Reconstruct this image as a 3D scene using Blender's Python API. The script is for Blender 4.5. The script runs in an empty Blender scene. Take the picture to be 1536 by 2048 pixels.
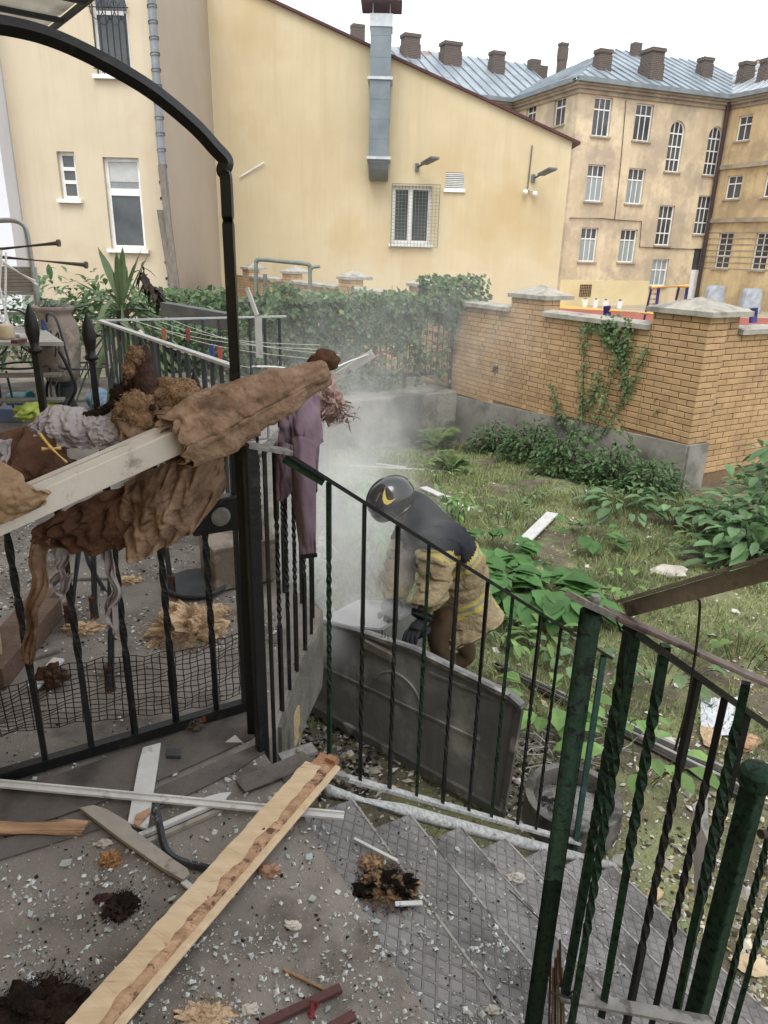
import bpy, bmesh, math, random
import numpy as np
from mathutils import Vector, Matrix, noise
rnd = random.Random(7)
sc = bpy.context.scene
COL = sc.collection
# ------------------------------------------------------------------ camera
FPX, PITCH, ROLL, EYE = 1425.0, math.radians(20.2), math.radians(1.5), 1.5
cam_d = bpy.data.cameras.new('camera'); cam = bpy.data.objects.new('camera', cam_d); COL.objects.link(cam)
cam_d.sensor_fit = 'VERTICAL'; cam_d.sensor_height = 24.0; cam_d.lens = 24.0 * FPX / 2048.0
cam_d.clip_start = 0.05; cam_d.clip_end = 2000
cam.matrix_world = Matrix.Translation((0, 0, EYE)) @ Matrix.Rotation(math.radians(90) - PITCH, 4, 'X') @ Matrix.Rotation(ROLL, 4, 'Z')
sc.camera = cam
# ------------------------------------------------------------------ world, sun, exposure
SUN_EL, SUN_ROT = math.radians(58), math.radians(188)
w = bpy.data.worlds.new('World'); sc.world = w; w.use_nodes = True
nt = w.node_tree; nt.nodes.clear()
o_ = nt.nodes.new('ShaderNodeOutputWorld'); bg = nt.nodes.new('ShaderNodeBackground')
sky = nt.nodes.new('ShaderNodeTexSky'); sky.sky_type = 'NISHITA'; sky.sun_disc = False
sky.sun_elevation = SUN_EL; sky.sun_rotation = SUN_ROT; sky.dust_density = 4.0; sky.air_density = 1.0; sky.ozone_density = 1.0
hs = nt.nodes.new('ShaderNodeHueSaturation'); hs.inputs['Saturation'].default_value = 0.10
mixw = nt.nodes.new('ShaderNodeMix'); mixw.data_type = 'RGBA'; mixw.inputs['Factor'].default_value = 0.6
mixw.inputs[7].default_value = (8.6, 8.85, 9.2, 1)   # even cloud cover
nt.links.new(sky.outputs[0], hs.inputs['Color']); nt.links.new(hs.outputs[0], mixw.inputs[6])
nt.links.new(mixw.outputs[2], bg.inputs[0]); bg.inputs[1].default_value = 0.12
nt.links.new(bg.outputs[0], o_.inputs[0])
sl = bpy.data.lights.new('sun', 'SUN'); sl.energy = 0.75; sl.angle = math.radians(30); sl.color = (1.0, 0.96, 0.9)
so = bpy.data.objects.new('sun', sl); COL.objects.link(so)
so.rotation_euler = Vector((-math.sin(SUN_ROT) * math.cos(SUN_EL), -math.cos(SUN_ROT) * math.cos(SUN_EL), -math.sin(SUN_EL))).to_track_quat('-Z', 'Y').to_euler()
vs = sc.view_settings; vs.view_transform = 'Standard'; vs.look = 'None'; vs.gamma = 1; vs.use_curve_mapping = False; vs.exposure = 1.0
sc.cycles.use_denoising = True; sc.cycles.max_bounces = 8; sc.cycles.diffuse_bounces = 3; sc.cycles.volume_bounces = 6; sc.cycles.volume_max_steps = 160
sc.cycles.transparent_max_bounces = 16; sc.cycles.volume_step_rate = 3.0; sc.cycles.sample_clamp_indirect = 6
# ------------------------------------------------------------------ helpers
cp, sp, cr, sr = math.cos(PITCH), math.sin(PITCH), math.cos(ROLL), math.sin(ROLL)
def ray(u, v):
    x, y = (u - 768) / FPX, (v - 1024) / FPX
    a, b = x * cr + y * sr, -x * sr + y * cr
    return Vector((a, cp - b * sp, -sp - b * cp))
def GZ(u, v, z=0.0):
    d = ray(u, v); return Vector((0, 0, EYE)) + d * ((z - EYE) / d.z)
def GY(u, v, Y):
    d = ray(u, v); return Vector((0, 0, EYE)) + d * (Y / d.y)
def GP(u, v, p, n):
    d = ray(u, v); t = (p[0] * n[0] + p[1] * n[1]) / (d.x * n[0] + d.y * n[1]); return Vector((0, 0, EYE)) + d * t
V = Vector
def lin(h):
    h = h.lstrip('#'); c = [int(h[i:i + 2], 16) / 255 for i in (0, 2, 4)]
    c = [((x / 12.92) if x <= .04045 else ((x + .055) / 1.055) ** 2.4) for x in c]; g = .3 * c[0] + .6 * c[1] + .1 * c[2]
    return tuple(x * .80 + g * .20 for x in c)
MATS = {}
def mat(name, c1, c2=None, rough=.75, scale=6.0, detail=6, bump=.15, bscale=60, metal=0.0, spec=.3, lo=.35, hi=.65,
        island=0.0, trans=0.0, alpha=1.0, ior=1.45, transmission=0.0, stain=None, sscale=1.2, slo=.5, shi=.62, stretch=None, bdist=.01, coat=0.0, objrand=0.0, rotz=0.0, streak=None, streak_f=.4):
    """noise mixed colours + fine bump; island: brightness spread per loose piece; trans: leaf translucency; stain: a third colour in blotches"""
    if name in MATS: return MATS[name]
    m = bpy.data.materials.new(name); m.use_nodes = True; n = m.node_tree; N = n.nodes; L = n.links
    bs = N['Principled BSDF']; out = N['Material Output']
    geo = N.new('ShaderNodeNewGeometry')
    pos = geo.outputs['Position']
    if stretch:
        mp = N.new('ShaderNodeMapping'); mp.inputs['Scale'].default_value = stretch; mp.inputs['Rotation'].default_value[2] = rotz; L.new(pos, mp.inputs[0]); pos = mp.outputs[0]
    detail = min(detail, 5)
    nz = N.new('ShaderNodeTexNoise'); nz.inputs['Scale'].default_value = scale; nz.inputs['Detail'].default_value = detail; nz.inputs['Roughness'].default_value = .62
    L.new(pos, nz.inputs['Vector'])
    cr_ = N.new('ShaderNodeValToRGB'); cr_.color_ramp.elements[0].position = lo; cr_.color_ramp.elements[1].position = hi
    a = lin(c1) if isinstance(c1, str) else c1; b = (lin(c2) if isinstance(c2, str) else c2) if c2 else tuple(x * .72 for x in a)
    cr_.color_ramp.elements[0].color = (*a, 1); cr_.color_ramp.elements[1].color = (*b, 1)
    L.new(nz.outputs[0], cr_.inputs[0]); col = cr_.outputs[0]
    if stain:
        s = lin(stain); n2 = N.new('ShaderNodeTexNoise'); n2.inputs['Scale'].default_value = sscale; n2.inputs["Detail"].default_value = 4; n2.inputs['Roughness'].default_value = .65
        L.new(pos, n2.inputs['Vector'])
        r2 = N.new('ShaderNodeMapRange'); r2.inputs[1].default_value = slo; r2.inputs[2].default_value = shi; L.new(n2.outputs[0], r2.inputs[0])
        mx = N.new('ShaderNodeMix'); mx.data_type = 'RGBA'; L.new(r2.outputs[0], mx.inputs[0]); L.new(col, mx.inputs[6]); mx.inputs[7].default_value = (*s, 1); col = mx.outputs[2]
    if streak:
        m3 = N.new('ShaderNodeMapping'); m3.inputs['Scale'].default_value = (2.2, 2.2, .16); L.new(geo.outputs['Position'], m3.inputs[0])
        n3 = N.new('ShaderNodeTexNoise'); n3.inputs['Scale'].default_value = 1.6; n3.inputs['Detail'].default_value = 5; n3.inputs['Roughness'].default_value = .7; L.new(m3.outputs[0], n3.inputs['Vector'])
        r3_ = N.new('ShaderNodeMapRange'); r3_.inputs[1].default_value = .48; r3_.inputs[2].default_value = .72; r3_.inputs[4].default_value = streak_f; L.new(n3.outputs[0], r3_.inputs[0])
        mx = N.new('ShaderNodeMix'); mx.data_type = 'RGBA'; L.new(r3_.outputs[0], mx.inputs[0]); L.new(col, mx.inputs[6]); mx.inputs[7].default_value = (*lin(streak), 1); col = mx.outputs[2]
    if island:
        mr = N.new('ShaderNodeMapRange'); mr.inputs[3].default_value = 1 - island; mr.inputs[4].default_value = 1 + island
        L.new(geo.outputs['Random Per Island'], mr.inputs[0])
        mu = N.new('ShaderNodeVectorMath'); mu.operation = 'SCALE'; L.new(col, mu.inputs[0]); L.new(mr.outputs[0], mu.inputs['Scale']); col = mu.outputs[0]
    if objrand:
        oi = N.new('ShaderNodeObjectInfo'); mr = N.new('ShaderNodeMapRange'); mr.inputs[3].default_value = 1 - objrand; mr.inputs[4].default_value = 1 + objrand
        L.new(oi.outputs['Random'], mr.inputs[0]); mu = N.new('ShaderNodeVectorMath'); mu.operation = 'SCALE'; L.new(col, mu.inputs[0]); L.new(mr.outputs[0], mu.inputs['Scale']); col = mu.outputs[0]
    L.new(col, bs.inputs['Base Color'])
    bs.inputs['Roughness'].default_value = rough; bs.inputs['Metallic'].default_value = metal
    bs.inputs['Specular IOR Level'].default_value = spec; bs.inputs['IOR'].default_value = ior
    if transmission: bs.inputs['Transmission Weight'].default_value = transmission
    if alpha < 1: bs.inputs['Alpha'].default_value = alpha
    if coat: bs.inputs['Coat Weight'].default_value = coat
    if bump:
        nb = N.new('ShaderNodeTexNoise'); nb.inputs['Scale'].default_value = bscale; nb.inputs["Detail"].default_value = 2; L.new(pos, nb.inputs['Vector'])
        bp = N.new('ShaderNodeBump'); bp.inputs['Strength'].default_value = bump; bp.inputs['Distance'].default_value = bdist
        L.new(nb.outputs[0], bp.inputs['Height']); L.new(bp.outputs[0], bs.inputs['Normal'])
    if trans:
        tr = N.new('ShaderNodeBsdfTranslucent'); ms = N.new('ShaderNodeMixShader'); ms.inputs[0].default_value = trans
        L.new(col, tr.inputs[0]); L.new(bs.outputs[0], ms.inputs[1]); L.new(tr.outputs[0], ms.inputs[2]); L.new(ms.outputs[0], out.inputs[0])
    MATS[name] = m; return m
def frame_of(d, up=V((0, 0, 1))):
    d = d.normalized()
    if abs(d.dot(up)) > .98: up = V((0, 1, 0))
    s = d.cross(up).normalized(); return s, s.cross(d).normalized()
class MB:
    """collects geometry; build() links it as one mesh object"""
    def __init__(s): s.v = []; s.f = []; s.mi = []; s.cur = 0
    def add(s, vs, fs):
        o = len(s.v); s.v.extend(V(p) for p in vs); s.f.extend(tuple(i + o for i in f) for f in fs); s.mi.extend([s.cur] * len(fs)); return s
    def hexa(s, p):  # 8 corners: bottom ring 0-3, top ring 4-7
        return s.add(p, [(3, 2, 1, 0), (4, 5, 6, 7), (0, 1, 5, 4), (1, 2, 6, 5), (2, 3, 7, 6), (3, 0, 4, 7)])
    def box(s, x0, x1, y0, y1, z0, z1):
        return s.hexa([(x0, y0, z0), (x1, y0, z0), (x1, y1, z0), (x0, y1, z0), (x0, y0, z1), (x1, y0, z1), (x1, y1, z1), (x0, y1, z1)])
    def obox(s, c, ax, ay, az):  # centre and three half-axis vectors
        c, ax, ay, az = V(c), V(ax), V(ay), V(az)
        return s.hexa([c - ax - ay - az, c + ax - ay - az, c + ax + ay - az, c - ax + ay - az, c - ax - ay + az, c + ax - ay + az, c + ax + ay + az, c - ax + ay + az])
    def bar(s, p, q, w_, h_, up=V((0, 0, 1)), w2=None, h2=None):
        p, q = V(p), V(q); a, b = frame_of(q - p, V(up)); w2 = w_ if w2 is None else w2; h2 = h_ if h2 is None else h2
        r = []
        for c, ww, hh in ((p, w_, h_), (q, w2, h2)):
            r += [c - a * ww / 2 - b * hh / 2, c + a * ww / 2 - b * hh / 2, c + a * ww / 2 + b * hh / 2, c - a * ww / 2 + b * hh / 2]
        return s.hexa(r)
    def tube(s, pts, rad, n=8, cap=True, rot=0.0):
        pts = [V(p) for p in pts]; k = len(pts); rads = rad if isinstance(rad, (list, tuple)) else [rad] * k
        vs, fs = [], []; up = V((0, 0, 1)); prev = None
        for i, p in enumerate(pts):
            d = (pts[min(i + 1, k - 1)] - pts[max(i - 1, 0)])
            if d.length < 1e-9: d = V((0, 0, 1))
            d.normalize()
            if prev is None: a, b = frame_of(d)
            else:
                a = prev - d * prev.dot(d)
                if a.length < 1e-6: a, b = frame_of(d)
                a.normalize(); b = d.cross(a)
            prev = a
            for j in range(n):
                t = 2 * math.pi * j / n + rot; vs.append(p + (a * math.cos(t) + b * math.sin(t)) * rads[i])
        for i in range(k - 1):
            for j in range(n):
                fs.append((i * n + j, i * n + (j + 1) % n, (i + 1) * n + (j + 1) % n, (i + 1) * n + j))
        if cap: fs.append(tuple(range(n - 1, -1, -1))); fs.append(tuple((k - 1) * n + j for j in range(n)))
        return s.add(vs, fs)
    def lathe(s, c, prof, n=24, axis=None, cap=True):  # prof: (radius, height)
        c = V(c); vs, fs = [], []; k = len(prof)
        ax = V(axis).normalized() if axis is not None else V((0, 0, 1)); a, b = frame_of(ax)
        if axis is None: a, b = V((1, 0, 0)), V((0, 1, 0))
        for r, h in prof:
            for j in range(n):
                t = 2 * math.pi * j / n; vs.append(c + ax * h + (a * math.cos(t) + b * math.sin(t)) * r)
        for i in range(k - 1):
            for j in range(n): fs.append((i * n + j, i * n + (j + 1) % n, (i + 1) * n + (j + 1) % n, (i + 1) * n + j))
        if cap: fs.append(tuple(range(n - 1, -1, -1))); fs.append(tuple((k - 1) * n + j for j in range(n)))
        return s.add(vs, fs)
    def prism(s, poly, d):  # planar polygon extruded by vector d
        n = len(poly); d = V(d); a = [V(p) for p in poly]
        return s.add(a + [p + d for p in a], [tuple(range(n - 1, -1, -1)), tuple(range(n, 2 * n))] + [(i, (i + 1) % n, n + (i + 1) % n, n + i) for i in range(n)])
    def twist(s, p, q, w_, turns, n=24, ang0=0.0, lo=0.0, hi=1.0):  # twisted square bar
        p, q = V(p), V(q); a, b = frame_of(q - p); vs, fs = [], []
        for i in range(n + 1):
            t = i / n; c = p.lerp(q, t); tt = min(max((t - lo) / (hi - lo), 0), 1); an = ang0 + turns * 2 * math.pi * tt
            for j in range(4):
                r = an + math.pi / 4 + j * math.pi / 2; vs.append(c + (a * math.cos(r) + b * math.sin(r)) * w_ * .7071)
        for i in range(n):
            for j in range(4): fs.append((i * 4 + j, i * 4 + (j + 1) % 4, i * 4 + 4 + (j + 1) % 4, i * 4 + 4 + j))
        fs += [(3, 2, 1, 0), tuple(n * 4 + j for j in range(4))]
        return s.add(vs, fs)
    def blob(s, c, r, sub=3, amp=.25, fr=1.5, seed=0, sq=(1, 1, 1), flat=None, rot=0.0):
        bm = bmesh.new(); bmesh.ops.create_icosphere(bm, subdivisions=sub, radius=1); c = V(c); vs = []
        cs, sn = math.cos(rot), math.sin(rot)
        for v in bm.verts:
            d = v.co.normalized(); k = 1 + amp * (noise.fractal(d * fr + V((seed * 3.1, seed * 1.7, 0)), 1.0, 2.0, 4))
            p = V((d.x * sq[0], d.y * sq[1], d.z * sq[2])) * k * r; p = V((p.x * cs - p.y * sn, p.x * sn + p.y * cs, p.z))
            p += c
            if flat is not None and p.z < flat: p.z = flat
            vs.append(p)
        fs = [tuple(v.index for v in f.verts) for f in bm.faces]; bm.free(); return s.add(vs, fs)
    def grid(s, P):  # P[i][j] points
        n, m = len(P), len(P[0]); return s.add([p for r in P for p in r], [(i * m + j, i * m + j + 1, (i + 1) * m + j + 1, (i + 1) * m + j) for i in range(n - 1) for j in range(m - 1)])
    def build(s, name, mats, parent=None, smooth=False, loc=None, bevel=0.0, kind=None, solid=0.0, subd=0):
        me = bpy.data.meshes.new(name); mats = mats if isinstance(mats, (list, tuple)) else [mats]
        if parent is not None: o = ROOT.get(parent.name, V((0, 0, 0)))
        elif loc is not None: o = V(loc)
        else:
            a = np.array([tuple(p) for p in s.v]); o = V(((a[:, 0].min() + a[:, 0].max()) / 2, (a[:, 1].min() + a[:, 1].max()) / 2, a[:, 2].min()))
        me.from_pydata([tuple(p - o) for p in s.v], [], s.f); me.update()
        for m in mats: me.materials.append(m)
        if len(mats) > 1: me.polygons.foreach_set('material_index', s.mi)
        if smooth: me.polygons.foreach_set('use_smooth', [True] * len(me.polygons))
        ob = bpy.data.objects.new(name, me); COL.objects.link(ob)
        if parent is not None: ob.parent = parent; ROOT[ob.name] = o
        else: ob.location = o; ROOT[ob.name] = o
        if bevel: b = ob.modifiers.new('bevel', 'BEVEL'); b.width = bevel; b.segments = 2; b.limit_method = 'ANGLE'
        if solid: b = ob.modifiers.new('solid', 'SOLIDIFY'); b.thickness = solid; b.offset = 0
        if subd: b = ob.modifiers.new('sub', 'SUBSURF'); b.levels = subd; b.render_levels = subd
        if kind: ob['kind'] = kind
        return ob
ROOT = {}
def tag(o, label, cat, group=None, kind=None):
    o['label'] = label; o['category'] = cat
    if group: o['group'] = group
    if kind: o['kind'] = kind
    return o
def thing(name, label, cat, loc, group=None):
    o = bpy.data.objects.new(name, None); COL.objects.link(o); o.location = loc; ROOT[o.name] = V(loc); o.empty_display_size = .1
    return tag(o, label, cat, group)
def copy_tree(o, loc, rz=0.0, label=None, parent=None):
    c = o.copy(); COL.objects.link(c); c.parent = parent
    if parent is None: c.location = loc; c.rotation_euler = (0, 0, rz); ROOT[c.name] = V(loc)
    if label: c['label'] = label
    for ch in list(o.children): copy_tree(ch, None, 0, None, c)
    return c
def inst(ob, parent, M4=None, name=None):
    """another piece sharing the mesh of ob, under parent"""
    c = bpy.data.objects.new(name or ob.name.split('.')[0], ob.data); COL.objects.link(c); c.parent = parent
    if M4 is not None: c.matrix_local = M4
    return c
def curve_pts(pts, n=8):
    """Catmull-Rom through pts"""
    P = [V(p) for p in pts]; P = [P[0] * 2 - P[1]] + P + [P[-1] * 2 - P[-2]]; out = []
    for i in range(1, len(P) - 2):
        for k in range(n):
            t = k / n; a, b, c, d = P[i - 1], P[i], P[i + 1], P[i + 2]
            out.append(.5 * ((2 * b) + (c - a) * t + (2 * a - 5 * b + 4 * c - d) * t * t + (3 * b - a - 3 * c + d) * t ** 3))
    out.append(P[-2]); return out
def ground_z(x, y):
    z = -1.22 - .12 * max(0.0, y - 8.5) * (1 if x < 3.6 else max(0, 1 - (x - 3.6) / 2))
    return z + .035 * noise.noise(V((x * .8, y * .8, 3.0))) + .02 * noise.noise(V((x * 2.3, y * 2.3, 9.0)))
def on_ground(u, v, lift=0.0):
    """point of the garden ground seen at a picture point"""
    z = -1.22
    for _ in range(8):
        p = GZ(u, v, z); z = ground_z(p.x, p.y)
    p.z = z + lift; return p
# ------------------------------------------------------------------ ground, playground
m_earth = mat('earth_far', '#8a8478', '#6f6a5f', scale=.6, bump=.1)
MB().add([(-400, -60, -1.95), (400, -60, -1.95), (400, 900, -1.95), (-400, 900, -1.95)], [(0, 1, 2, 3)]).build('ground', m_earth, loc=(0, 0, -1.95), kind='structure')
m_pave = mat('playground_paving', '#b3a48c', '#9c8f7a', scale=.8, bump=.1, bscale=8)
m_red = mat('rubber_red', '#a9574a', '#94493e', scale=1.5, bump=.1)
m_yel = mat('line_yellow', '#d9b13f', '#c99f35', scale=2, bump=.05)
MB().add([(-5.0, 23.65, -1.45), (3.9, 8.6, -1.45), (60, 41.5, -1.45), (60, 80, -1.45), (-12, 80, -1.45)], [(0, 1, 2, 3, 4)]).build('playground_pavement', m_pave, loc=(0, 30, -1.45), kind='structure')
MB().add([(-16, 0, -.80), (-8.2, 6.2, -.80), (-.5, 11.4, -.80), (1.2, 12.9, -.80), (-5.3, 23.6, -.80), (-16, 24, -.80)], [(0, 1, 2, 3, 4, 5)]).build('yard_ground', mat('yard_earth', '#6f6656', '#575042', scale=3, bump=.5), loc=(-5, 15, -.8), kind='structure')
def ground_sheet(name, px, z, m):
    return MB().add([GZ(u, v, z) for u, v in px], [tuple(range(len(px)))]).build(name, m, kind='structure')
ground_sheet('sports_court', [(1112, 616), (1210, 621), (1330, 632), (1700, 640), (1700, 700), (1080, 700), (1090, 630)], -1.444, m_red)
ground_sheet('court_line', [(1095, 610), (1118, 609), (1215, 618), (1212, 621), (1112, 616), (1095, 618)], -1.438, m_yel)
# ------------------------------------------------------------------ facade tools
def wall_holes(mb, P, u, n, L0, L1, z0, z1, holes, depth):
    """flat wall with rectangular openings and their reveals; P plan origin, u along, n outward"""
    P, u, n = V(P), V(u), V(n); xs = sorted({L0, L1, *[h[0] for h in holes], *[h[1] for h in holes]}); zs = sorted({z0, z1, *[h[2] for h in holes], *[h[3] for h in holes]})
    pt = lambda s, z, d=0.0: V((P.x + u.x * s + n.x * d, P.y + u.y * s + n.y * d, z))
    idx = {}
    def vid(s, z):
        if (s, z) not in idx: idx[(s, z)] = len(mb.v); mb.v.append(pt(s, z))
        return idx[(s, z)]
    for i in range(len(xs) - 1):
        for j in range(len(zs) - 1):
            a, b = (xs[i] + xs[i + 1]) / 2, (zs[j] + zs[j + 1]) / 2
            if any(h[0] < a < h[1] and h[2] < b < h[3] for h in holes): continue
            mb.f.append((vid(xs[i], zs[j]), vid(xs[i + 1], zs[j]), vid(xs[i + 1], zs[j + 1]), vid(xs[i], zs[j + 1]))); mb.mi.append(mb.cur)
    for a, b, c, d in holes:
        for (s0, q0), (s1, q1) in (((a, c), (b, c)), ((b, c), (b, d)), ((b, d), (a, d)), ((a, d), (a, c))):
            mb.add([pt(s0, q0), pt(s1, q1), pt(s1, q1, -depth), pt(s0, q0, -depth)], [(3, 2, 1, 0)])
    return mb
m_frame = mat('window_white', '#e9e9e6', '#d8d8d4', scale=4, bump=0, rough=.45)
m_glass = mat('window_glass_dark', '#3b4043', '#555a5c', scale=.9, rough=.08, bump=0, spec=.6)
m_curt = mat('window_glass_curtain', '#97a5a6', '#7f8d8f', scale=1.4, rough=.15, bump=0, spec=.5, stretch=(3, 3, .4))
m_sill = mat('window_sill', '#a89d8b', '#8d8374', scale=3)
def window(parent, P, u, n, s0, s1, z0, z1, cols, rows, recess=.18, fw=.07, mw=.05, arch=False, pane=None, top_pane=None, sill=True, sm=None, glaze=True):
    """window part (frame) with panes and sill as sub-parts. cols/rows: inner divisions 0..1 (rows from the bottom)"""
    P, u, n = V(P), V(u), V(n); pane = pane or m_glass
    pt = lambda s, z, d: V((P.x + u.x * s + n.x * d, P.y + u.y * s + n.y * d, z))
    u3, n3 = V((u.x, u.y, 0)), V((n.x, n.y, 0)); mb = MB(); d0 = -recess
    def bar(a, b, c, e, dd=.05, df=0.0):
        mb.obox(pt((a + b) / 2, (c + e) / 2, d0 + dd / 2 + df), u3 * (b - a) / 2, n3 * dd / 2, V((0, 0, (e - c) / 2)))
    W_, H_ = s1 - s0, z1 - z0; r = W_ / 2; zt = z1 - (r if arch else 0)
    bar(s0, s0 + fw, z0, zt); bar(s1 - fw, s1, z0, zt); bar(s0 + fw, s1 - fw, z0, z0 + fw)
    cs = [0] + list(cols) + [1]; rs = [0] + list(rows) + [1]
    xs = [s0 + fw / 2 + c * (W_ - fw) for c in cs]; zs = [z0 + fw / 2 + q * (H_ - fw) for q in rs]
    if arch:
        c = pt((s0 + s1) / 2, zt, d0 + .025)
        ring = [(math.cos(math.pi * k / 16), math.sin(math.pi * k / 16)) for k in range(17)]
        for k in range(16):
            q = []
            for dd in (-.025, .025):
                for (cx, cz), rr in ((ring[k], r), (ring[k + 1], r), (ring[k + 1], r - fw), (ring[k], r - fw)):
                    q.append(c + u3 * cx * rr + V((0, 0, cz * rr)) + n3 * dd)
            mb.hexa(q)
    else: bar(s0 + fw, s1 - fw, z1 - fw, z1)
    ztop = lambda s: (zt + math.sqrt(max(0, (r - fw) ** 2 - (s - (s0 + s1) / 2) ** 2))) if arch else z1 - fw
    for c in xs[1:-1]: bar(c - mw / 2, c + mw / 2, z0 + fw, ztop(c), .045, .003)
    for q in zs[1:-1]: bar(s0 + fw, s1 - fw, q - mw * .7, q + mw * .7, .05, .006)
    wo = mb.build('window', m_frame, parent)
    for i in range(len(xs) - 1):
        for j in range(len(zs) - 1):
            a, b, c, e = xs[i], xs[i + 1], zs[j], zs[j + 1]
            pm = top_pane if (top_pane and j == len(zs) - 2) else pane
            if arch and j == len(zs) - 2:
                top = [pt(a + (b - a) * k / 6, min(ztop(a + (b - a) * k / 6) + .03, zt + r), d0 + .015) for k in range(7)]
                if min(t.z for t in top) < c: top = [V((t.x, t.y, max(t.z, c + .02))) for t in top]
                g = MB().prism([pt(a, c, d0 + .015), pt(b, c, d0 + .015)] + top[::-1], n3 * -.012)
            else: g = MB().obox(pt((a + b) / 2, (c + e) / 2, d0 + .012), u3 * (b - a) / 2, n3 * .006, V((0, 0, (e - c) / 2)))
            g.build('pane', pm, wo)
    if sill:
        MB().obox(pt((s0 + s1) / 2, z0 - .05, -recess / 2 + .05), u3 * (W_ / 2 + .09), n3 * (recess / 2 + .07), V((0, 0, .045))).build('sill', sm or m_sill, wo)
    return wo
def GPL(u, v, p, n3):
    d = ray(u, v); e = V((0, 0, EYE)); return e + d * ((V(p) - e).dot(V(n3)) / d.dot(V(n3)))
def clip(poly, f, keep):
    out = []
    for i in range(len(poly)):
        a, b = poly[i], poly[(i + 1) % len(poly)]; fa, fb = (f(a)) * keep, (f(b)) * keep
        if fa >= 0: out.append(a)
        if fa * fb < 0: out.append(a.lerp(b, fa / (fa - fb)))
    return out
def roof_plane(roof, poly, along, pitch, m, up):
    """sheet metal roof: one panel per strip, upstanding seam at each joint"""
    al = V(along); poly = [V(p) for p in poly]; ss = [p.dot(al) for p in poly]; k0, k1 = math.floor(min(ss) / pitch), math.ceil(max(ss) / pitch)
    for k in range(k0, k1):
        c = clip(clip(poly, lambda p: p.dot(al) - k * pitch, 1), lambda p: p.dot(al) - (k + 1) * pitch + .03, -1)
        if len(c) < 3: continue
        mb = MB().prism(c, up * -.05); e = clip(c, lambda p: p.dot(al) - k * pitch - .06, -1)
        if len(e) > 2: mb.prism([p + up * .002 for p in e], up * .07)
        mb.build('roof_panel', m, roof)
# ------------------------------------------------------------------ school
m_plaster = mat('old_ochre_plaster', '#dac7a0', '#c0ac8a', scale=.55, detail=9, bump=.25, bscale=6, stain='#b0a086', sscale=.45, slo=.46, shi=.60, bdist=.03, streak='#a08c70', streak_f=.35)
m_plaster2 = mat('ochre_wing_plaster', '#d0b680', '#bda373', scale=.7, detail=9, bump=.2, bscale=6, stain='#a8926a', sscale=.5, slo=.48, shi=.62, bdist=.03, streak='#8d7a5c', streak_f=.5)
m_plinth = mat('pale_yellow_plinth', '#d6c491', '#cbb884', scale=.6, bump=.1)
m_cornice = mat('cornice_stone', '#a89a83', '#857a69', scale=1.3, detail=9)
m_gutter = mat('gutter_zinc', '#7f8a90', '#6d777d', scale=2, rough=.5)
m_roof = mat('zinc_roof', '#7f8b95', '#99a5ad', scale=.8, rough=.42, metal=.25, bump=.1, bscale=3, stain='#8a6a58', sscale=.35, slo=.63, shi=.70, island=.10)
m_chim = mat('sooty_brick', '#4f4642', '#6b5c54', scale=9, bump=.6, bscale=14, bdist=.05, stretch=(1, 1, 3))
def brick_pattern(m, sc):
    n = m.node_tree; N, L = n.nodes, n.links; g = N.new('ShaderNodeNewGeometry'); sx = N.new('ShaderNodeSeparateXYZ'); L.new(g.outputs['Position'], sx.inputs[0]); ad = N.new('ShaderNodeMath'); ad.operation = 'ADD'; L.new(sx.outputs[0], ad.inputs[0]); L.new(sx.outputs[1], ad.inputs[1])
    cb = N.new('ShaderNodeCombineXYZ'); L.new(ad.outputs[0], cb.inputs[0]); L.new(sx.outputs[2], cb.inputs[1]); bt = N.new('ShaderNodeTexBrick'); bt.inputs['Scale'].default_value = sc; L.new(cb.outputs[0], bt.inputs[0])
    bt.inputs[1].default_value = (*lin('#5a4a42'), 1); bt.inputs[2].default_value = (*lin('#3f3632'), 1); bt.inputs[3].default_value = (*lin('#857b70'), 1); bt.inputs['Mortar Size'].default_value = .03
    bs = N['Principled BSDF']; src = bs.inputs['Base Color'].links[0].from_socket; mx = N.new('ShaderNodeMix'); mx.data_type = 'RGBA'; mx.inputs[0].default_value = .6; L.new(src, mx.inputs[6]); L.new(bt.outputs[0], mx.inputs[7]); L.new(mx.outputs[2], bs.inputs['Base Color'])
brick_pattern(m_chim, 2.6)
m_down = mat('brown_downpipe', '#4d3a38', '#3f302e', rough=.5)
A2, B2 = V((10.35, 45.7)), V((20.4, 49.6)); su = (B2 - A2).normalized(); sn_ = V((su.y, -su.x)); sw = -sn_; LAB = (B2 - A2).length
ZG, ZC = -1.45, 10.2
school = thing('school_building', 'weathered ochre four-storey building with zinc roof and brick chimneys beyond the playground', 'building', (14, 48, ZG))
L2 = A2 + sw * 7.1; wn = V((.45, -.893)); n2 = V((-.893, -.45))
def fc(P, u, n, x, y): p = GP(x, y, P, n); return (V((p.x, p.y)) - V(P)).dot(V(u)), p.z
def zz(x, y): return 1100 + x / 3.523, 160 + y / 3.523     # sketch-sheet point to picture point
def winrect(P, u, n, top, bot, left, right):
    return fc(P, u, n, *left)[0], fc(P, u, n, *right)[0], fc(P, u, n, *bot)[1], fc(P, u, n, *top)[1]
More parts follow.
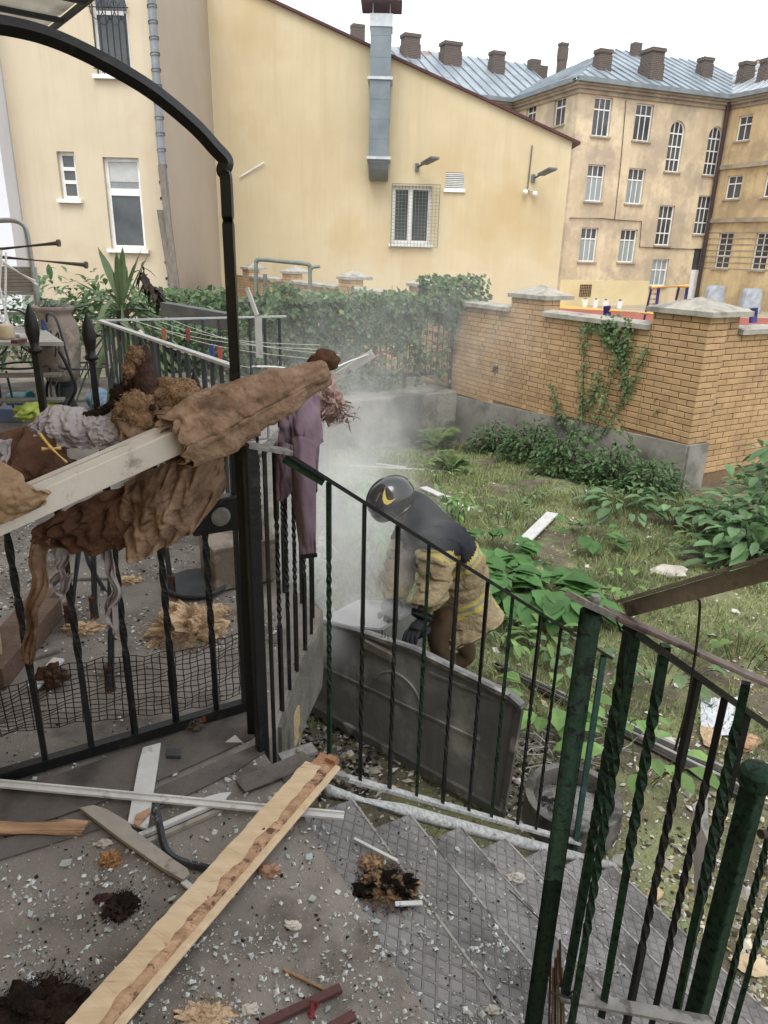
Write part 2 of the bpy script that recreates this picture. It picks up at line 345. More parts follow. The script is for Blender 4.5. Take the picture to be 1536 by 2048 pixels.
specs = [('c', (382, 122), (353, 398), (306, 255), (430, 265)), ('c', (672, 168), (638, 430), (597, 300), (718, 310)),
         ('a', (905, 285), (862, 648), (828, 500), (932, 500)), ('a', (1168, 325), (1125, 672), (1097, 540), (1195, 540)),
         ('m', (330, 595), (303, 855), (258, 725), (378, 730)), ('m', (618, 622), (583, 873), (543, 750), (660, 755)),
         ('m', (285, 1040), (262, 1280), (213, 1160), (330, 1160)), ('m', (562, 1052), (545, 1285), (490, 1170), (605, 1170)),
         ('g', (832, 883), (793, 1165), (757, 1020), (862, 1030)), ('g', (1103, 815), (1062, 1088), (1030, 950), (1130, 950)),
         ('d', (775, 1262), (758, 1450), (714, 1350), (828, 1350))]
front = [(k, winrect(A2, su, sn_, *[zz(*q) for q in pts])) for k, *pts in specs]
ds0, ds1 = fc(A2, su, sn_, 1381, 550)[0], fc(A2, su, sn_, 1403, 550)[0]; dz1 = fc(A2, su, sn_, 1396, 497)[1]
holes = [r for k, r in front] + [(ds0, ds1, ZG + .15, dz1)]
wb = wall_holes(MB(), A2, su, sn_, 0, LAB, ZG, ZC, holes, .3)
for k, r in front:
    if k == 'a':   # spandrels of the arched heads
        rr = (r[1] - r[0]) / 2; cx = (r[0] + r[1]) / 2; zt = r[3] - rr
        for sg in (-1, 1):
            arc = [(cx + sg * rr * math.cos(t * math.pi / 20), zt + rr * math.sin(t * math.pi / 20)) for t in range(11)]
            poly = [(cx + sg * rr, r[3])] + arc if sg > 0 else [(cx + sg * rr, r[3])] + arc
            p3 = [V((A2.x + su.x * s + sn_.x * -.004, A2.y + su.y * s + sn_.y * -.004, z)) for s, z in poly]
            wb.prism(p3 if sg > 0 else p3[::-1], V((-sn_.x, -sn_.y, 0)) * .2)
wb.build('wall', m_plaster, school)
lw = [winrect(A2, -sw, -su, (1122, 195), (1113, 252), (1108, 222), (1130, 222)), winrect(A2, -sw, -su, (1062, 208), (1058, 262), (1052, 232), (1071, 232))]
LW = [(-(r[1]), -(r[0]), r[2], r[3]) for r in lw]
wall_holes(MB(), L2, -sw, -su, 0, 7.1, ZG, ZC, [(7.1 + r[0] if r[0] < 0 else 7.1 - r[1], 7.1 + r[1] if r[0] < 0 else 7.1 - r[0], r[2], r[3]) for r in lw], .3).build('wall', m_plaster, school)
for r in lw:
    a, b = (7.1 + r[0], 7.1 + r[1]) if r[0] < 0 else (7.1 - r[1], 7.1 - r[0])
    window(school, L2, -sw, -su, a, b, r[2], r[3], [.5], [.68])
rw = [winrect(B2, wn, n2, *[zz(*q) for q in t]) for t in (((1375, 250), (1350, 428), (1318, 340), (1415, 340)), ((1305, 672), (1283, 838), (1240, 755), (1345, 755)))]
rw += [winrect(B2, wn, n2, *t) for t in (((1450, 465), (1444, 537), (1433, 500), (1462, 500)), ((1524, 465), (1518, 540), (1507, 500), (1537, 500)))]
dx = rw[3][0] - rw[2][0]
rw += [(rw[1][0] + dx, rw[1][1] + dx, rw[1][2], rw[1][3]), (rw[0][0] + dx, rw[0][1] + dx, rw[0][2], rw[0][3])]
rw = [(min(r[0], r[1]), max(r[0], r[1]), r[2], r[3]) for r in rw]
wall_holes(MB(), B2, wn, n2, 0, 14, ZG, ZC, rw, .3).build('wall', m_plaster2, school)
for k, r in enumerate(rw): window(school, B2, wn, n2, *r, [.5], [.35, .68] if k in (2, 3) else [.66])
for z in (fc(B2, wn, n2, 1500, 330)[1], fc(B2, wn, n2, 1490, 440)[1]):   # string courses of the wing
    c = B2 + wn * 7 + n2 * .1; MB().obox((c.x, c.y, z), V((wn.x, wn.y, 0)) * 7, V((n2.x, n2.y, 0)) * .1, V((0, 0, .12))).build('string_course', m_cornice, school)
jb = MB()
for k in range(7):
    z = rw[2][2] + (rw[2][3] - rw[2][2]) * k / 6; c = B2 + wn * 7 + n2 * .012; jb.obox((c.x, c.y, z), V((wn.x, wn.y, 0)) * 6.98, V((n2.x, n2.y, 0)) * .008, V((0, 0, .03)))
jb.build('rustication_grooves', m_cornice, school)
for k, r in front:
    if k == 'c': window(school, A2, su, sn_, *r, [.34, .66], [.70])
    elif k == 'm': window(school, A2, su, sn_, *r, [.34, .66], [.68], pane=m_curt, top_pane=m_glass)
    elif k == 'a': window(school, A2, su, sn_, *r, [.34, .66], [.24, .50, .76], arch=True)
    elif k == 'g': window(school, A2, su, sn_, *r, [.34, .66], [.30, .68])
    else: window(school, A2, su, sn_, *r, [.34, .66], [.60], pane=m_curt)
def on(P, u, n, s, z, d=0.0): return V((P.x + u.x * s + n.x * d, P.y + u.y * s + n.y * d, z))
U3, N3 = V((su.x, su.y, 0)), V((sn_.x, sn_.y, 0))
door = MB().obox(on(A2, su, sn_, (ds0 + ds1) / 2, (ZG + .15 + dz1 * .62) / 2 - .25, -.15), U3 * (ds1 - ds0) / 2, N3 * .04, V((0, 0, (dz1 - ZG) * .29))).build('door', m_frame, school)
MB().obox(on(A2, su, sn_, (ds0 + ds1) / 2, ZG + (dz1 - ZG) * .8, -.17), U3 * (ds1 - ds0) / 2, N3 * .03, V((0, 0, (dz1 - ZG) * .2))).build('pane', m_glass, door)
pl = MB(); zp = fc(A2, su, sn_, 1220, 561)[1]
c = on(A2, su, sn_, (LAB * .62) / 2, (ZG + zp) / 2, .03); pl.obox(c, U3 * LAB * .31, N3 * .05, V((0, 0, (zp - ZG) / 2))); pl.build('plinth', m_plinth, school)
gr = MB(); c = fc(A2, su, sn_, 1169, 581)
for k in range(-3, 4): gr.obox(on(A2, su, sn_, c[0] + k * .13, c[1], .10), U3 * .025, N3 * .02, V((0, 0, .36)))
for k in range(-2, 3): gr.obox(on(A2, su, sn_, c[0], c[1] + k * .16, .102), U3 * .42, N3 * .02, V((0, 0, .02)))
gr.build('vent_grille', mat('rusty_grille', '#6d4b35', '#573b2b'), school)
def cornice(P, u, n, L0, L1, ext=0.0):
    mb = MB(); u3, n3 = V((u.x, u.y, 0)), V((n.x, n.y, 0)); m = (L0 + L1) / 2; h = (L1 - L0) / 2
    for z, hh, d in ((ZC - .05, .12, .12), (ZC + .12, .08, .26), (ZC + .26, .07, .4)): mb.obox(on(P, u, n, m, z, d / 2), u3 * (h + d * ext), n3 * d / 2, V((0, 0, hh)))
    mb.build('cornice', m_cornice, school)
    MB().obox(on(P, u, n, m, ZC + .43, .45), u3 * (h + .5 * ext), n3 * .13, V((0, 0, .12))).build('gutter', m_gutter, school)
cornice(A2, su, sn_, -.0, LAB, 1); cornice(L2, -sw, -su, 0, 7.1, 0); cornice(B2, wn, n2, 0, 14, 0); cornice(L2, -su, sn_, 0, 16, 0)
MB().obox(on(L2, -su, sn_, 8, (ZG + ZC) / 2, -.15), U3 * 8, N3 * .15, V((0, 0, (ZC - ZG) / 2))).build('wall', m_plaster, school)
MB().tube([on(B2, su, sn_, -.25, z, .25) for z in (ZG, ZC + .4)], .13, 10).build('downpipe', m_down, school)
for px in ((1160 + 65, 200, 560), (1283, 430, 500)):
    pass
cable = MB().tube([on(A2, su, sn_, fc(A2, su, sn_, x, y)[0], fc(A2, su, sn_, x, y)[1], .06) for x, y in ((1137, 436), (1205, 437), (1232, 440), (1282, 443), (1278, 494), (1330, 497), (1410, 499))], .025, 5).build('cable', m_down, school)
MB().tube([on(A2, su, sn_, fc(A2, su, sn_, x, y)[0], fc(A2, su, sn_, x, y)[1], .06) for x, y in ((1251, 200), (1240, 330), (1228, 440))], .022, 5).build('cable', m_down, school)
# roofs
ZE = ZC + .5; ap = A2 + su * 6.6 + sw * 6.6; ZR = GY(1185, 97, ap.y).z
roof = MB().prism([V((*(A2 - su * .5 + sn_ * .5), ZE - .12)), V((*(B2 + sn_ * .5), ZE - .12)), V((*(B2 + sw * 14), ZE - .12)), V((*(A2 - su * .5 + sw * 14), ZE - .12))], (0, 0, .02)).build('roof', m_roof, school)
e0, e1 = A2 - su * .55 + sn_ * .55, B2 + su * 4 + sn_ * .55
f3 = lambda p, z: V((p.x, p.y, z)); r1 = B2 + su * 4 + sw * 6.6
nf = (f3(e1, ZE) - f3(e0, ZE)).cross(f3(ap, ZR) - f3(e0, ZE)).normalized(); pf = f3(e0, ZE)
roof_plane(roof, [f3(e0, ZE), f3(e1, ZE), f3(r1, ZR), f3(ap, ZR)], U3, .75, m_roof, nf)
e2 = A2 - su * .55 + sw * 14
nl = (f3(ap, ZR) - f3(e0, ZE)).cross(f3(e2, ZE) - f3(e0, ZE)).normalized()
roof_plane(roof, [f3(e2, ZE), f3(e0, ZE), f3(ap, ZR)], V((sw.x, sw.y, 0)), .75, m_roof, nl)
w0, w1 = B2 + n2 * .55 - wn * 4, B2 + n2 * .55 + wn * 14; q1, q0 = B2 - n2 * 6.6 + wn * 14, B2 - n2 * 6.6 - wn * 4
nw = (f3(w1, ZE) - f3(w0, ZE)).cross(f3(q0, ZR) - f3(w0, ZE)).normalized()
roof_plane(roof, [f3(w0, ZE), f3(w1, ZE), f3(q1, ZR), f3(q0, ZR)], V((wn.x, wn.y, 0)), .75, mat('zinc_roof_rusty', '#9aa3a9', '#b4bcc0', scale=.8, rough=.45, metal=.2, stain='#8a4f3a', sscale=.5, slo=.54, shi=.58, island=.1), nw)
g0, g1 = L2 + sn_ * .55 + su * 4, L2 + sn_ * .55 - su * 16; h0, h1 = L2 + sw * 6 + su * 4, L2 + sw * 6 - su * 16
ZL = GPL(900, 108, f3(h1, 0), (sn_.x, sn_.y, 0)).z
ng = (f3(g0, ZE) - f3(g1, ZE)).cross(f3(h1, ZL) - f3(g1, ZE)).normalized()
roof_plane(roof, [f3(g1, ZE), f3(g0, ZE), f3(h0, ZL), f3(h1, ZL)], U3, .75, m_roof, ng)
def chimney(px, vb, vt, wpx, pl, fat=1.0):
    p = GPL(px, vb, *pl); dep = p.y * cp + (EYE - p.z) * sp; w_, h = .9 * wpx * dep / FPX, .9 * (vb - vt) * dep / FPX
    mb = MB(); a, b = U3 * w_ * .42, N3 * w_ * .32 * fat
    mb.obox(p + V((0, 0, h / 2 - 1)), a, b, V((0, 0, h / 2 + .85))); mb.obox(p + V((0, 0, h - .09)), a * 1.13, b * 1.13, V((0, 0, .1)))
    mb.obox(p + V((0, 0, .12)), a * 1.1, b * 1.1, V((0, 0, .5)))
    mb.build('chimney', m_chim, roof)
PF, PL_, PW, PG = (pf, nf), (f3(e0, ZE), nl), (f3(w0, ZE), nw), (f3(g1, ZE), ng)
for a in ((820, 112, 72, 42, PG), (900, 126, 88, 46, PG), (992, 144, 106, 34, PG), (1067, 140, 122, 26, PG), (1076, 158, 134, 34, PL_), (1125, 112, 88, 21, PL_),
          (1203, 138, 102, 36, PF), (1270, 112, 88, 22, PF), (1407, 152, 118, 32, PF), (1489, 162, 126, 32, PW), (1532, 158, 120, 34, PW), (715, 80, 52, 30, PG)):
    chimney(*a)
chimney(1300, 154, 102, 40, PF, 1.5)
# ------------------------------------------------------------------ gym: tall yellow wall with sloping verge
YG = 26.0; gx = lambda u, v: GY(u, v, YG)
m_gym = mat('yellow_render', '#cfbe95', '#c5b287', scale=.35, detail=9, streak='#ab9468', streak_f=.25, bump=.08, bscale=20, stain='#c2a874', sscale=.2, slo=.50, shi=.66)
gym = thing('sports_hall', 'plain yellow rendered hall with a dark red sloping verge and metal duct', 'building', (0, YG + 5, ZG))
xl, xr = gx(423, 300).x, gx(1128, 440).x; zlo = gx(1150, 282).z; ztl = gx(410, -62).z
wA, wB, wC, wD = gx(784, 430).x, gx(862, 430).x, gx(825, 488).z, gx(830, 372).z
vA, vB, vC, vD = gx(891, 360).x, gx(928, 362).x, gx(910, 378).z, gx(910, 345).z
gw = wall_holes(MB(), V((xl, YG)), V((1, 0)), V((0, -1)), 0, xr - xl, ZG, zlo, [(wA - xl, wB - xl, wC, wD), (vA - xl, vB - xl, vC, vD)], .3)
gw.add([(xl, YG, zlo), (xr, YG, zlo), (xl, YG, ztl)], [(0, 1, 2)])
gw.add([(xr, YG, ZG), (xr, YG + 9, ZG), (xr, YG + 9, zlo), (xr, YG, zlo)], [(0, 1, 2, 3)])
gw.build('wall', m_gym, gym)
m_verge = mat('oxblood_sheet', '#5c3338', '#4e2a30', scale=2, rough=.45)
sl_ = (ztl - zlo) / (xr - xl); gr_ = MB()
gr_.hexa([(xl - .2, YG - .14, ztl - .02 + .2 * sl_), (xr + .25, YG - .14, zlo - .02 - .25 * sl_), (xr + .25, YG + 9, zlo - .02 - .25 * sl_), (xl - .2, YG + 9, ztl - .02 + .2 * sl_),
          (xl - .2, YG - .14, ztl + .06 + .2 * sl_), (xr + .25, YG - .14, zlo + .06 - .25 * sl_), (xr + .25, YG + 9, zlo + .06 - .25 * sl_), (xl - .2, YG + 9, ztl + .06 + .2 * sl_)])
gr_.build('verge', m_verge, gym)
gw_o = window(gym, V((xl, YG)), V((1, 0)), V((0, -1)), wA - xl, wB - xl, wC, wD, [.46], [], recess=.2, fw=.11, mw=.16, sm=m_frame)
nb = MB(); na, nbx, nc, nd = gx(783, 430).x, gx(877, 430).x, gx(825, 494).z, gx(830, 369).z
for k in range(15): x = na + (nbx - na) * k / 14; nb.tube([(x, YG - .16, nc), (x, YG - .16, nd)], .006, 4)
for k in range(19): z = nc + (nd - nc) * k / 18; nb.tube([(na, YG - .163, z), (nbx, YG - .163, z)], .006, 4)
nb.tube([(na, YG - .16, nc), (nbx, YG - .16, nc), (nbx, YG - .16, nd), (na, YG - .16, nd), (na, YG - .16, nc)], .018, 5)
nb.build('ball_net', mat('net_green', '#7f8f86', '#738279'), gym)
lb = MB(); lb.obox(((vA + vB) / 2, YG - .02, vC - .05), (abs(vB - vA) / 2 + .05, 0, 0), (0, .06, 0), (0, 0, .05))
lo_ = lb.build('vent_louvre', m_frame, gym)
for k in range(9):
    z = vC + (vD - vC) * (k + .5) / 9; MB().obox(((vA + vB) / 2, YG + .03, z), (abs(vB - vA) / 2, 0, 0), (0, .05, .025), (0, -.004, .008)).build('slat', m_frame, lo_)
MB().obox(((vA + vB) / 2, YG + .2, (vC + vD) / 2), (abs(vB - vA) / 2, 0, 0), (0, .01, 0), (0, 0, (vD - vC) / 2)).build('backing', mat('louvre_dark', '#6f7373'), lo_)
m_duct = mat('galvanised_duct', '#7b868b', '#69747a', scale=1.5, rough=.35, metal=.5, bump=.1, bscale=8)
duct = thing('ventilation_duct', 'square galvanised ventilation duct with curved foot and rain cap on the yellow wall', 'duct', (gx(755, 300).x, YG - .5, gx(755, 365).z))
dl, dr = gx(740, 250).x, gx(779, 250).x; DW = dr - dl; DD = .78
def dz(v): return gx(758, v).z
zb, zk, zm, zt_ = dz(362), dz(322), dz(168), dz(42)
lo_sec = MB(); k_ = 8
outp = [(YG - .05, zk), (YG - .05, zb)] + [(YG - .05 - .15 - (DD - .15) * math.sin(t * math.pi / 16), zb + (zk - zb) * (1 - math.cos(t * math.pi / 16))) for t in range(0, 9)]
lo_sec.prism([V((dl, y, z)) for y, z in outp], (DW, 0, 0)); lo_sec.build('duct_elbow', m_duct, duct, bevel=.01)
def duct_sec(z0, z1):
    mb = MB(); mb.box(dl, dr, YG - .05 - DD, YG - .05, z0 + .03, z1 - .03); n = max(2, int((z1 - z0) / .45))
    for k in range(1, n): z = z0 + (z1 - z0) * k / n; mb.box(dl - .006, dr + .006, YG - .056 - DD, YG - .06, z - .012, z + .012)
    mb.build('duct_section', m_duct, duct)
duct_sec(zk, zm); duct_sec(zm, zt_)
m_flange = mat('duct_flange', '#c3c9cb', '#b1b8bb', rough=.4, metal=.4)
for z in (zk, zm): MB().box(dl - .07, dr + .07, YG - .12 - DD, YG - .02, z - .04, z + .04).build('flange', m_flange, duct)
MB().box(dl - .03, dr + .03, YG - .08 - DD, YG - .02, zt_ - .35, zt_ - .02).build('collar', m_flange, duct)
for sx in (dl + .06, dr - .06):
    for sy in (YG - DD, YG - .1): MB().tube([(sx, sy, zt_ - .05), (sx, sy, zt_ + .3)], .015, 5).build('cap_support', m_flange, duct)
cxm, cym = (dl + dr) / 2, YG - .05 - DD / 2
MB().add([(dl - .3, YG + .25, zt_ + .25), (dr + .3, YG + .25, zt_ + .25), (dr + .3, YG - .35 - DD, zt_ + .25), (dl - .3, YG - .35 - DD, zt_ + .25), (cxm, cym, zt_ + .52)],
         [(3, 2, 1, 0), (0, 1, 4), (1, 2, 4), (2, 3, 4), (3, 0, 4)]).build('rain_cap', mat('rain_cap_sheet', '#6c5f68', '#5d525b', rough=.5), duct)
m_lamp = mat('lamp_grey', '#6e7274', '#5d6163', rough=.5)
def lamp(bx, by, tx, ty, label):
    p = gx(bx, by) + V((0, -.02, 0)); q = gx(tx, ty) + V((0, 0, 0)); q.y = YG - .9; q = GY(tx, ty, YG - .9)
    t = thing('wall_floodlight', label, 'lamp', p, 'floodlights on the yellow hall'); m_ = p.lerp(q, .38)
    MB().box(p.x - .06, p.x + .06, p.y - .06, p.y + .02, p.z - .12, p.z + .12).build('bracket', m_lamp, t)
    MB().tube([p, m_], .04, 8).build('arm', m_lamp, t)
    d = (q - m_); MB().bar(m_, q, .28, .08, w2=.34).build('lamp_head', m_lamp, t, bevel=.02)
lamp(834, 335, 871, 315, 'grey floodlight on the yellow wall just above the netted window')
lamp(1066, 357, 1107, 337, 'grey floodlight on the yellow wall beside the vertical conduit pipe')
cam_ = thing('security_camera_cluster', 'small cluster of pale wall cameras at the foot of a thin conduit', 'camera', gx(1055, 383))
MB().tube([gx(1064, 291) + V((0, -.04, 0)), gx(1054, 382) + V((0, -.04, 0))], .022, 5).build('conduit', m_lamp, cam_)
for px in ((1049, 385), (1068, 388)):
    p = gx(*px); MB().tube([gx(1056, 380) + V((0, -.05, 0)), p + V((0, -.12, 0))], .03, 6).blob(p + V((0, -.16, 0)), .09, 2, 0).build('camera_body', m_frame, cam_, smooth=True)
# ------------------------------------------------------------------ cream building with mauve side
YB = 19.9; bx = lambda u, v: GY(u, v, YB)
m_cream = mat('cream_render', '#cdbd9f', '#c4b393', streak='#b09c7c', streak_f=.3, scale=.4, bump=.06, bscale=25, stain='#c1a985', sscale=.3, slo=.55, shi=.7)
m_mauve = mat('mauve_render', '#ae9f8e', '#a69786', scale=.4, bump=.06, bscale=25)
crm = thing('cream_building', 'cream rendered house with a mauve-brown side wall and white windows', 'building', (-8, YB + 3, ZG))
cxr, cxl, ctop = bx(321, 300).x, bx(26, 300).x, bx(100, -260).z
w1 = (bx(213, 400).x, bx(284, 400).x, bx(257, 498).z, bx(243, 315).z)
w2 = (bx(118, 350).x, bx(153, 350).x, bx(140, 398).z, bx(130, 303).z)
w3 = (bx(187, 70).x, bx(258, 70).x, bx(225, 150).z, bx(215, -60).z)
wall_holes(MB(), V((cxl, YB)), V((1, 0)), V((0, -1)), 0, cxr - cxl, ZG, ctop, [(a - cxl, b - cxl, c, d) for a, b, c, d in (w1, w2, w3)], .22).build('wall', m_cream, crm)
MB().add([(cxr, YB, ZG), (cxr, YG - .01, ZG), (cxr, YG - .01, ctop), (cxr, YB, ctop)], [(0, 1, 2, 3)]).build('side_wall', m_mauve, crm)
P0, UX, NY = V((cxl, YB)), V((1, 0)), V((0, -1))
m_blind = mat('white_blind_glass', '#b9bbb8', '#adb0ad', rough=.2, spec=.5, bump=0)
wo = window(crm, P0, UX, NY, w1[0] - cxl, w1[1] - cxl, w1[2], w1[3], [], [.64], fw=.09, mw=.12, top_pane=mat('glass_half_blind', '#8b8f8f', '#7b8080', rough=.12, bump=0, spec=.5), sm=m_frame)
MB().box(w1[0] + .1, w1[1] - .1, YB + .2 - .05, YB + .2 - .035, w1[3] - .55, w1[3] - .1).build('blind', m_blind, wo)
window(crm, P0, UX, NY, w2[0] - cxl, w2[1] - cxl, w2[2], w2[3], [], [.36, .66], fw=.08, mw=.06, sm=m_frame)
wo = window(crm, P0, UX, NY, w3[0] - cxl, w3[1] - cxl, w3[2], w3[3], [], [.62], fw=.07, mw=.06, sm=m_frame)
gb = MB()
for k in range(6):
    x = w3[0] + .05 + (w3[1] - w3[0] - .1) * k / 5; gb.tube([(x, YB - .06, w3[2] - .02), (x, YB - .06, w3[3] - .7)], .014, 5)
for z in (w3[2] + .12, w3[3] - .75): gb.tube([(w3[0] - .05, YB - .06, z), (w3[1] + .05, YB - .06, z)], .014, 5)
for k in range(3):
    x = w3[0] + (w3[1] - w3[0]) * (k + .5) / 3; gb.tube([(x + .15 * math.cos(t * math.pi / 6), YB - .06, w3[3] - .75 + .25 * math.sin(t * math.pi / 6)) for t in range(13)], .012, 5)
    gb.tube([(x - .1, YB - .06, w3[3] - .35), (x, YB - .06, w3[3] - .7), (x + .1, YB - .06, w3[3] - .35)], .012, 5)
gb.build('window_grille', mat('grille_iron', '#3b3d40', '#2f3133', rough=.5), wo)
pz = MB().tube([GY(u, v, YB - .12) for u, v in ((301, -60), (303, 0), (322, 300), (334, 420), (345, 600))], .10, 10)
pd = pz.build('drainpipe', mat('zinc_drainpipe', '#8b9094', '#767c80', rough=.5, metal=.3, scale=3), crm)
for v in range(-20, 600, 32):
    u = 303 + (v) * .0665; MB().tube([GY(u - .5, v - 2, YB - .12), GY(u + .5, v + 4, YB - .12)], .118, 10).build('pipe_joint', m_lamp, pd)
for k, (a, b) in enumerate((((322, 330), (356, 600)), ((320, 420), (350, 600)))):
    o = MB().bar(GY(*a, YB - .28 - .1 * k), GY(*b, YB - .7 - .1 * k), .16, .05).build('timber_batten', mat('old_batten', '#7d7468', '#655d53', stretch=(4, 4, .5)))
    tag(o, ['long grey batten leaning upright beside the drainpipe', 'short grey batten leaning against the mauve wall base'][k], 'batten', 'battens beside the drainpipe')
whb = MB().box(cxl - 3.0, cxl - .02, YB - .6, YB + 2, ZG, ctop).build('white_building', mat('white_render', '#d5d6dc', '#cbccd3', scale=.5, bump=.05), loc=(cxl - 1.5, YB, ZG))
tag(whb, 'white rendered wall edge beside the cream building', 'building')
# ------------------------------------------------------------------ brick boundary wall
CQ = V((3.70, 8.5)); Q2 = V((-.5061, .8625)); NW2 = V((-.8625, -.5061)); R2 = V((.8625, .5061))
q3, nw3, r3 = V((Q2.x, Q2.y, 0)), V((NW2.x, NW2.y, 0)), V((R2.x, R2.y, 0))
m_brick = mat('yellow_brick', '#c09a66', '#af8957', scale=5.5, detail=2, lo=.3, hi=.7, bump=.25, bscale=90, stain='#9a7852', sscale=1.4, slo=.55, shi=.75, objrand=.09, island=0)
m_brick2 = mat('yellow_brick_far', '#c09a66', '#af8957', scale=5.5, detail=2, lo=.3, hi=.7, bump=.2, bscale=90, stain='#9a7852', sscale=1.4, slo=.55, shi=.75, island=.12)
m_mortar = mat('brown_mortar', '#85684a', '#725a40', scale=20, bump=.4)
m_conc = mat('grey_concrete', '#9a968d', '#7d7970', scale=2.2, detail=9, bump=.4, bscale=22, stain='#4d4a42', sscale=1.1, slo=.52, shi=.7)
m_cop = mat('coping_stone', '#a9a496', '#928d80', scale=5, bump=.3, stain='#7d786c', sscale=4, slo=.5, shi=.65)
bw = thing('brick_boundary_wall', 'yellow brick boundary wall with stone coping and capped pillars around the garden', 'wall', (CQ.x, CQ.y, -1.4))
PIL = [(0.0, .82), (2.80, 3.56), (6.0, 6.6), (9.0, 9.6), (12.3, 12.9), (15.4, 16.0)]
def zbot(t): return -.65 - .055 * min(t, 5) if t >= 0 else -1.6
def ztopf(t): return .86 if any(a - .01 <= t <= b + .01 for a, b in PIL) else .66
TL = 17.5
core = MB()
def wp(t, z, d=0.0): return V((CQ.x + Q2.x * t + NW2.x * d, CQ.y + Q2.y * t + NW2.y * d, z))
def rp(t, z, d=0.0): return V((CQ.x + R2.x * t - Q2.x * d, CQ.y + R2.y * t - Q2.y * d, z))   # d outward of the return face
core.prism([wp(0.012, -1.9, -.012), wp(TL, -1.9, -.012), wp(TL, .66, -.012), wp(.012, .66, -.012)], nw3 * -.25)
for a, b in PIL: core.prism([wp(a + .012, .655, -.013), wp(b - .012, .655, -.013), wp(b - .012, .86, -.013), wp(a + .012, .86, -.013)], nw3 * -.3)
core.prism([rp(.02, -1.9, -.012), rp(.36, -1.9, -.012), rp(.36, .86, -.012), rp(.02, .86, -.012)], q3 * .3)
core.prism([rp(.3, -1.9, -.072), rp(6.5, -1.9, -.072), rp(6.5, .66, -.072), rp(.3, .66, -.072)], q3 * .25)
core.prism([rp(.3, .655, -.073), rp(.64, .655, -.073), rp(.64, .86, -.073), rp(.3, .86, -.073)], q3 * .5)
core.build('mortar_core', m_mortar, bw)
bricks = []   # (distance, centre, along, outward, length)
CH, JO = .0755, .011
def lay(face, t0, t1, zb, zt, d, al, no, bond='flemish', seed=0):
    k = 0; z = .86 - CH
    while z > -1.9:
        t = t0 - ((.0 if k % 2 == 0 else .19) if bond == 'flemish' else (.0 if k % 2 == 0 else .13)); j = k
        while t < t1:
            ln = (.25 if (j % 2 == 0) else .12) if bond == 'flemish' else .25
            a, b = max(t, t0), min(t + ln, t1)
            if b - a > .012 and z + CH <= zt((a + b) / 2) + .01 and z >= zb((a + b) / 2) - .02:
                c = face((a + b) / 2, z + CH / 2, d); bricks.append(((c - V((0, 0, 1.5))).length, c, al, no, b - a))
            t += ln + JO; j += 1
        z -= CH; k += 1
lay(wp, .002, .82, zbot, ztopf, -.03, q3, nw3, 'stretch')
lay(wp, .825, TL, lambda t: max(zbot(t), -.95 if t < 5 else -1.2), lambda t: .64, -.03, q3, nw3)
for a, b in PIL[1:]: lay(wp, a + .002, b - .002, lambda t: .632, lambda t: .86, -.03, q3, nw3)
lay(rp, .008, .345, lambda t: -.68, lambda t: .86, -.03, r3, -q3, 'stretch')
lay(rp, .352, .64, lambda t: .632, lambda t: .86, -.09, r3, -q3, 'stretch')
lay(rp, .352, 2.6, lambda t: -1.15, lambda t: .64, -.09, r3, -q3, 'stretch')
for a, b in PIL[1:]:
    for k in range(3):
        for j in range(2): c = wp(a + .028, .86 - CH * (k + .5), -.075 - .15 * j); bricks.append(((c - V((0, 0, 1.5))).length, c, nw3, -q3, .14))
bricks.sort(key=lambda b: b[0])
bm_cache = {}
def brick_mesh(ln):
    key = round(ln, 2)
    if key not in bm_cache:
        m_ = MB(); a, h, d = key / 2, (CH - JO) / 2, .03; e = .004
        m_.add([(-a, -d, -h), (a, -d, -h), (a, -d, h), (-a, -d, h), (-a, d - e, -h), (a, d - e, -h), (a, d - e, h), (-a, d - e, h), (-a + e, d, -h + e), (a - e, d, -h + e), (a - e, d, h - e), (-a + e, d, h - e)],
               [(0, 1, 2, 3), (4, 5, 9, 8), (5, 6, 10, 9), (6, 7, 11, 10), (7, 4, 8, 11), (8, 9, 10, 11), (0, 4, 5, 1), (1, 5, 6, 2), (2, 6, 7, 3), (3, 7, 4, 0)])
        me = bpy.data.meshes.new('brick'); me.from_pydata([tuple(p) for p in m_.v], [], [f[::-1] for f in m_.f]); me.materials.append(m_brick); bm_cache[key] = me
    return bm_cache[key]
rest = MB()
for i, (dist, c, al, no, ln) in enumerate(bricks):
    j = rnd.uniform(-.0025, .0025); cc = c + no * j
    if i < 300:
        o = bpy.data.objects.new('brick', brick_mesh(ln)); COL.objects.link(o); o.parent = bw
        # local x along wall, local y outward, local z up
        M_ = Matrix((( al.x, no.x, 0, cc.x - CQ.x), (al.y, no.y, 0, cc.y - CQ.y), (0, 0, 1, cc.z + 1.4), (0, 0, 0, 1))); o.matrix_local = M_
    else: rest.obox(cc, al * ln / 2, no * .03, V((0, 0, (CH - JO) / 2)))
rest.build('brickwork', m_brick2, bw, kind='stuff')
base = MB()
for a, b in ((.0, 1.7), (1.7, 3.4), (3.4, 5.0)):
    base.hexa([wp(a, -1.95, .03), wp(b, -1.95, .03), wp(b, -1.95, -.2), wp(a, -1.95, -.2), wp(a, zbot(a), .03), wp(b, zbot(b), .03), wp(b, zbot(b), -.2), wp(a, zbot(a), -.2)])
base.hexa([rp(.0, -1.95, .03), rp(.36, -1.95, .03), rp(.36, -1.95, -.1), rp(0, -1.95, -.1), rp(0, -.66, .03), rp(.36, -.66, .03), rp(.36, -.66, -.1), rp(0, -.66, -.1)])
base.build('concrete_footing', m_conc, bw)
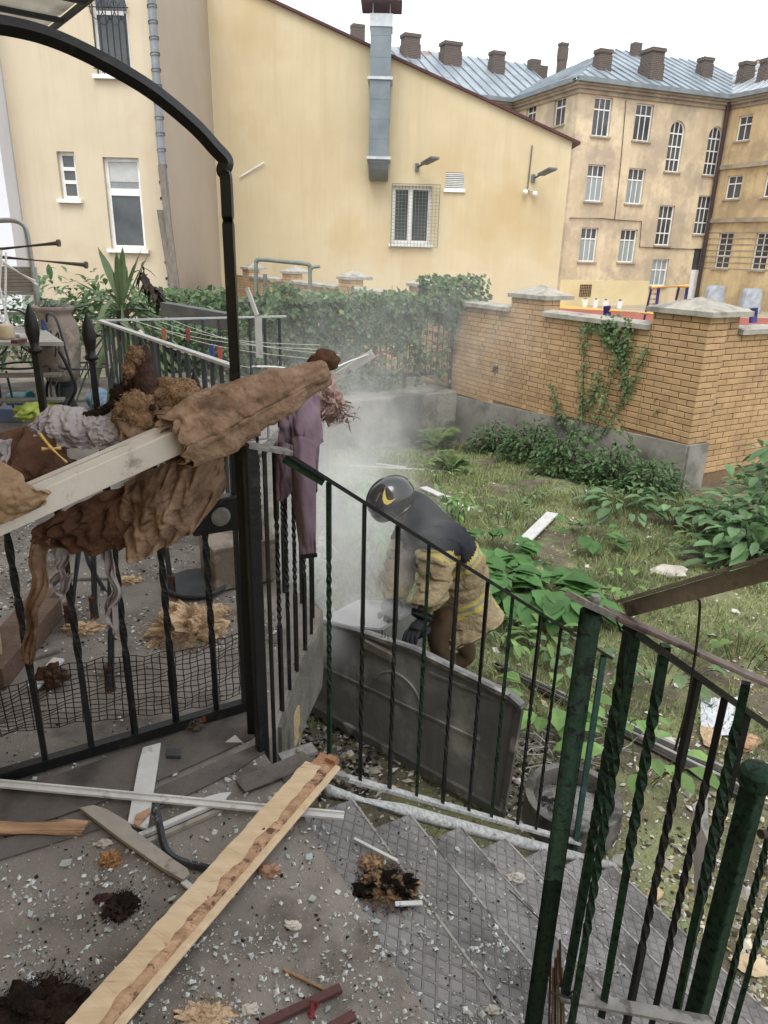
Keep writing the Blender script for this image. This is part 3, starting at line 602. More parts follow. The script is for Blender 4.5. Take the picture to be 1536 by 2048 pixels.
def coping(face, a, b, c_in, c_out):
    pr = [(c_out, .640), (c_out, .70), ((c_in + c_out) / 2, .735), (c_in, .70), (c_in, .640)]
    MB().add([face(a, z, d) for d, z in pr] + [face(b, z, d) for d, z in pr], [(0, 1, 2, 3, 4), (9, 8, 7, 6, 5)] + [(i, (i + 1) % 5 + 0, (i + 1) % 5 + 5, i + 5) for i in range(5)]).build('coping', m_cop, bw)
edges = [(.83, 2.79), (3.57, 5.99), (6.61, 8.99), (9.61, 12.29), (12.91, 15.39)]
for a, b in edges: coping(wp, a, b, -.33, .06)
coping(rp, .66, 3.6, -.39, .0); coping(rp, 3.6, 6.5, -.39, .0)
def cap(c0, c1, c2, c3, z, h):
    c = [V((*p.xy, 0)) for p in (c0, c1, c2, c3)]; ctr = sum(c, V((0, 0, 0))) / 4; up = V((0, 0, 1))
    o = [ctr + (p - ctr) * 1.13 for p in c]
    MB().add([p + up * z for p in o] + [p + up * (z + .06) for p in o] + [ctr + up * (z + h)], [(3, 2, 1, 0), (0, 1, 5, 4), (1, 2, 6, 5), (2, 3, 7, 6), (3, 0, 4, 7), (4, 5, 8), (5, 6, 8), (6, 7, 8), (7, 4, 8)]).build('pillar_cap', m_cop, bw)
cap(wp(.84, 0, .01), wp(-.01, 0, .01), rp(.66, 0, .01), wp(.84, 0, -.66), .862, .20)
for a, b in PIL[1:]: cap(wp(b, 0, .01), wp(a, 0, .01), wp(a, 0, -.5), wp(b, 0, -.5), .862, .20)
# ------------------------------------------------------------------ garden ground, retaining wall, fence
m_soil = mat('garden_soil', '#6e6550', '#554c3b', scale=7, detail=10, bump=.8, bscale=45, stain='#7a8052', sscale=2.0, slo=.46, shi=.60, bdist=.03, rough=.95)
gn = 110; P = [[V((-6 + 16 * i / gn, .2 + 13.6 * j / gn, 0)) for j in range(gn + 1)] for i in range(gn + 1)]
for row in P:
    for p in row: p.z = ground_z(p.x, p.y)
gmb = MB().grid(P); gmb.f = [f[::-1] for f in gmb.f]; gmb.build('garden_ground', m_soil, loc=(0, 6, -1.22), kind='structure', smooth=True)
FX = V((1.16, 12.88)); fdir = -R2
rwm = MB(); a, b = V((1.2, 12.14)), V((1.2, 12.14)) - R2 * 8
rwm.hexa([V((a.x, a.y, -2)), V((b.x, b.y, -2)), V((*(b + Q2 * 1.2), -2)), V((*(a + Q2 * .95), -2)), V((a.x, a.y, -.74)), V((b.x, b.y, -.74)), V((*(b + Q2 * 1.2), -.74)), V((*(a + Q2 * .95), -.74))])
rwo = rwm.build('retaining_wall', mat('mossy_concrete', '#8d8a7c', '#6b695d', scale=2.5, detail=10, bump=.8, bscale=18, bdist=.03, stain='#3d3c33', sscale=1.3, slo=.46, shi=.6), bevel=.02)
tag(rwo, 'low mossy concrete retaining wall below the ivy-covered fence', 'wall')
m_rust = mat('rusty_iron', '#4a3b33', '#35302c', scale=8, rough=.8, bump=.3)
fence = thing('iron_fence', 'rusty iron fence of thin bars overgrown with ivy above the low wall', 'fence', (FX.x, FX.y, -.74))
def fp(t, z, d=0.0): return V((FX.x - R2.x * t - Q2.x * d, FX.y - R2.y * t - Q2.y * d, z))
for t in (.05, 1.0, 2.35, 3.7, 5.0, 6.3): MB().bar(fp(t, -.78), fp(t, .74), .06, .06).build('post', m_rust, fence)
MB().bar(fp(0, .68), fp(6.6, .68), .05, .09).build('top_rail', m_rust, fence); MB().bar(fp(0, -.52), fp(6.6, -.52), .05, .07).build('bottom_rail', m_rust, fence)
k = 0; t = .12
ref = MB().tube([fp(t, -.5), fp(t, .66)], .009, 5).build('fence_bar', m_rust, fence)
while t < 6.5: t += .115; inst(ref, fence, Matrix.Translation(-r3 * (t - .12)), 'fence_bar')
for z in (-.1, .3): MB().tube([fp(0.05, z), fp(6.5, z)], .006, 5).build('tie_wire', m_rust, fence)
# ------------------------------------------------------------------ house beside the camera, terrace, landing
m_house = mat('ochre_house_render', '#c2a873', '#b39a68', scale=1, bump=.1)
house = thing('house', 'cream rendered house corner at the edge of the terrace', 'building', (-1.5, 2.4, 0))
def hp(t, z, d=0.0): return V((Q2.x * t + R2.x * d, Q2.y * t + R2.y * d, z))     # along the house front / out from it
hw = MB()
hw.hexa([hp(2.62, -1.5, -.5), hp(2.92, -1.5, -.5), hp(2.92, -1.5, -.05), hp(2.62, -1.5, -.05), hp(2.62, 3.4, -.5), hp(2.92, 3.4, -.5), hp(2.92, 3.4, -.05), hp(2.62, 3.4, -.05)])
hw.build('pillar', m_house, house)
hw = MB()
for a, b in ((3.3, 8.3),): hw.hexa([hp(a, -1.5, -.9), hp(b, -1.5, -.9), hp(b, -1.5, -.62), hp(a, -1.5, -.62), hp(a, 7, -.9), hp(b, 7, -.9), hp(b, 7, -.62), hp(a, 7, -.62)])
hw.hexa([hp(-7, -1.5, -.9), hp(2.6, -1.5, -.9), hp(2.6, -1.5, -.72), hp(-7, -1.5, -.72), hp(-7, 7, -.9), hp(2.6, 7, -.9), hp(2.6, 7, -.72), hp(-7, 7, -.72)])
hw.build('wall', m_house, house)
m_floor = mat('porch_floor', '#8a827a', '#6c655e', scale=2.2, detail=12, bump=.35, bscale=110, stain='#544c45', sscale=3.2, slo=.48, shi=.66, rough=.85, bdist=.006)
edge_in = [hp(2.0, 0, .625), V((-.325, 1.95, 0)), V((-.325, 2.25, 0)), V((-.29, 2.5, 0)), V((-.262, 2.66, 0)), V((-.27, 2.8, 0)), V((-.33, 2.9, 0)), V((-.44, 2.98, 0)), V((-.655, 3.16, 0))]
O2 = V((-.366, 1.86)); D2, E2 = R2, -Q2
def sp3(s, z, w_=0.0): return V((O2.x + D2.x * s + E2.x * w_, O2.y + D2.y * s + E2.y * w_, z))
flo = [sp3(0, 0, 4.0), sp3(0, 0, .0), V((-.335, 1.98, 0)), V((-.325, 2.25, 0)), V((-.29, 2.5, 0)), V((-.262, 2.66, 0)), V((-.27, 2.8, 0)), V((-.35, 2.92, 0)), V((-.655, 3.2, 0)),
       hp(5.27, 0, 1.08), hp(5.3, 0, 2.4), hp(9, 0, 2.4), hp(9, 0, -.9), hp(-5, 0, -.9)]
MB().prism([p + V((0, 0, -.13)) for p in flo], (0, 0, .13)).build('porch_floor', m_floor, loc=(0, 2, -.13), kind='structure')
m_under = mat('landing_underside', '#7d745f', '#5d5647', scale=3, stain='#3a362e', sscale=2)
MB().box(-3.2, -.62, 1.2, 1.3, -1.6, -.13).build('landing_base', m_under, loc=(-1.5, 2.2, -1.6), kind='structure')
lp = MB(); lp.prism([V((-.46, 2.06, -1.6)), V((-.36, 2.0, -1.6)), V((-.30, 2.28, -1.6)), V((-.42, 2.36, -1.6))], (0, 0, 1.469)); lp.build('landing_pier', mat('peeling_ochre', '#b09a66', '#a08a5a', scale=4, stain='#57524a', sscale=3, slo=.48, shi=.52, bump=.4), kind='structure')
fl2 = MB()
fas = flo[2:9]
for i in range(len(fas) - 1):
    a, b = fas[i], fas[i + 1]; n = (b - a).cross(V((0, 0, 1))).normalized() * .012
    fl2.hexa([a - n + V((0, 0, -.30)), b - n + V((0, 0, -.30)), b + n + V((0, 0, -.30)), a + n + V((0, 0, -.30)), a - n + V((0, 0, -.004)), b - n + V((0, 0, -.004)), b + n + V((0, 0, -.004)), a + n + V((0, 0, -.004))])
fl2.build('slab_fascia', mat('fascia_concrete', '#77736a', '#5a564e', scale=5, bump=.4, stain='#3f3c36', sscale=3), loc=(-.3, 2.5, -.3), kind='structure')
MB().box(-3.5, -.75, 2.4, 9, -1.9, -.135).build('terrace_base', m_under, loc=(-2, 5, -1.9), kind='structure')
# ------------------------------------------------------------------ stairs
m_tread = mat('diamond_plate', '#918d8b', '#75716f', scale=4, detail=10, rough=.62, metal=.25, bump=.15, objrand=.16, stain='#565252', sscale=3.0, slo=.48, shi=.66)
def tread_plate():
    m = m_tread.copy(); m.name = 'diamond_tread'; n = m.node_tree; N, L = n.nodes, n.links
    tc = N.new('ShaderNodeNewGeometry'); hts = []
    for ang in (35, -35):
        mp = N.new('ShaderNodeMapping'); mp.inputs['Rotation'].default_value[2] = math.radians(ang - 30); L.new(tc.outputs['Position'], mp.inputs[0])
        wv = N.new('ShaderNodeTexWave'); wv.inputs['Scale'].default_value = 9.5; wv.bands_direction = 'X'; L.new(mp.outputs[0], wv.inputs[0])
        cr_ = N.new('ShaderNodeValToRGB'); cr_.color_ramp.elements[0].position = .88; cr_.color_ramp.elements[1].position = .97; L.new(wv.outputs[0], cr_.inputs[0]); hts.append(cr_)
    ad = N.new('ShaderNodeMath'); ad.operation = 'MAXIMUM'; L.new(hts[0].outputs[0], ad.inputs[0]); L.new(hts[1].outputs[0], ad.inputs[1])
    bp = N.new('ShaderNodeBump'); bp.inputs['Strength'].default_value = 1; bp.inputs['Distance'].default_value = .0025; L.new(ad.outputs[0], bp.inputs['Height'])
    old = [x for x in N if x.type == 'BUMP' and x != bp][0]; L.new(old.outputs[0], bp.inputs['Normal']); L.new(bp.outputs[0], N['Principled BSDF'].inputs['Normal'])
    bs = N['Principled BSDF']; src = bs.inputs['Base Color'].links[0].from_socket
    mx = N.new('ShaderNodeMix'); mx.data_type = 'RGBA'; mx.inputs[7].default_value = (*lin('#3d3a3a'), 1); mu = N.new('ShaderNodeMath'); mu.operation = 'MULTIPLY'; mu.inputs[1].default_value = .18
    L.new(ad.outputs[0], mu.inputs[0]); L.new(mu.outputs[0], mx.inputs[0]); L.new(src, mx.inputs[6]); L.new(mx.outputs[2], bs.inputs['Base Color'])
    return m
m_dia = tread_plate()
RI, RU = .16, .225
m_nose = mat('worn_nosing', '#a09c99', '#85817d', scale=14, rough=.5, metal=.2, bump=.2, stain='#57524e', sscale=12)
st_ = thing('staircase', 'steel diamond-plate steps going down from the porch to the garden', 'stairs', sp3(.8, -1.28, .6))
for k in range(1, 9):
    z = -RI * k; s0, s1 = RU * (k - 1) - .02, RU * k + .012; w1_ = 1.05 if k > 1 else 1.5
    if k == 1: s0 = .003
    t = MB().hexa([sp3(s0, z - .03, .10 + .25 * (s1 - s0)), sp3(s0, z - .03, w1_), sp3(s1, z - .03, w1_), sp3(s1, z - .03, .17), sp3(s0, z, .10 + .25 * (s1 - s0)), sp3(s0, z, w1_), sp3(s1, z, w1_), sp3(s1, z, .17)])
    t.f = [f[::-1] for f in t.f]
    t.build('tread', m_dia, st_, bevel=.004)
    MB().bar(sp3(s1 - .004, z - .008, .175), sp3(s1 - .004, z - .008, w1_), .007, .020).build('nosing', m_nose, st_)
    if k > 1: MB().hexa([sp3(s0 + .02, z, .25), sp3(s0 + .02, z, w1_ - .02), sp3(s0 + .03, z, w1_ - .02), sp3(s0 + .03, z, .25), sp3(s0 + .02, z + RI - .032, .25), sp3(s0 + .02, z + RI - .032, w1_ - .02), sp3(s0 + .03, z + RI - .032, w1_ - .02), sp3(s0 + .03, z + RI - .032, .25)]).build('riser', mat('riser_dark', '#3d3b3b', '#2c2a2a'), st_)
m_wpipe = mat('chipped_white_pipe', '#b9bab8', '#8f908e', scale=60, lo=.4, hi=.65, bump=.3, stain='#6f6c69', sscale=70, slo=.56, shi=.68, rough=.5)
MB().tube([sp3(.16, -.13, .13), sp3(.45, -.335, .13), sp3(1.7, -1.24, .13)], .024, 10).build('stringer_pipe', m_wpipe, st_, smooth=True)
MB().bar(sp3(.05, -.30, 1.06), sp3(1.7, -1.45, 1.06), .05, .16).build('stringer', mat('stringer_black', '#232222', '#353231'), st_)
# ------------------------------------------------------------------ railings
m_green = mat('green_paint_iron', '#1c3c29', '#152f20', scale=60, detail=8, rough=.62, bump=.5, bscale=120, stain='#101613', sscale=55, slo=.54, shi=.60, lo=.4, hi=.6, bdist=.004, spec=.2)
m_black = mat('black_iron', '#17181a', '#101112', scale=20, rough=.45, bump=.35, bscale=80, stain='#2b2824', sscale=14, slo=.58, shi=.66, bdist=.004, spec=.4)
m_ironw = mat('worn_flat_iron', '#8d8a86', '#6f6b66', scale=12, rough=.5, metal=.15, bump=.3, stain='#5d5852', sscale=20, slo=.54, shi=.62)
fr = thing('stair_railing', 'dark green twisted-bar handrail along the far side of the steps', 'railing', sp3(.8, -1.2))
ztop = lambda s: 1.0 if s < .03 else (.963 if s < .12 else .928 - .735 * (s - .12) + .0)
zbo = lambda s: -.225 - .717 * (s - .295)
MB().bar(sp3(-.01, 1.0), sp3(.115, .965), .045, .012).build('handrail_end', m_ironw, fr)
MB().bar(sp3(.105, .962), sp3(1.56, .962 - .735 * 1.455), .035, .012).build('handrail', m_black, fr)
MB().bar(sp3(.10, .950), sp3(.22, .865), .006, .03).build('gusset', m_green, fr)
ref = None
for k, s in enumerate([.235, .355, .478, .60, .725, .86, .983, 1.135, 1.25, 1.385]):
    zt_, zb_ = .962 - .735 * (s - .105) - .006, zbo(s)
    if k == 0: zb_ = -.12
    if ref is None: MB().twist(sp3(s, zb_), sp3(s, zt_), .013, 3, 40, .3, .25, .75).build('baluster', m_green, fr)
    else:
        pass
    if k > 0: MB().twist(sp3(s, zb_), sp3(s, zt_), .0115, 2.0, 36, .3 + k, .2, .62).build('baluster', m_black if k % 3 else m_green, fr)
    ref = True
MB().bar(sp3(1.52, -1.2), sp3(1.52, -.09), .022, .022).build('end_post', mat('teal_paint_iron', '#2f5a52', '#24463f', scale=20, bump=.3, rough=.45), fr)
MB().bar(sp3(.30, -.232), sp3(1.54, -1.115), .038, .012).build('bottom_rail', m_wpipe, fr)
MB().bar(sp3(.06, -.06, -.0), sp3(.18, -.06, -.0), .05, .012).build('bottom_bracket', m_ironw, fr)
MB().bar(sp3(.20, -.16, .0), sp3(.30, -.225, .0), .04, .012).build('bracket_strap', m_ironw, fr)
MB().bar(sp3(.155, -.075, .0), sp3(.155, -.17, .0), .045, .04).build('clamp', m_ironw, fr)
MB().lathe(sp3(.125, -.056), [(.012, 0), (.012, .01), (.006, .014)], 6).build('bolt', m_ironw, fr)
# newel post with landing rail round the slab corner
nl_ = thing('landing_railing', 'black iron railing on the rounded landing corner beside the gate', 'railing', (-.33, 2.3, 0))
MB().bar(sp3(0, -.75), sp3(0, 1.0), .036, .036, up=r3).build('newel_post', m_black, nl_, bevel=.004)
MB().bar(sp3(.04, -.1), sp3(.04, .985), .010, .010, up=r3).build('post_stay', m_black, nl_)
rail = [V((-.366, 1.90)), V((-.335, 2.05)), V((-.322, 2.25)), V((-.30, 2.45)), V((-.285, 2.62)), V((-.30, 2.78)), V((-.40, 2.92)), V((-.66, 3.14))]
for i in range(len(rail) - 1): MB().bar(V((*rail[i], .955)), V((*rail[i + 1], .955)), .035, .012).build('top_rail', m_ironw, nl_)
tp = rail[-1]
n_ = 0
for a, b, c in ((1, 2, .1), (1, 2, .75), (2, 3, .35), (3, 4, .1), (3, 4, .85), (4, 5, .7), (5, 6, .6), (6, 7, .2), (6, 7, .65)):
    p = rail[a].lerp(rail[b], c); MB().twist(V((p.x, p.y, -.01)), V((p.x, p.y, .95)), .0125, 3, 36, .5 + c, .35, .75).build('baluster', m_black, nl_)
# terrace railing along the strip
m_grey = mat('dark_grey_iron', '#3f4346', '#34383a', scale=10, rough=.5, bump=.2)
m_wrail = mat('pale_rail', '#b7babb', '#a3a7a8', scale=6, rough=.5)
TR0, TR1 = V((-.66, 3.14)), V((-1.957, 4.959))
tr = thing('terrace_railing', 'dark upright-bar railing with a pale top rail along the narrow terrace', 'railing', (-1.3, 4.05, 0))
MB().bar(V((*TR0, 1.0)), V((*TR1, 1.0)), .035, .014).build('top_rail', m_wrail, tr); MB().bar(V((*TR0, .06)), V((*TR1, .06)), .03, .012).build('bottom_rail', m_grey, tr)
n_ = 19; p = TR0.lerp(TR1, .03); ref = MB().bar(V((*p, .06)), V((*p, .99)), .03, .012, up=nw3).build('baluster', m_grey, tr)
for k in range(1, n_ + 1): dlt = (TR1 - TR0) * (.94 * k / n_); inst(ref, tr, Matrix.Translation((dlt.x, dlt.y, 0)), 'baluster')
tr2 = thing('crosswise_railing', 'dark railing turning outward at the terrace corner with washing lines tied on', 'railing', (-1.5, 5.5, 0))
TR2 = V((-1.957, 4.959)) + R2 * 1.35
MB().bar(V((*TR1, 1.003)), V((*TR2, 1.003)), .025, .012).build('top_rail', m_wrail, tr2); MB().bar(V((*TR1, .06)), V((*TR2, .06)), .03, .012).build('bottom_rail', m_grey, tr2)
p = TR1.lerp(TR2, .08); ref = MB().bar(V((*p, .06)), V((*p, .99)), .03, .012, up=r3).build('baluster', m_grey, tr2)
for k in range(1, 11): dlt = (TR2 - TR1) * (.088 * k); inst(ref, tr2, Matrix.Translation((dlt.x, dlt.y, 0)), 'baluster')
# near railing
nr = thing('near_stair_railing', 'thick green peeling post and sloping twisted-bar railing on the near side of the steps', 'railing', sp3(.5, -.3, 1.08))
pz0, pz1 = sp3(.18, -.17, 1.08), sp3(.18, .965, 1.08)
MB().tube([pz0, pz1], .0175, 14).build('newel_post', m_green, nr, smooth=True)
MB().lathe(sp3(.18, -.165, 1.08), [(.045, 0), (.045, .012), (.03, .03), (.022, .05)], 14).build('post_foot', m_ironw, nr)
MB().bar(sp3(.14, .998, 1.08), sp3(.30, .905, 1.08), .042, .010).build('rail_plate', m_ironw, nr)
MB().lathe(sp3(.185, .978, 1.08), [(.010, 0), (.010, .008), (.007, .014)], 6).build('bolt', m_ironw, nr)
zt_ = lambda s: .965 - .735 * (s - .2); zb2 = lambda s: -.06 - .735 * (s - .2)
MB().bar(sp3(.28, zt_(.28), 1.08), sp3(1.1, zt_(1.1), 1.08), .03, .012).build('handrail', m_black, nr)
MB().bar(sp3(.25, zb2(.25), 1.08), sp3(1.1, zb2(1.1), 1.08), .035, .010).build('bottom_rail', m_ironw, nr)
for k, s in enumerate((.30, .50, .605, .70, .93, 1.02)): MB().twist(sp3(s, zb2(s), 1.08), sp3(s, zt_(s) - .004, 1.08), .0135, 2.5, 36, .2 + k, .3, .8).build('baluster', m_black if k in (1, 2, 3) else m_green, nr)
bp_ = sp3(.80, -.75, 1.08); MB().bar(bp_, sp3(.80, .40, 1.08), .046, .046, up=r3).build('square_post', m_green, nr, bevel=.006)
MB().lathe(sp3(.80, .40, 1.08), [(.034, -.04), (.038, -.03), (.038, 0), (.03, .012), (.012, .02)], 16).build('post_cap', m_green, nr)
MB().tube([sp3(.78, .27, 1.13), sp3(.86, .25, 1.15), sp3(1.0, .235, 1.16)], .011, 8).build('latch_pin', m_rust, nr)
# ------------------------------------------------------------------ black gate, arch, canopy
GT0 = V((-.43, 2.07))
def gp(t, z, d=0.0): return V((GT0.x - R2.x * t + Q2.x * d, GT0.y - R2.y * t + Q2.y * d, z))
gate = thing('spear_top_gate', 'black iron gate of twisted bars with spear finials across the porch', 'gate', gp(.4, 0))
MB().bar(gp(.0, .03), gp(1.0, .03), .03, .035).build('bottom_rail', m_black, gate)
MB().bar(gp(.14, 1.0), gp(1.0, 1.0), .012, .03).build('middle_rail', m_black, gate)
for k, (t, zt_) in enumerate(((.13, 1.165), (.265, 1.26), (.395, 1.325), (.525, 1.35), (.655, 1.35), (.785, 1.32))):
    pk = MB().twist(gp(t, .03), gp(t, zt_ - .11), .0155, 1.6, 60, .3 * k, .25, .72).build('picket', m_black, gate)
    MB().lathe(gp(t, zt_ - .115), [(.009, 0), (.017, .004), (.017, .012), (.010, .016), (.012, .03), (.0165, .05), (.017, .07), (.012, .095), (.004, .115), (.001, .12)], 12).build('spear_finial', m_black, pk, smooth=True)
MB().bar(gp(.035, .0), gp(.035, 1.02), .018, .012, up=r3).build('stile', m_black, gate)
MB().obox(gp(.085, .735), r3 * .085, q3 * .022, V((0, 0, .055))).build('lock_box', m_black, gate, bevel=.006)
lk = MB().lathe(gp(.085, .733, -.023), [(.03, 0), (.03, .003), (.022, .006)], 18, axis=-q3).build('lock_plate', m_ironw, gate)
# plastic netting tied along the gate foot
nm = MB(); NU, NV = 44, 13
def net(i, j):
    a, b = i / NU, j / NV; t = -.0 + 1.05 * a; sag = math.sin(min(1, max(0, (a - .2) / .8)) * math.pi * .5)
    top = .27 - .02 * math.sin(a * 9) - .11 * max(0, a - .55); bulge = .05 + .20 * sag * (1 - b) ** 1.0 * .6 + .05 * sag
    return gp(t, .015 + b * top + .004 * math.sin(i * 1.7 + j), .03 + bulge * (1 - .55 * b) + .006 * math.sin(i * .9 + j * 1.3))
for i in range(NU + 1): nm.tube([net(i, j) for j in range(NV + 1)], .0016, 4, cap=False)
for j in range(NV + 1): nm.tube([net(i, j) for i in range(0, NU + 1, 1)], .0016, 4, cap=False)
nt_ = nm.build('plastic_netting', mat('black_plastic', '#0f1010', '#1b1c1c', rough=.5, bump=0)); tag(nt_, 'sagging black plastic garden netting behind the gate bars', 'netting')
arch = thing('arched_canopy_frame', 'black steel tube post bending into an arch above the gate', 'frame', (-.406, 1.93, 0))
pb = V((-.412, 1.935))
MB().tube([V((*pb, -.12)), V((*pb, 1.551))], .0185, 4, rot=math.pi / 4).build('post', m_black, arch)
apx = [(462, 345), (452, 322), (430, 296), (385, 248), (300, 179), (200, 120), (110, 78), (30, 55), (-80, 40), (-200, 40)]
ac = curve_pts([V((*pb, 1.55)), V((*pb, 1.655)), V((*pb, 1.672)) + -r3 * .006] + [GP(u, v, pb, E2) for u, v in apx[1:]], 6)
am = MB().tube(ac, .0185, 4, rot=math.pi / 4)
am.build('arch_tube', m_black, arch)
can = thing('glazed_canopy', 'pale dirty glazed canopy panels on grey purlins above the porch', 'canopy', GZ(-100, -100, 2.3))
m_poly = mat('dirty_polycarbonate', '#cfcbc2', '#b5b0a6', scale=5, trans=.85, bump=.1, stain='#a8a297', sscale=6, slo=.55, shi=.7, rough=.3)
zc = 2.3
def cz(u, v, dz=0.0): return GZ(u, v, zc) + V((0, 0, dz))
c0, c1 = cz(78, 66), cz(168, -8); ed = (c1 - c0).normalized(); ou = V((-ed.y, ed.x, 0))
if ou.x > 0: ou = -ou
def cq(a, b, dz=0.0): return c0 + ed * a + ou * b + V((0, 0, dz))
for k in range(0, 6):
    MB().hexa([cq(.30 * k + .012, 0), cq(.30 * k + .288, 0), cq(.30 * k + .288, 1.6), cq(.30 * k + .012, 1.6), cq(.30 * k + .012, 0, .008), cq(.30 * k + .288, 0, .008), cq(.30 * k + .288, 1.6, .008), cq(.30 * k + .012, 1.6, .008)]).build('canopy_panel', m_poly, can)
    MB().bar(cq(.30 * k, -.01, -.012), cq(.30 * k, 1.6, -.012), .014, .018).build('purlin', m_grey, can)
MB().bar(cq(-.02, -.012, -.01), cq(1.75, -.012, -.01), .012, .02).build('edge_bar', m_grey, can); MB().bar(cq(-.02, .45, -.03), cq(1.75, .45, -.03), .014, .018).build('edge_bar', m_grey, can)
# ------------------------------------------------------------------ draped burnt cloth on a white frame bar
def crease(p):
    """creased-sheet relief: sharp ridges between flat facets"""
    d = noise.voronoi(p)[0]; return min(d[1] - d[0], .7)
def drape(top, bot, nu, nv, amp, freq, seed, sag=0.0, jag=0.0, belly=0.0, fine=.35, sway=0.0):
    """wrinkled sheet between two curves given as (picture x, picture y, distance)"""
    def cur(c):
        P3 = curve_pts([GY(u, v, Y) for u, v, Y in c], 12); n = len(P3) - 1
        return lambda t: P3[min(int(t * n), n - 1)].lerp(P3[min(int(t * n), n - 1) + 1], t * n - min(int(t * n), n - 1))
    T, B = cur(top), cur(bot); out = []
    for i in range(nu + 1):
        a = i / nu; row = []
        for j in range(nv + 1):
            b = j / nv; bb = b * (1 - jag * .5 + jag * noise.noise(V((a * 14, seed, 0)))) if j == nv else b
            p = T(a).lerp(B(a), bb); s = V((a * freq, b * freq * .45, seed * 7.3))
            wb = .5 * noise.noise(V((a * 2, b * 2, seed))); w_ = .6 * noise.fractal(s * .7, 1.0, 2.0, 2) + 1.1 * (.7 - 2.4 * abs(noise.noise(V((a * freq * 1.0 + b * 1.3 + wb, b * .9 - a * .8, seed))))) + .55 * (.6 - 2.4 * abs(noise.noise(V((a * freq * 2.0 - b * 1.5 + wb, b * 1.4 + wb, seed + 4))))) + fine * .35 * noise.noise(V((a * freq * 5, b * 6, seed + 2))) - 1.5 * (crease(V((a * freq * .9 + .4 * wb, b * freq * .75 + wb, seed))) - .3) - .7 * (crease(V((a * freq * 2.1 + wb, b * freq * 1.7 - wb, seed + 9))) - .3)
            p = p + V((.3 * amp * noise.noise(s * 1.9 + V((9, 0, 0))), -amp * w_ - belly * math.sin(math.pi * a) * math.sin(math.pi * min(b * 1.1, 1)), -sag * math.sin(math.pi * a) * b + .4 * amp * noise.noise(s * 2.3)))
            if sway: p = T(.5).lerp(B(.5), b) * (.45 * abs(noise.noise(V((b * 5, seed, 3)))) * b) + p * (1 - .45 * abs(noise.noise(V((b * 5, seed, 3)))) * b) + V((sway * noise.noise(V((b * 3.3, seed, 1))) * min(1, b * 3), 0, 0))
            row.append(p)
        out.append(row)
    return out
def cloth(name, m, parent, *args, th=.004, sub=1, **kw): return MB().grid(drape(*args, **kw)).build(name, m, parent, smooth=True, solid=th, subd=sub)
m_brown = mat('scorched_brown_cloth', '#927459', '#775b43', scale=7, detail=5, rough=.85, bump=1, bscale=34, stain='#4a3424', sscale=6, slo=.52, shi=.74, bdist=.014, spec=.15)
m_brown2 = mat('dark_brown_cloth', '#5f3f2a', '#4a2f1f', scale=8, rough=.85, bump=1, bscale=34, stain='#241912', sscale=5, slo=.54, shi=.66, bdist=.014, spec=.15)
m_tan = mat('tan_cloth', '#9a7b58', '#836646', scale=8, rough=.85, bump=1, bscale=34, stain='#4d3826', sscale=7, slo=.55, shi=.7, bdist=.012, spec=.15)
m_film = mat('crumpled_film', '#beb4b2', '#a39899', scale=9, rough=.3, bump=.3, bscale=60, trans=.3, spec=.5)
m_pvc = mat('cream_pvc', '#c9c0b2', '#b9b0a3', scale=6, rough=.4, bump=.1, stain='#8c8274', sscale=12, slo=.6, shi=.7)
b0, b1 = GY(-60, 1062, 1.42), GY(648, 748, 2.02)
fb = thing('white_frame_bar', 'broken cream plastic door-frame bar lying over the gate', 'frame bar', b0.lerp(b1, .4))
bd = (b1 - b0).normalized(); bs_, bu_ = frame_of(bd)
MB().bar(b0, b1, .05, .062).build('bar_body', m_pvc, fb, bevel=.003)
MB().bar(b0 + bu_ * .036 + bs_ * -.012, b0.lerp(b1, .52) + bu_ * .036 + bs_ * -.012, .022, .012).build('bar_lip', m_pvc, fb)
MB().bar(b0 + bu_ * .033 + bs_ * .018, b0.lerp(b1, .40) + bu_ * .033 + bs_ * .018, .012, .02).build('bar_lip', m_pvc, fb)
bc = thing('burnt_brown_cloth', 'scorched brown upholstery cloth wrapped round the white bar and hanging over the gate', 'cloth', b0.lerp(b1, .6))
def sleeve(t0, t1, n, rad, seed, up=0.0):
    P_ = []; K = 56
    for i in range(n + 1):
        t = t0 + (t1 - t0) * i / n; row = []
        for j in range(K + 1):
            an = 2 * math.pi * (j % K) / K; c = b0.lerp(b1, t + .05 * max(0, 1 - i / 8) * noise.noise(V((math.cos(an) * 2.2, math.sin(an) * 2.2, seed + 5)))) + bu_ * up; d = bs_ * math.cos(an) + bu_ * math.sin(an)
            q_ = V((t * 9, math.cos(an) * 1.1, math.sin(an) * 1.1 + seed)); rr = rad(t)
            sqr = 1 / max(abs(math.cos(an)), abs(math.sin(an))) ** .55; q2 = V((t * 7 + math.sin(an + seed) * .8, math.cos(an) * 1.6, math.sin(an) * 1.6)); f_ = sqr - 1 + .10 * noise.fractal(q_ * 1.3, 1, 2, 3) + .17 * (.45 - abs(noise.noise(q2 * 1.5))) + .13 * (.4 - abs(noise.noise(V((t * 4, math.cos(an) * 3.1, math.sin(an) * 3.1 + seed)) * 1.6))) + .03 * noise.noise(q_ * 9) - .26 * (crease(V((t * 11, math.cos(an) * 1.5, math.sin(an) * 1.5 + seed))) - .3) - .10 * (crease(V((t * 24, math.cos(an) * 3, math.sin(an) * 3 + seed))) - .3)
            row.append(c + d * rr * (1 + f_) * (1.0 if math.sin(an) > -.2 else .95))
        P_.append(row)
    return P_
MB().grid(sleeve(.50, 1.0, 110, lambda t: .053 + .010 * math.sin((t - .5) * 9) - .014 * max(0, (t - .85) / .15) + .003 * math.sin(t * 40), 3, .004)).build('wrapped_sleeve', m_brown, bc, smooth=True, solid=.003)
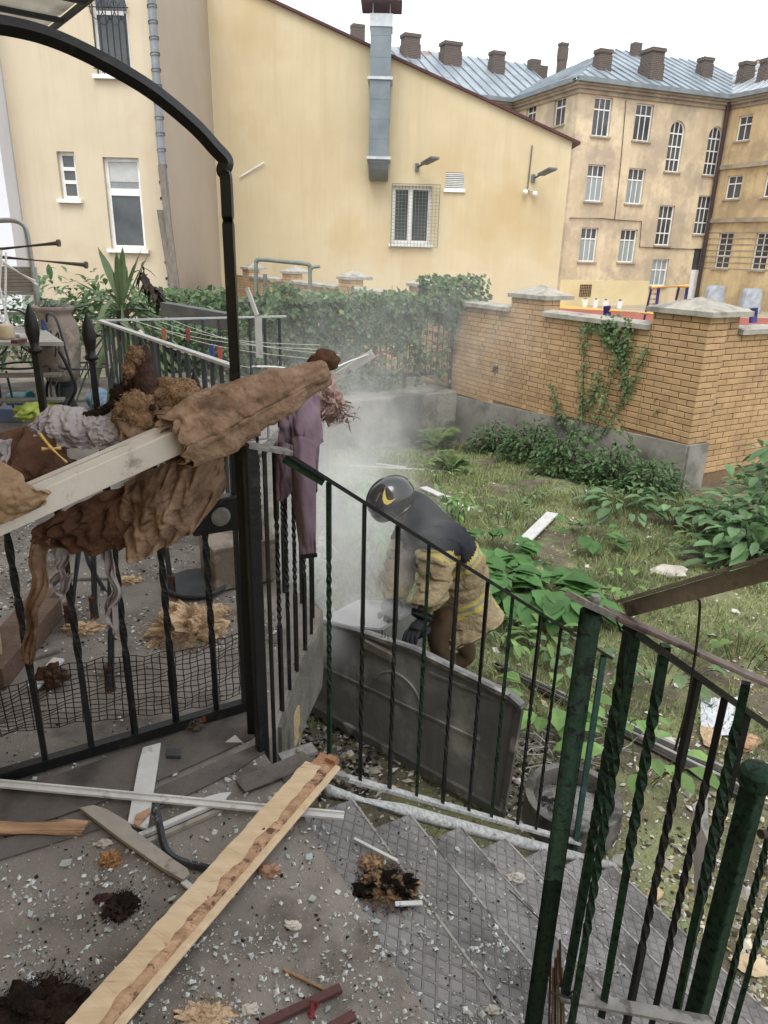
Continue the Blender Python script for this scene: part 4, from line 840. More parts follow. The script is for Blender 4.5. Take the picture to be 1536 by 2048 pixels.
MB().grid(sleeve(.50, .72, 54, lambda t: .074 - .10 * abs(t - .6), 8, -.0)).build('wrapped_band', m_brown, bc, smooth=True, solid=.003)
MB().blob(GY(648, 722, 2.05), .036, 3, .5, 2.2, 5, (1.2, 1, .9)).build('knotted_end', m_brown2, bc, smooth=True)
cloth('hanging_panel', m_brown, bc, [(255, 960, 1.70), (330, 925, 1.76), (400, 895, 1.80), (446, 868, 1.86)], [(236, 1068, 1.72), (262, 1124, 1.68), (330, 1092, 1.72), (385, 1062, 1.78), (452, 978, 1.86)], 84, 66, .020, 4.5, 11, belly=.05)
cloth('hanging_fold', m_brown2, bc, [(75, 1050, 1.62), (160, 1005, 1.68), (262, 962, 1.75), (330, 930, 1.80)], [(70, 1085, 1.64), (150, 1098, 1.68), (230, 1104, 1.72), (300, 1070, 1.78)], 84, 54, .022, 4, 23, belly=.03)
cloth('torn_strip', m_brown, bc, [(72, 1050, 1.64), (108, 1056, 1.64)], [(36, 1330, 1.66), (62, 1336, 1.66)], 10, 40, .016, 3, 31, sway=.07, jag=.5)
cloth('loose_corner', m_tan, bc, [(-40, 905, 1.40), (0, 918, 1.42), (60, 955, 1.46), (101, 982, 1.48)], [(-40, 1035, 1.40), (0, 1046, 1.42), (50, 1028, 1.46), (100, 1000, 1.48)], 30, 24, .016, 3, 41, belly=.03)
cloth('upper_fold', m_brown, bc, [(235, 830, 1.72), (300, 838, 1.76), (370, 805, 1.8), (412, 790, 1.84)], [(245, 905, 1.70), (300, 890, 1.72), (370, 862, 1.76), (418, 838, 1.80)], 40, 16, .014, 3.4, 43, belly=.03)
cloth('rear_heap', m_brown2, bc, [(-30, 880, 1.60), (40, 855, 1.66), (110, 865, 1.72), (140, 920, 1.76)], [(-30, 1000, 1.52), (40, 1000, 1.56), (100, 975, 1.62), (150, 955, 1.66)], 40, 30, .03, 4, 47, belly=.05)
cloth('side_tail', m_brown2, bc, [(430, 880, 1.88), (462, 862, 1.94)], [(440, 935, 1.9), (446, 962, 1.92)], 8, 24, .008, 2, 53)
def fuzz(mb, n, ln, thick, seed):
    r_ = random.Random(seed); vs_ = list(mb.v); c = sum(vs_, V((0, 0, 0))) / len(vs_)
    for _ in range(n):
        p = r_.choice(vs_); d = ((p - c).normalized() + V((r_.gauss(0, .8), r_.gauss(0, .8), r_.gauss(0, .8)))).normalized() * ln * r_.uniform(.4, 1.2); s = d.cross(V((r_.random(), r_.random(), r_.random()))).normalized() * thick
        mb.add([p - s, p + s, p + d * .6 + s * 2, p + d + V((0, 0, -.3 * ln))], [(0, 1, 2), (0, 2, 3)])
    return mb
fm = thing('burnt_foam', 'torn tan upholstery foam with a blackened spike on the brown cloth', 'foam', GY(320, 860, 1.76))
m_foam = mat('tan_foam', '#8f6f4e', '#765a3e', scale=18, rough=.95, bump=1, bscale=160, bdist=.006, stain='#2b2019', sscale=14, slo=.6, shi=.72, spec=.1)
m_char = mat('charred_foam', '#1c1512', '#3a2a1f', scale=14, rough=.95, bump=1, bscale=120, bdist=.006, stain='#8a6844', sscale=16, slo=.58, shi=.66, spec=.1)
fuzz(MB().blob(GY(352, 800, 1.82), .066, 5, .22, 1.8, 2, (1.15, .8, .85)), 1400, .010, .0006, 1).build('foam_lump', m_foam, fm, smooth=True)
fuzz(MB().blob(GY(275, 830, 1.76), .052, 5, .28, 1.9, 7, (1, .8, 1.2)), 1200, .010, .0006, 2).build('foam_lump', m_foam, fm, smooth=True)
MB().blob(GY(400, 815, 1.86), .036, 4, .18, 1.6, 12, (1.2, .8, .9)).build('foam_lump', m_foam, fm, smooth=True)
MB().tube(curve_pts([GY(300, 800, 1.80), GY(290, 768, 1.8), GY(284, 730, 1.80), GY(292, 690, 1.80)], 6), [.03, .032, .034, .032, .03, .032, .033, .03, .03, .028, .03, .028, .026, .022, .02, .022, .018, .012, .005], 10).build('foam_spike', mat('brown_foam_crust', '#4a3022', '#2c1d16', scale=20, rough=.9, bump=1, bscale=120, bdist=.006, stain='#15100e', sscale=12, slo=.5, shi=.6), fm, smooth=True)
for a, b, r_, s_ in ((262, 740, .020, 1), (272, 712, .022, 2), (258, 770, .016, 3), (240, 790, .024, 5), (265, 800, .022, 6)): fuzz(MB().blob(GY(a, b, 1.785), r_, 4, .3, 2.0, s_, (1, .8, 1.1)), 350, .009, .0006, s_).build('foam_tuft', m_foam if s_ in (1, 2) else m_char, fm, smooth=True)
MB().tube(curve_pts([GY(238, 800, 1.77), GY(212, 818, 1.76), GY(185, 828, 1.75), GY(166, 832, 1.75)], 5), [.012] * 8 + [.010] * 7 + [.006], 8).build('charred_strand', m_char, fm, smooth=True)
MB().blob(GY(305, 815, 1.735), .008, 3, .3, 2, 9).build('charred_lump', m_char, fm)
ps = thing('crumpled_film', 'crumpled lilac-grey plastic film with torn shreds hanging at the gate', 'plastic film', GY(150, 900, 1.72))
cloth('film_sheet', m_film, ps, [(60, 850, 1.68), (110, 808, 1.74), (180, 822, 1.76), (238, 838, 1.76)], [(70, 872, 1.66), (120, 892, 1.70), (190, 896, 1.72), (248, 890, 1.74)], 70, 34, .011, 9, 61, belly=.03, th=.0015)
cloth('film_shred', m_film, ps, [(112, 1090, 1.70), (146, 1092, 1.70)], [(120, 1180, 1.72), (126, 1196, 1.72)], 14, 30, .022, 4, 67, jag=.9, sway=.045, th=.0015)
cloth('film_shred', m_film, ps, [(208, 1090, 1.74), (230, 1095, 1.74)], [(222, 1262, 1.78), (238, 1272, 1.78)], 14, 40, .022, 4, 71, jag=.9, sway=.045, th=.0015)
cloth('film_corner', m_film, ps, [(-20, 870, 1.46), (30, 880, 1.5)], [(-20, 925, 1.46), (18, 930, 1.48)], 14, 14, .012, 4, 73, th=.0015)
yp = MB().tube([GY(83, 898, 1.60), GY(122, 896, 1.62)], .005, 8).tube([GY(80, 868, 1.62), GY(104, 898, 1.60)], .004, 8).tube([GY(104, 898, 1.6), GY(134, 925, 1.6)], .0035, 8).build('yellow_plastic_strip', mat('yellow_plastic', '#c9a23c', '#b8912f', rough=.5)); tag(yp, 'bent yellow plastic strip caught in the brown cloth', 'plastic strip')
# ------------------------------------------------------------------ purple garment and insulation tuft
m_purp = mat('mauve_jersey', '#836a76', '#715a66', scale=14, rough=.9, bump=.5, bscale=300, bdist=.002, spec=.15)
m_hem = mat('black_cuff', '#1b191c', '#252326', rough=.9)
gm = thing('mauve_jumper', 'mauve jersey jumper with black cuffs hanging over the landing railing', 'garment', V((-.3, 2.5, .5)))
cloth('body', m_purp, gm, [(562, 802, 2.10), (588, 780, 2.16), (612, 776, 2.2), (638, 790, 2.24)], [(556, 900, 2.04), (590, 915, 2.06), (622, 905, 2.08), (648, 884, 2.2)], 34, 30, .016, 3.0, 81, belly=.05)
cloth('sleeve', m_purp, gm, [(572, 880, 2.06), (602, 870, 2.05), (632, 886, 2.10)], [(602, 1112, 2.05), (617, 1117, 2.04), (633, 1106, 2.05)], 18, 46, .010, 2.2, 83, belly=.05)
cloth('side_panel', m_purp, gm, [(552, 880, 2.03), (576, 885, 2.03), (594, 895, 2.05)], [(554, 1004, 2.03), (572, 998, 2.03), (590, 975, 2.04)], 18, 24, .012, 2.2, 85, belly=.02)
cloth('far_sleeve', m_purp, gm, [(612, 880, 2.22), (642, 870, 2.24)], [(614, 976, 2.22), (634, 978, 2.23)], 12, 24, .010, 2.0, 87)
MB().bar(GY(602, 1114, 2.03), GY(634, 1110, 2.03), .012, .010).build('cuff', m_hem, gm)
MB().bar(GY(615, 978, 2.21), GY(634, 981, 2.22), .012, .012).build('cuff', m_hem, gm)
def strands(mb, c, n, rad, ln, thick, seed, squash=.5, up=.25):
    r_ = random.Random(seed)
    for _ in range(n):
        a = r_.uniform(0, 6.283); q = math.sqrt(r_.random()) * rad; p = V((c.x + math.cos(a) * q, c.y + math.sin(a) * q, c.z + (1 - (q / rad) ** 2) * rad * squash * r_.uniform(.5, 1.0)))
        d = V((r_.gauss(0, 1), r_.gauss(0, 1), r_.gauss(up, .6))).normalized() * ln * r_.uniform(.5, 1.3); k = V((r_.gauss(0, 1), r_.gauss(0, 1), r_.gauss(0, .6))) * ln * .4
        s = d.cross(V((r_.random(), r_.random(), r_.random()))).normalized() * thick * r_.uniform(.6, 1.4)
        mb.add([p - s, p + s, p + d * .5 + k + s * .8, p + d * .5 + k - s * .8, p + d + k * .3], [(0, 1, 2, 3), (3, 2, 4)])
    return mb
m_pink = mat('pinkish_insulation', '#9c8078', '#83685f', scale=20, rough=.95, bump=.5, island=.3)
pk = MB(); c = GY(655, 800, 2.62); pk.blob(c, .07, 4, .5, 2.5, 4, (.7, .7, 1.1)); strands(pk, c + V((0, 0, -.07)), 260, .075, .05, .003, 3, 1.5, -.6)
o = pk.build('insulation_tuft', m_pink); tag(o, 'frayed pinkish insulation tuft dangling from the end of the brown cloth', 'insulation')
# ------------------------------------------------------------------ debris on the porch floor
m_trim = mat('white_trim', '#c9c8c6', '#b7b6b4', scale=8, rough=.4, bump=.08, stain='#8f8d8a', sscale=14, slo=.6, shi=.7)
m_trimg = mat('beige_trim', '#9a9184', '#8a8175', scale=8, rough=.45, bump=.08, stain='#6d655b', sscale=16, slo=.6, shi=.68)
def flat(name, px, z, th, m, label, cat, tilt=0.0, bevel=.001):
    pts = [GZ(u, v, z) for u, v in px]
    o = MB().prism(pts, (0, 0, th)).build(name, m, bevel=bevel); return tag(o, label, cat)
# cream painted plank
pA, pB = GZ(662, 1522, .05), GZ(168, 2090, .03); pd_ = (pB - pA); pL = pd_.length; pdn = pd_.normalized(); psd = pdn.cross(V((0, 0, 1))).normalized()
if psd.x < 0: psd = -psd
plk = thing('torn_plank', 'long cream-painted wooden plank with a splintered edge lying across the porch', 'plank', pA.lerp(pB, .5))
NS = 120
def plank_sec(prof, t0, t1, mseed, jag):
    P_ = []
    for i in range(NS + 1):
        t = t0 + (t1 - t0) * i / NS; c = pA + pdn * (t * pL); row = []
        for k, (x, h) in enumerate(prof):
            jj = jag[k] * (noise.fractal(V((t * 14, mseed + k * 3, 0)), 1, 2, 4)); jh = jag[k] * .35 * noise.noise(V((t * 40, mseed + k, 5)))
            row.append(c + psd * (x + jj) + V((0, 0, h + jh)))
        P_.append(row)
    return P_
def swept(prof, t0, t1, seed, jag):
    P_ = plank_sec(prof, t0, t1, seed, jag); P_ = [r_ + [r_[0]] for r_ in P_]; mb = MB().grid(P_); k = len(prof)
    mb.f.append(tuple(range(k))); mb.mi.append(0); o = NS * (k + 1); mb.f.append(tuple(o + j for j in range(k))[::-1]); mb.mi.append(0); return mb
PLR = -math.atan2(pdn.y, pdn.x)
m_paintw = mat('cream_painted_wood', '#cfb690', '#c3a67e', scale=26, rough=.6, bump=.5, bscale=60, stretch=(.12, 1.6, 1.6), rotz=PLR, stain='#a98a64', sscale=20, slo=.62, shi=.7, bdist=.004)
PLR = -math.atan2(pdn.y, pdn.x)
m_torn = mat('torn_wood', '#b9906a', '#96714f', scale=22, rough=.85, bump=1, bscale=60, bdist=.008, stain='#5f4330', sscale=34, slo=.54, shi=.64, stretch=(.16, 1.6, 1.6), rotz=PLR)
m_tenon = mat('reddish_wood', '#a9764f', '#946242', scale=12, rough=.75, bump=.5, bscale=70, bdist=.004)
swept([(-.048, 0), (-.048, .028), (.006, .030), (.010, 0)], .07, 1, 1, [.002, .004, .013, .001]).build('painted_face', m_paintw, plk)
swept([(.0, .001), (-.004, .0275), (.012, .0275), (.022, .022), (.026, .013), (.026, .001)], .05, 1, 5, [0, .010, .008, .006, .003, 0]).build('splintered_edge', m_torn, plk)
swept([(.0265, 0), (.0262, .011), (.040, .011), (.043, .004), (.043, 0)], .02, 1, 9, [0, .001, .001, .002, 0]).build('rebate', m_paintw, plk)
swept([(-.040, .001), (-.040, .013), (.026, .014), (.026, .001)], -.005, .075, 13, [.006, .004, .002, 0]).build('tenon_end', m_tenon, plk)
MB().obox(pA + pdn * .015 + psd * .012 + V((0, 0, .02)), psd * .016, pdn * .010, V((0, 0, .009))).build('broken_block', m_tenon, plk)
MB().obox(pA + pdn * .06 + psd * .0 + V((0, 0, .018)), psd * .003, pdn * .008, V((0, 0, .006))).build('wood_peg', m_torn, plk)
# trims
def strip3(name, a, b, w_, h_, m, label, cat, **kw):
    o = MB().bar(a, b, w_, h_, **kw).build(name, m, bevel=.0015); return tag(o, label, cat)
tl = thing('long_white_trim', 'long thin white plastic trim lying across the porch under the plank', 'trim', GZ(345, 1600, .03))
a_, b_ = GZ(-60, 1562, .030), GZ(688, 1632, .020)
MB().bar(a_, b_, .026, .008).build('trim_face', m_trim, tl, bevel=.001); d_ = (b_ - a_).normalized(); s_ = d_.cross(V((0, 0, 1))).normalized()
MB().bar(a_ + V((0, 0, .006)) - s_ * .006, b_ + V((0, 0, .006)) - s_ * .006, .006, .007).build('trim_ridge', m_trim, tl)
flat('white_board_piece', [(256, 1650), (296, 1664), (318, 1520), (322, 1490), (286, 1500), (278, 1530)], .012, .010, m_trim, 'short flat white board lying crosswise under the long white trim', 'board')
flat('beige_trim_piece', [(160, 1622), (188, 1616), (215, 1625), (258, 1650), (266, 1664), (312, 1698), (352, 1728), (376, 1744), (380, 1756), (366, 1766), (330, 1746), (250, 1690)], .012, .012, m_trimg, 'beige angled plastic trim with a pointed end beside the plank', 'trim')
strip3('white_stub', GZ(366, 1763, .012), GZ(392, 1784, .012), .016, .008, m_trim, 'tiny white stub of trim poking out from under the plank', 'trim')
ch = thing('white_channel', 'broken white plastic window channel with dark grooves on the porch', 'trim', GZ(370, 1640, .01))
MB().bar(GZ(272, 1678, .012), GZ(452, 1600, .012), .016, .02).build('channel_wall', m_trim, ch); MB().bar(GZ(282, 1690, .008), GZ(448, 1617, .008), .014, .012).build('channel_base', m_trimg, ch)
MB().prism([GZ(u, v, .022) for u, v in ((400, 1600), (440, 1588), (462, 1586), (448, 1604), (420, 1612))], (0, 0, .004)).build('channel_end', m_trim, ch)
MB().bar(GZ(276, 1684, .006), GZ(450, 1608, .006), .010, .006).build('channel_groove', m_black, ch)
m_sil = mat('silver_black_strip', '#2b2e33', '#43474d', scale=16, rough=.35, metal=.3, stain='#b9bcc0', sscale=18, slo=.58, shi=.62, bump=.3)
o = MB().tube(curve_pts([GZ(312, 1612, .02), GZ(320, 1650, .03), GZ(332, 1698, .012), GZ(360, 1722, .012), GZ(420, 1738, .01)], 6), .010, 5).build('bent_metal_strip', m_sil); tag(o, 'bent black and silver metal spacer strip near the plank', 'metal strip')
wk = MB(); wa, wb_ = GZ(-70, 1660, .015), GZ(165, 1655, .015)
for i in range(1): pass
P_ = []
for i in range(41):
    t = i / 40; c = wa.lerp(wb_, t); row = []
    for j in range(11):
        an = 2 * math.pi * (j % 10) / 10; r_ = (.020 + .003 * math.sin(t * 9)) * (1 + .22 * noise.noise(V((t * 3, math.cos(an) * 2, math.sin(an) * 2)))) * (1 if t < .93 else 1 - .25 * abs(noise.noise(V((an * 3, t * 60, 1)))))
        row.append(c + V((0, math.cos(an) * r_, math.sin(an) * r_ * .75)) + (V(((.5 - abs(noise.noise(V((an * 4, 2, 2))))) * .03, 0, 0)) if i == 40 else V((0, 0, 0))))
    P_.append(row)
wk.grid(P_).f.append(tuple(40 * 11 + j for j in range(10))); wk.mi.append(0)
o = wk.build('broken_wood_stick', m_torn); tag(o, 'short brown broken wooden stick at the porch edge', 'wood')
m_redw = mat('maroon_wood', '#5c3733', '#4a2c29', scale=14, rough=.6, bump=.3)
strip3('maroon_slat', GZ(520, 2052, .012), GZ(682, 1976, .012), .018, .012, m_redw, 'longer maroon wooden slat at the bottom with a red ribbon', 'slat')
strip3('maroon_slat', GZ(630, 2075, .012), GZ(708, 2030, .012), .020, .012, m_redw, 'shorter maroon wooden slat end near the step edge', 'slat')
o = MB().grid([[GZ(618 + 4 * math.sin(j * .9) + i * 7, 2002 + j * 5, .026 + .003 * math.sin(i * 3 + j)) for j in range(8)] for i in range(3)]).build('red_ribbon', mat('red_fabric', '#7c1f28', '#5f151d'), solid=.002); tag(o, 'small dark red ribbon on the maroon slat', 'ribbon')
strip3('white_splinter', GZ(708, 1677, -.145), GZ(795, 1722, -.145), .010, .006, m_trim, 'curved white plastic sliver on the first step', 'splinter')
strip3('white_splinter', GZ(790, 1808, -.145), GZ(845, 1806, -.145), .014, .006, m_trim, 'short white sliver beside the burnt fluff on the step', 'splinter')
strip3('twig', GZ(566, 1938, .006), GZ(655, 1982, .006), .007, .006, m_tan, 'thin straw-coloured twig lying near the maroon slat', 'twig')
# loose floor covering
m_lino = mat('worn_lino', '#66605b', '#524c48', scale=6, detail=5, rough=.8, bump=.3, bscale=120, stain='#3c3733', sscale=3, slo=.5, shi=.66)
for k, (px, z, lab) in enumerate(((((-60, 1600), (90, 1560), (300, 1488), (500, 1412), (520, 1450), (505, 1478), (300, 1570), (80, 1648), (-60, 1690)), .004, 'worn floor covering strip just in front of the gate'),
        (((470, 1562), (605, 1505), (640, 1528), (490, 1586)), .010, 'small loose piece of floor covering at the landing edge'),
        (((-60, 1700), (120, 1648), (300, 1584), (510, 1492), (530, 1505), (470, 1545), (300, 1628), (100, 1690), (-60, 1740)), .003, 'second worn floor covering strip parallel to the gate'))):
    flat('floor_covering', px, z, .005, m_lino, lab, 'floor covering')
# burnt fluff
m_fluff = mat('burnt_fluff', '#9a7a55', '#75593c', scale=12, rough=.95, bump=.8, bscale=90, bdist=.01, stain='#15100c', sscale=9, slo=.47, shi=.56, island=.35, spec=.1)
m_cfluff = mat('cream_fluff', '#b89c7a', '#9d8160', scale=12, rough=.95, bump=.8, bscale=90, bdist=.01, island=.3, spec=.1)
m_soot = mat('soot_fluff', '#1a1411', '#2e211a', scale=12, rough=.95, bump=.8, bscale=90, stain='#5a3f29', sscale=8, slo=.58, shi=.68, island=.3, spec=.1)
def fluff(name, c, rad, h, m, label, n=260, ln=.03, seed=1, sq=(1, 1)):
    mb = MB(); mb.blob(c, rad * .8, 5, .55, 3.0, seed, (sq[0], sq[1], h), flat=c.z - .002); strands(mb, c, n * 3, rad, ln * .5, .0008, seed, h * .8)
    q_ = random.Random(seed + 100)
    for _ in range(int(n * .7)):   # soot and fibre crumbs trodden in around it
        a = q_.uniform(0, 6.283); d = rad * (.8 + abs(q_.gauss(0, .5))); p = c + V((math.cos(a) * d * sq[0], math.sin(a) * d * sq[1], .001)); s = q_.uniform(.001, .004); e = q_.uniform(0, 6.283)
        mb.add([p + V((math.cos(e + t) * s, math.sin(e + t) * s, .0008)) for t in (0, 2.1, 4.2)], [(0, 1, 2)])
    return tag(mb.build(name, m), label, 'insulation')
fluff('burnt_fluff', GZ(775, 1775, -.158), .085, .35, m_fluff, 'tan and black burnt fibre clump on the first step', 420, .028, 3, (1.15, .7))
fluff('burnt_fluff', GZ(742, 1728, -.158), .035, .4, m_fluff, 'small tan burnt fibre tuft at the step edge above the larger clump', 120, .02, 5)
fluff('burnt_fluff', GZ(240, 1815, 0), .045, .45, m_soot, 'small black soot clump on the floor near the plank', 160, .018, 7)
fluff('burnt_fluff', GZ(70, 2035, 0), .10, .35, m_soot, 'big black and brown burnt clump in the lower porch corner', 500, .03, 9, (1.3, .8))
fluff('orange_foam', GZ(222, 1722, 0), .030, .7, mat('orange_foam_m', '#a0703a', '#7d5429', scale=20, rough=.95, bump=.8, bscale=120, island=.2), 'small orange foam curl on the porch floor', 60, .012, 11)
fluff('yellow_fibre', GZ(410, 2034, 0), .05, .3, m_cfluff, 'flat yellowish fibre scrap at the bottom beside the plank', 120, .018, 13, (1.3, .6))
fluff('brown_crumpled_leaf', GZ(390, 1450, .02), .03, .8, mat('speckled_rag', '#6b5f4f', '#312a22', scale=40), 'speckled grey rag caught at the gate foot', 40, .02, 15)
o = MB().blob(GZ(404, 1436, .03), .016, 3, .3, 2, 3, (1, .8, 1)).build('red_ball', mat('crimson', '#8c1f2a', '#6f1620', rough=.5), smooth=True); tag(o, 'small crimson ball by the gate foot', 'ball')
o = MB().add([GZ(447, 1487, .004), GZ(487, 1487, .004), GZ(470, 1470, .03)], [(0, 1, 2)]).build('white_chip', m_trim, solid=.004); tag(o, 'triangular pale chip standing beside the gate post', 'chip')
flat('tile_fragment', [(335, 1502), (362, 1503), (362, 1518), (333, 1517)], .01, .012, m_grey, 'dark ribbed plastic fragment on the floor covering by the gate', 'fragment')
flat('yellow_wood_scrap', [(272, 1632), (300, 1618), (300, 1628), (276, 1655), (268, 1650)], .024, .006, m_torn, 'peeling wood scrap on the short white board', 'scrap')
# chunks, shards and crumbs
m_shard = mat('glass_shard', '#b9c4c2', '#9fb0ad', scale=30, rough=.08, bump=0, spec=.8, alpha=.72, island=.1)
m_crumb = mat('glass_crumb', '#b4b8b4', '#989d99', scale=30, rough=.2, bump=0, spec=.7, island=.45)
sh_mesh = []
for k in range(14):
    r_ = random.Random(k + 50); n = r_.choice((3, 4, 4, 5)); pts = []
    for j in range(n): a = 6.283 * (j + r_.uniform(-.3, .3)) / n; q = r_.uniform(.45, 1.0); pts.append(V((math.cos(a) * q, math.sin(a) * q * r_.uniform(.5, 1), 0)))
    me = MB().prism(pts, (0, 0, .16)); m_ = bpy.data.meshes.new('glass_shard'); m_.from_pydata([tuple(p) for p in me.v], [], me.f); m_.materials.append(m_shard); sh_mesh.append(m_)
from_step = lambda p: (V((p.x, p.y)) - O2).dot(D2), (V((0, 0)))
def in_porch(p):
    c = False; n = len(flo)
    for i in range(n):
        a, b = flo[i], flo[i - 1]
        if (a.y > p.y) != (b.y > p.y) and p.x < (b.x - a.x) * (p.y - a.y) / (b.y - a.y) + a.x: c = not c
    return c
def floor_at(u, v):
    """porch or step surface under a picture point"""
    p = GZ(u, v, 0); s = (V((p.x, p.y)) - O2).dot(D2); w_ = (V((p.x, p.y)) - O2).dot(E2)
    if in_porch(p): return p
    for k in range(1, 9):
        p = GZ(u, v, -RI * k); s = (V((p.x, p.y)) - O2).dot(D2); w_ = (V((p.x, p.y)) - O2).dot(E2)
        if s <= RU * k + .012: return p if .18 < w_ < 1.05 else None
    return None
r_ = random.Random(99); cnt = 0
BIG = [(620, 1718, 30), (625, 1800, 26), (752, 1845, 18), (700, 1935, 13), (722, 1955, 12), (655, 1935, 12), (640, 1815, 14), (210, 1735, 9), (915, 1701, 15), (350, 1550, 16), (455, 1560, 20), (130, 1730, 40), (60, 1830, 22), (345, 1800, 18), (655, 2020, 22), (688, 1905, 14), (575, 1715, 14), (470, 1480, 12), (205, 1810, 20), (100, 1790, 26), (500, 1880, 14), (440, 1995, 14), (590, 1905, 12)]
while cnt < 300:
    if cnt < len(BIG): u, v, px = BIG[cnt]
    else: u, v, px = r_.uniform(0, 1250), 1300 + 748 * r_.random() ** .8, 3.2 + 6 * r_.random() ** 3
    p = floor_at(u, v)
    if p is None or (p.x - 0) > 1.2: continue
    if (p - V((0, 0, 0))).length > 6: continue
    dep = p.y * cp + (EYE - p.z) * sp; s = px * dep / FPX * .62
    o = bpy.data.objects.new('glass_shard', sh_mesh[cnt % 14]); COL.objects.link(o); o.location = p + V((0, 0, .004)); o.scale = (s, s, min(s, .02)); o.rotation_euler = (r_.gauss(0, .18), r_.gauss(0, .18), r_.uniform(0, 6.28))
    tag(o, 'broken clear glass shard lying among the debris on the porch floor', 'glass shard', 'glass shards on the porch floor'); cnt += 1
def scatter(name, n, mats, region, size, seed, zfun, flatness=.5, label=None):
    r_ = random.Random(seed); mb = MB(); k = 0
    while k < n:
        u, v = region(r_); k += 1
        if noise.noise(V((u * .011, v * .013, seed))) + .5 * noise.noise(V((u * .04, v * .045, seed))) < r_.uniform(-.55, .35): k -= .75; continue
        p = zfun(u, v)
        if p is None or p.length > 9: continue
        s = size(r_); mb.cur = r_.randrange(len(mats)); a = r_.uniform(0, 6.28); ax = V((math.cos(a), math.sin(a), r_.gauss(0, .3))) * s; ay = V((-math.sin(a), math.cos(a), r_.gauss(0, .3))) * s * r_.uniform(.4, .9); az = V((r_.gauss(0, .2), r_.gauss(0, .2), 1)) * s * flatness
        c = p + V((0, 0, s * flatness * .6)); mb.add([c - ax, c + ay, c + ax, c - ay, c + az], [(3, 2, 1, 0), (0, 1, 4), (1, 2, 4), (2, 3, 4), (3, 0, 4)])
    return mb.build(name, mats, kind='stuff')
m_dark = mat('dark_crumb', '#1d1a18', '#2b2622', rough=.9, island=.4); m_plast = mat('plaster_crumb', '#b5aea2', '#948d82', rough=.9, island=.25)
reg = lambda r_: (r_.uniform(-40, 1250), 1290 + 780 * r_.random() ** .75)
scatter('glass_crumbs', 11000, [m_crumb], reg, lambda r_: .0012 + .009 * r_.random() ** 6, 5, floor_at)
scatter('dark_crumbs', 1700, [m_dark], reg, lambda r_: .0015 + .005 * r_.random() ** 3, 6, floor_at)
scatter('plaster_crumbs', 900, [m_plast], reg, lambda r_: .002 + .006 * r_.random() ** 3, 8, floor_at, .7)
for k, (u, v, px, lab) in enumerate(((540, 1745, 20, 'pale orange plaster lump near the plank on the porch'), (585, 1853, 14, 'small white stone on the porch floor'), (500, 2022, 16, 'yellowish crumb of plaster near the bottom of the porch'), (1030, 1760, 16, 'pale yellow plaster chip on a lower step'), (985, 2022, 12, 'small pale foam crumb on the step near the green post'), (208, 1690, 14, 'grey chipped stone beside the broken stick'), (205, 1800, 14, 'dark plum coloured stone on the porch'))):
    p = floor_at(u, v); dep = p.y * cp + (EYE - p.z) * sp; s = px * dep / FPX
    o = MB().blob(p + V((0, 0, s * .3)), s, 3, .5, 2, k + 3, (1.1, .7, .55), flat=p.z).build('rubble_lump', mat('plum_stone', '#3d1f24') if k == 6 else mat('orange_plaster', '#a98263', '#8f6b50') if k == 0 else m_plast); tag(o, lab, 'rubble')
# bent panel, loose flat bar, wires and canes at the near railing
bpn = thing('bent_rail_panel', 'bent railing piece with a rust-brown flat top bar in front of the near post', 'railing', sp3(.5, .0, 1.15))
t0, t1 = sp3(.22, .955, 1.085), GY(1560, 1378, 1.17)
MB().bar(t0, t1, .045, .008).build('flat_top_bar', mat('rust_brown_flat', '#5d463f', '#6e625c', scale=10, rough=.5, bump=.3, stain='#3c2b26', sscale=8), bpn, bevel=.002)
for k, (a, b, c) in enumerate((((1262, 1246), (1128, 2000), 1.12), ((1331, 1290), (1203, 2030), 1.13), ((1492, 1366), (1345, 2060), 1.16))):
    MB().twist(GY(*b, c), GY(*a, c), .016, 2.2, 40, .4 * k, .45, .9).build('baluster', m_green, bpn)
MB().bar(GY(1120, 1990, 1.12), GY(1420, 2046, 1.13), .03, .008).build('bottom_bar', m_ironw, bpn)
la, lb_ = GY(1252, 1220, 1.10), GY(1570, 1132, .86)
lf = thing('loose_angle_bar', 'loose grey angle bar resting on the near railing and rising outward', 'metal bar', la)
MB().bar(la, lb_, .006, .026).build('bar_web', m_ironw, lf); MB().bar(la + V((-.01, .006, .014)), lb_ + V((-.01, .006, .014)), .022, .005).build('bar_flange', m_ironw, lf)
m_wire = mat('thin_wire', '#211d1b', '#2d2825', rough=.6)
wr = MB().tube(curve_pts([GY(1380, 1170, 1.0), GY(1392, 1195, .99), GY(1400, 1212, 1.0), GY(1392, 1300, 1.01), GY(1372, 1420, 1.04), GY(1350, 1500, 1.06)], 8), .0022, 5).tube(curve_pts([GY(1378, 1172, .995), GY(1390, 1190, .985), GY(1404, 1180, .99)], 5), .0022, 5).build('tied_wire', m_wire); tag(wr, 'black wire knotted on the loose angle bar and hanging straight', 'wire')
wr = MB().tube(curve_pts([GY(1230, 1235, 1.09), GY(1240, 1260, 1.08), GY(1246, 1290, 1.09), GY(1236, 1500, 1.1), GY(1195, 1700, 1.1), GY(1160, 1960, 1.1), GY(1150, 2040, 1.1)], 8), .0018, 5).build('dangling_wire', m_wire); tag(wr, 'long thin wire dangling beside the near green post', 'wire')
wr = MB().tube(curve_pts([GY(1100, 1985, 1.07), GY(1150, 1998, 1.06), GY(1152, 1985, 1.05), GY(1142, 1990, 1.06), GY(1150, 2060, 1.05)], 8), .002, 5).build('twisted_wire', m_wire); tag(wr, 'twisted wire loop at the foot of the near post', 'wire')
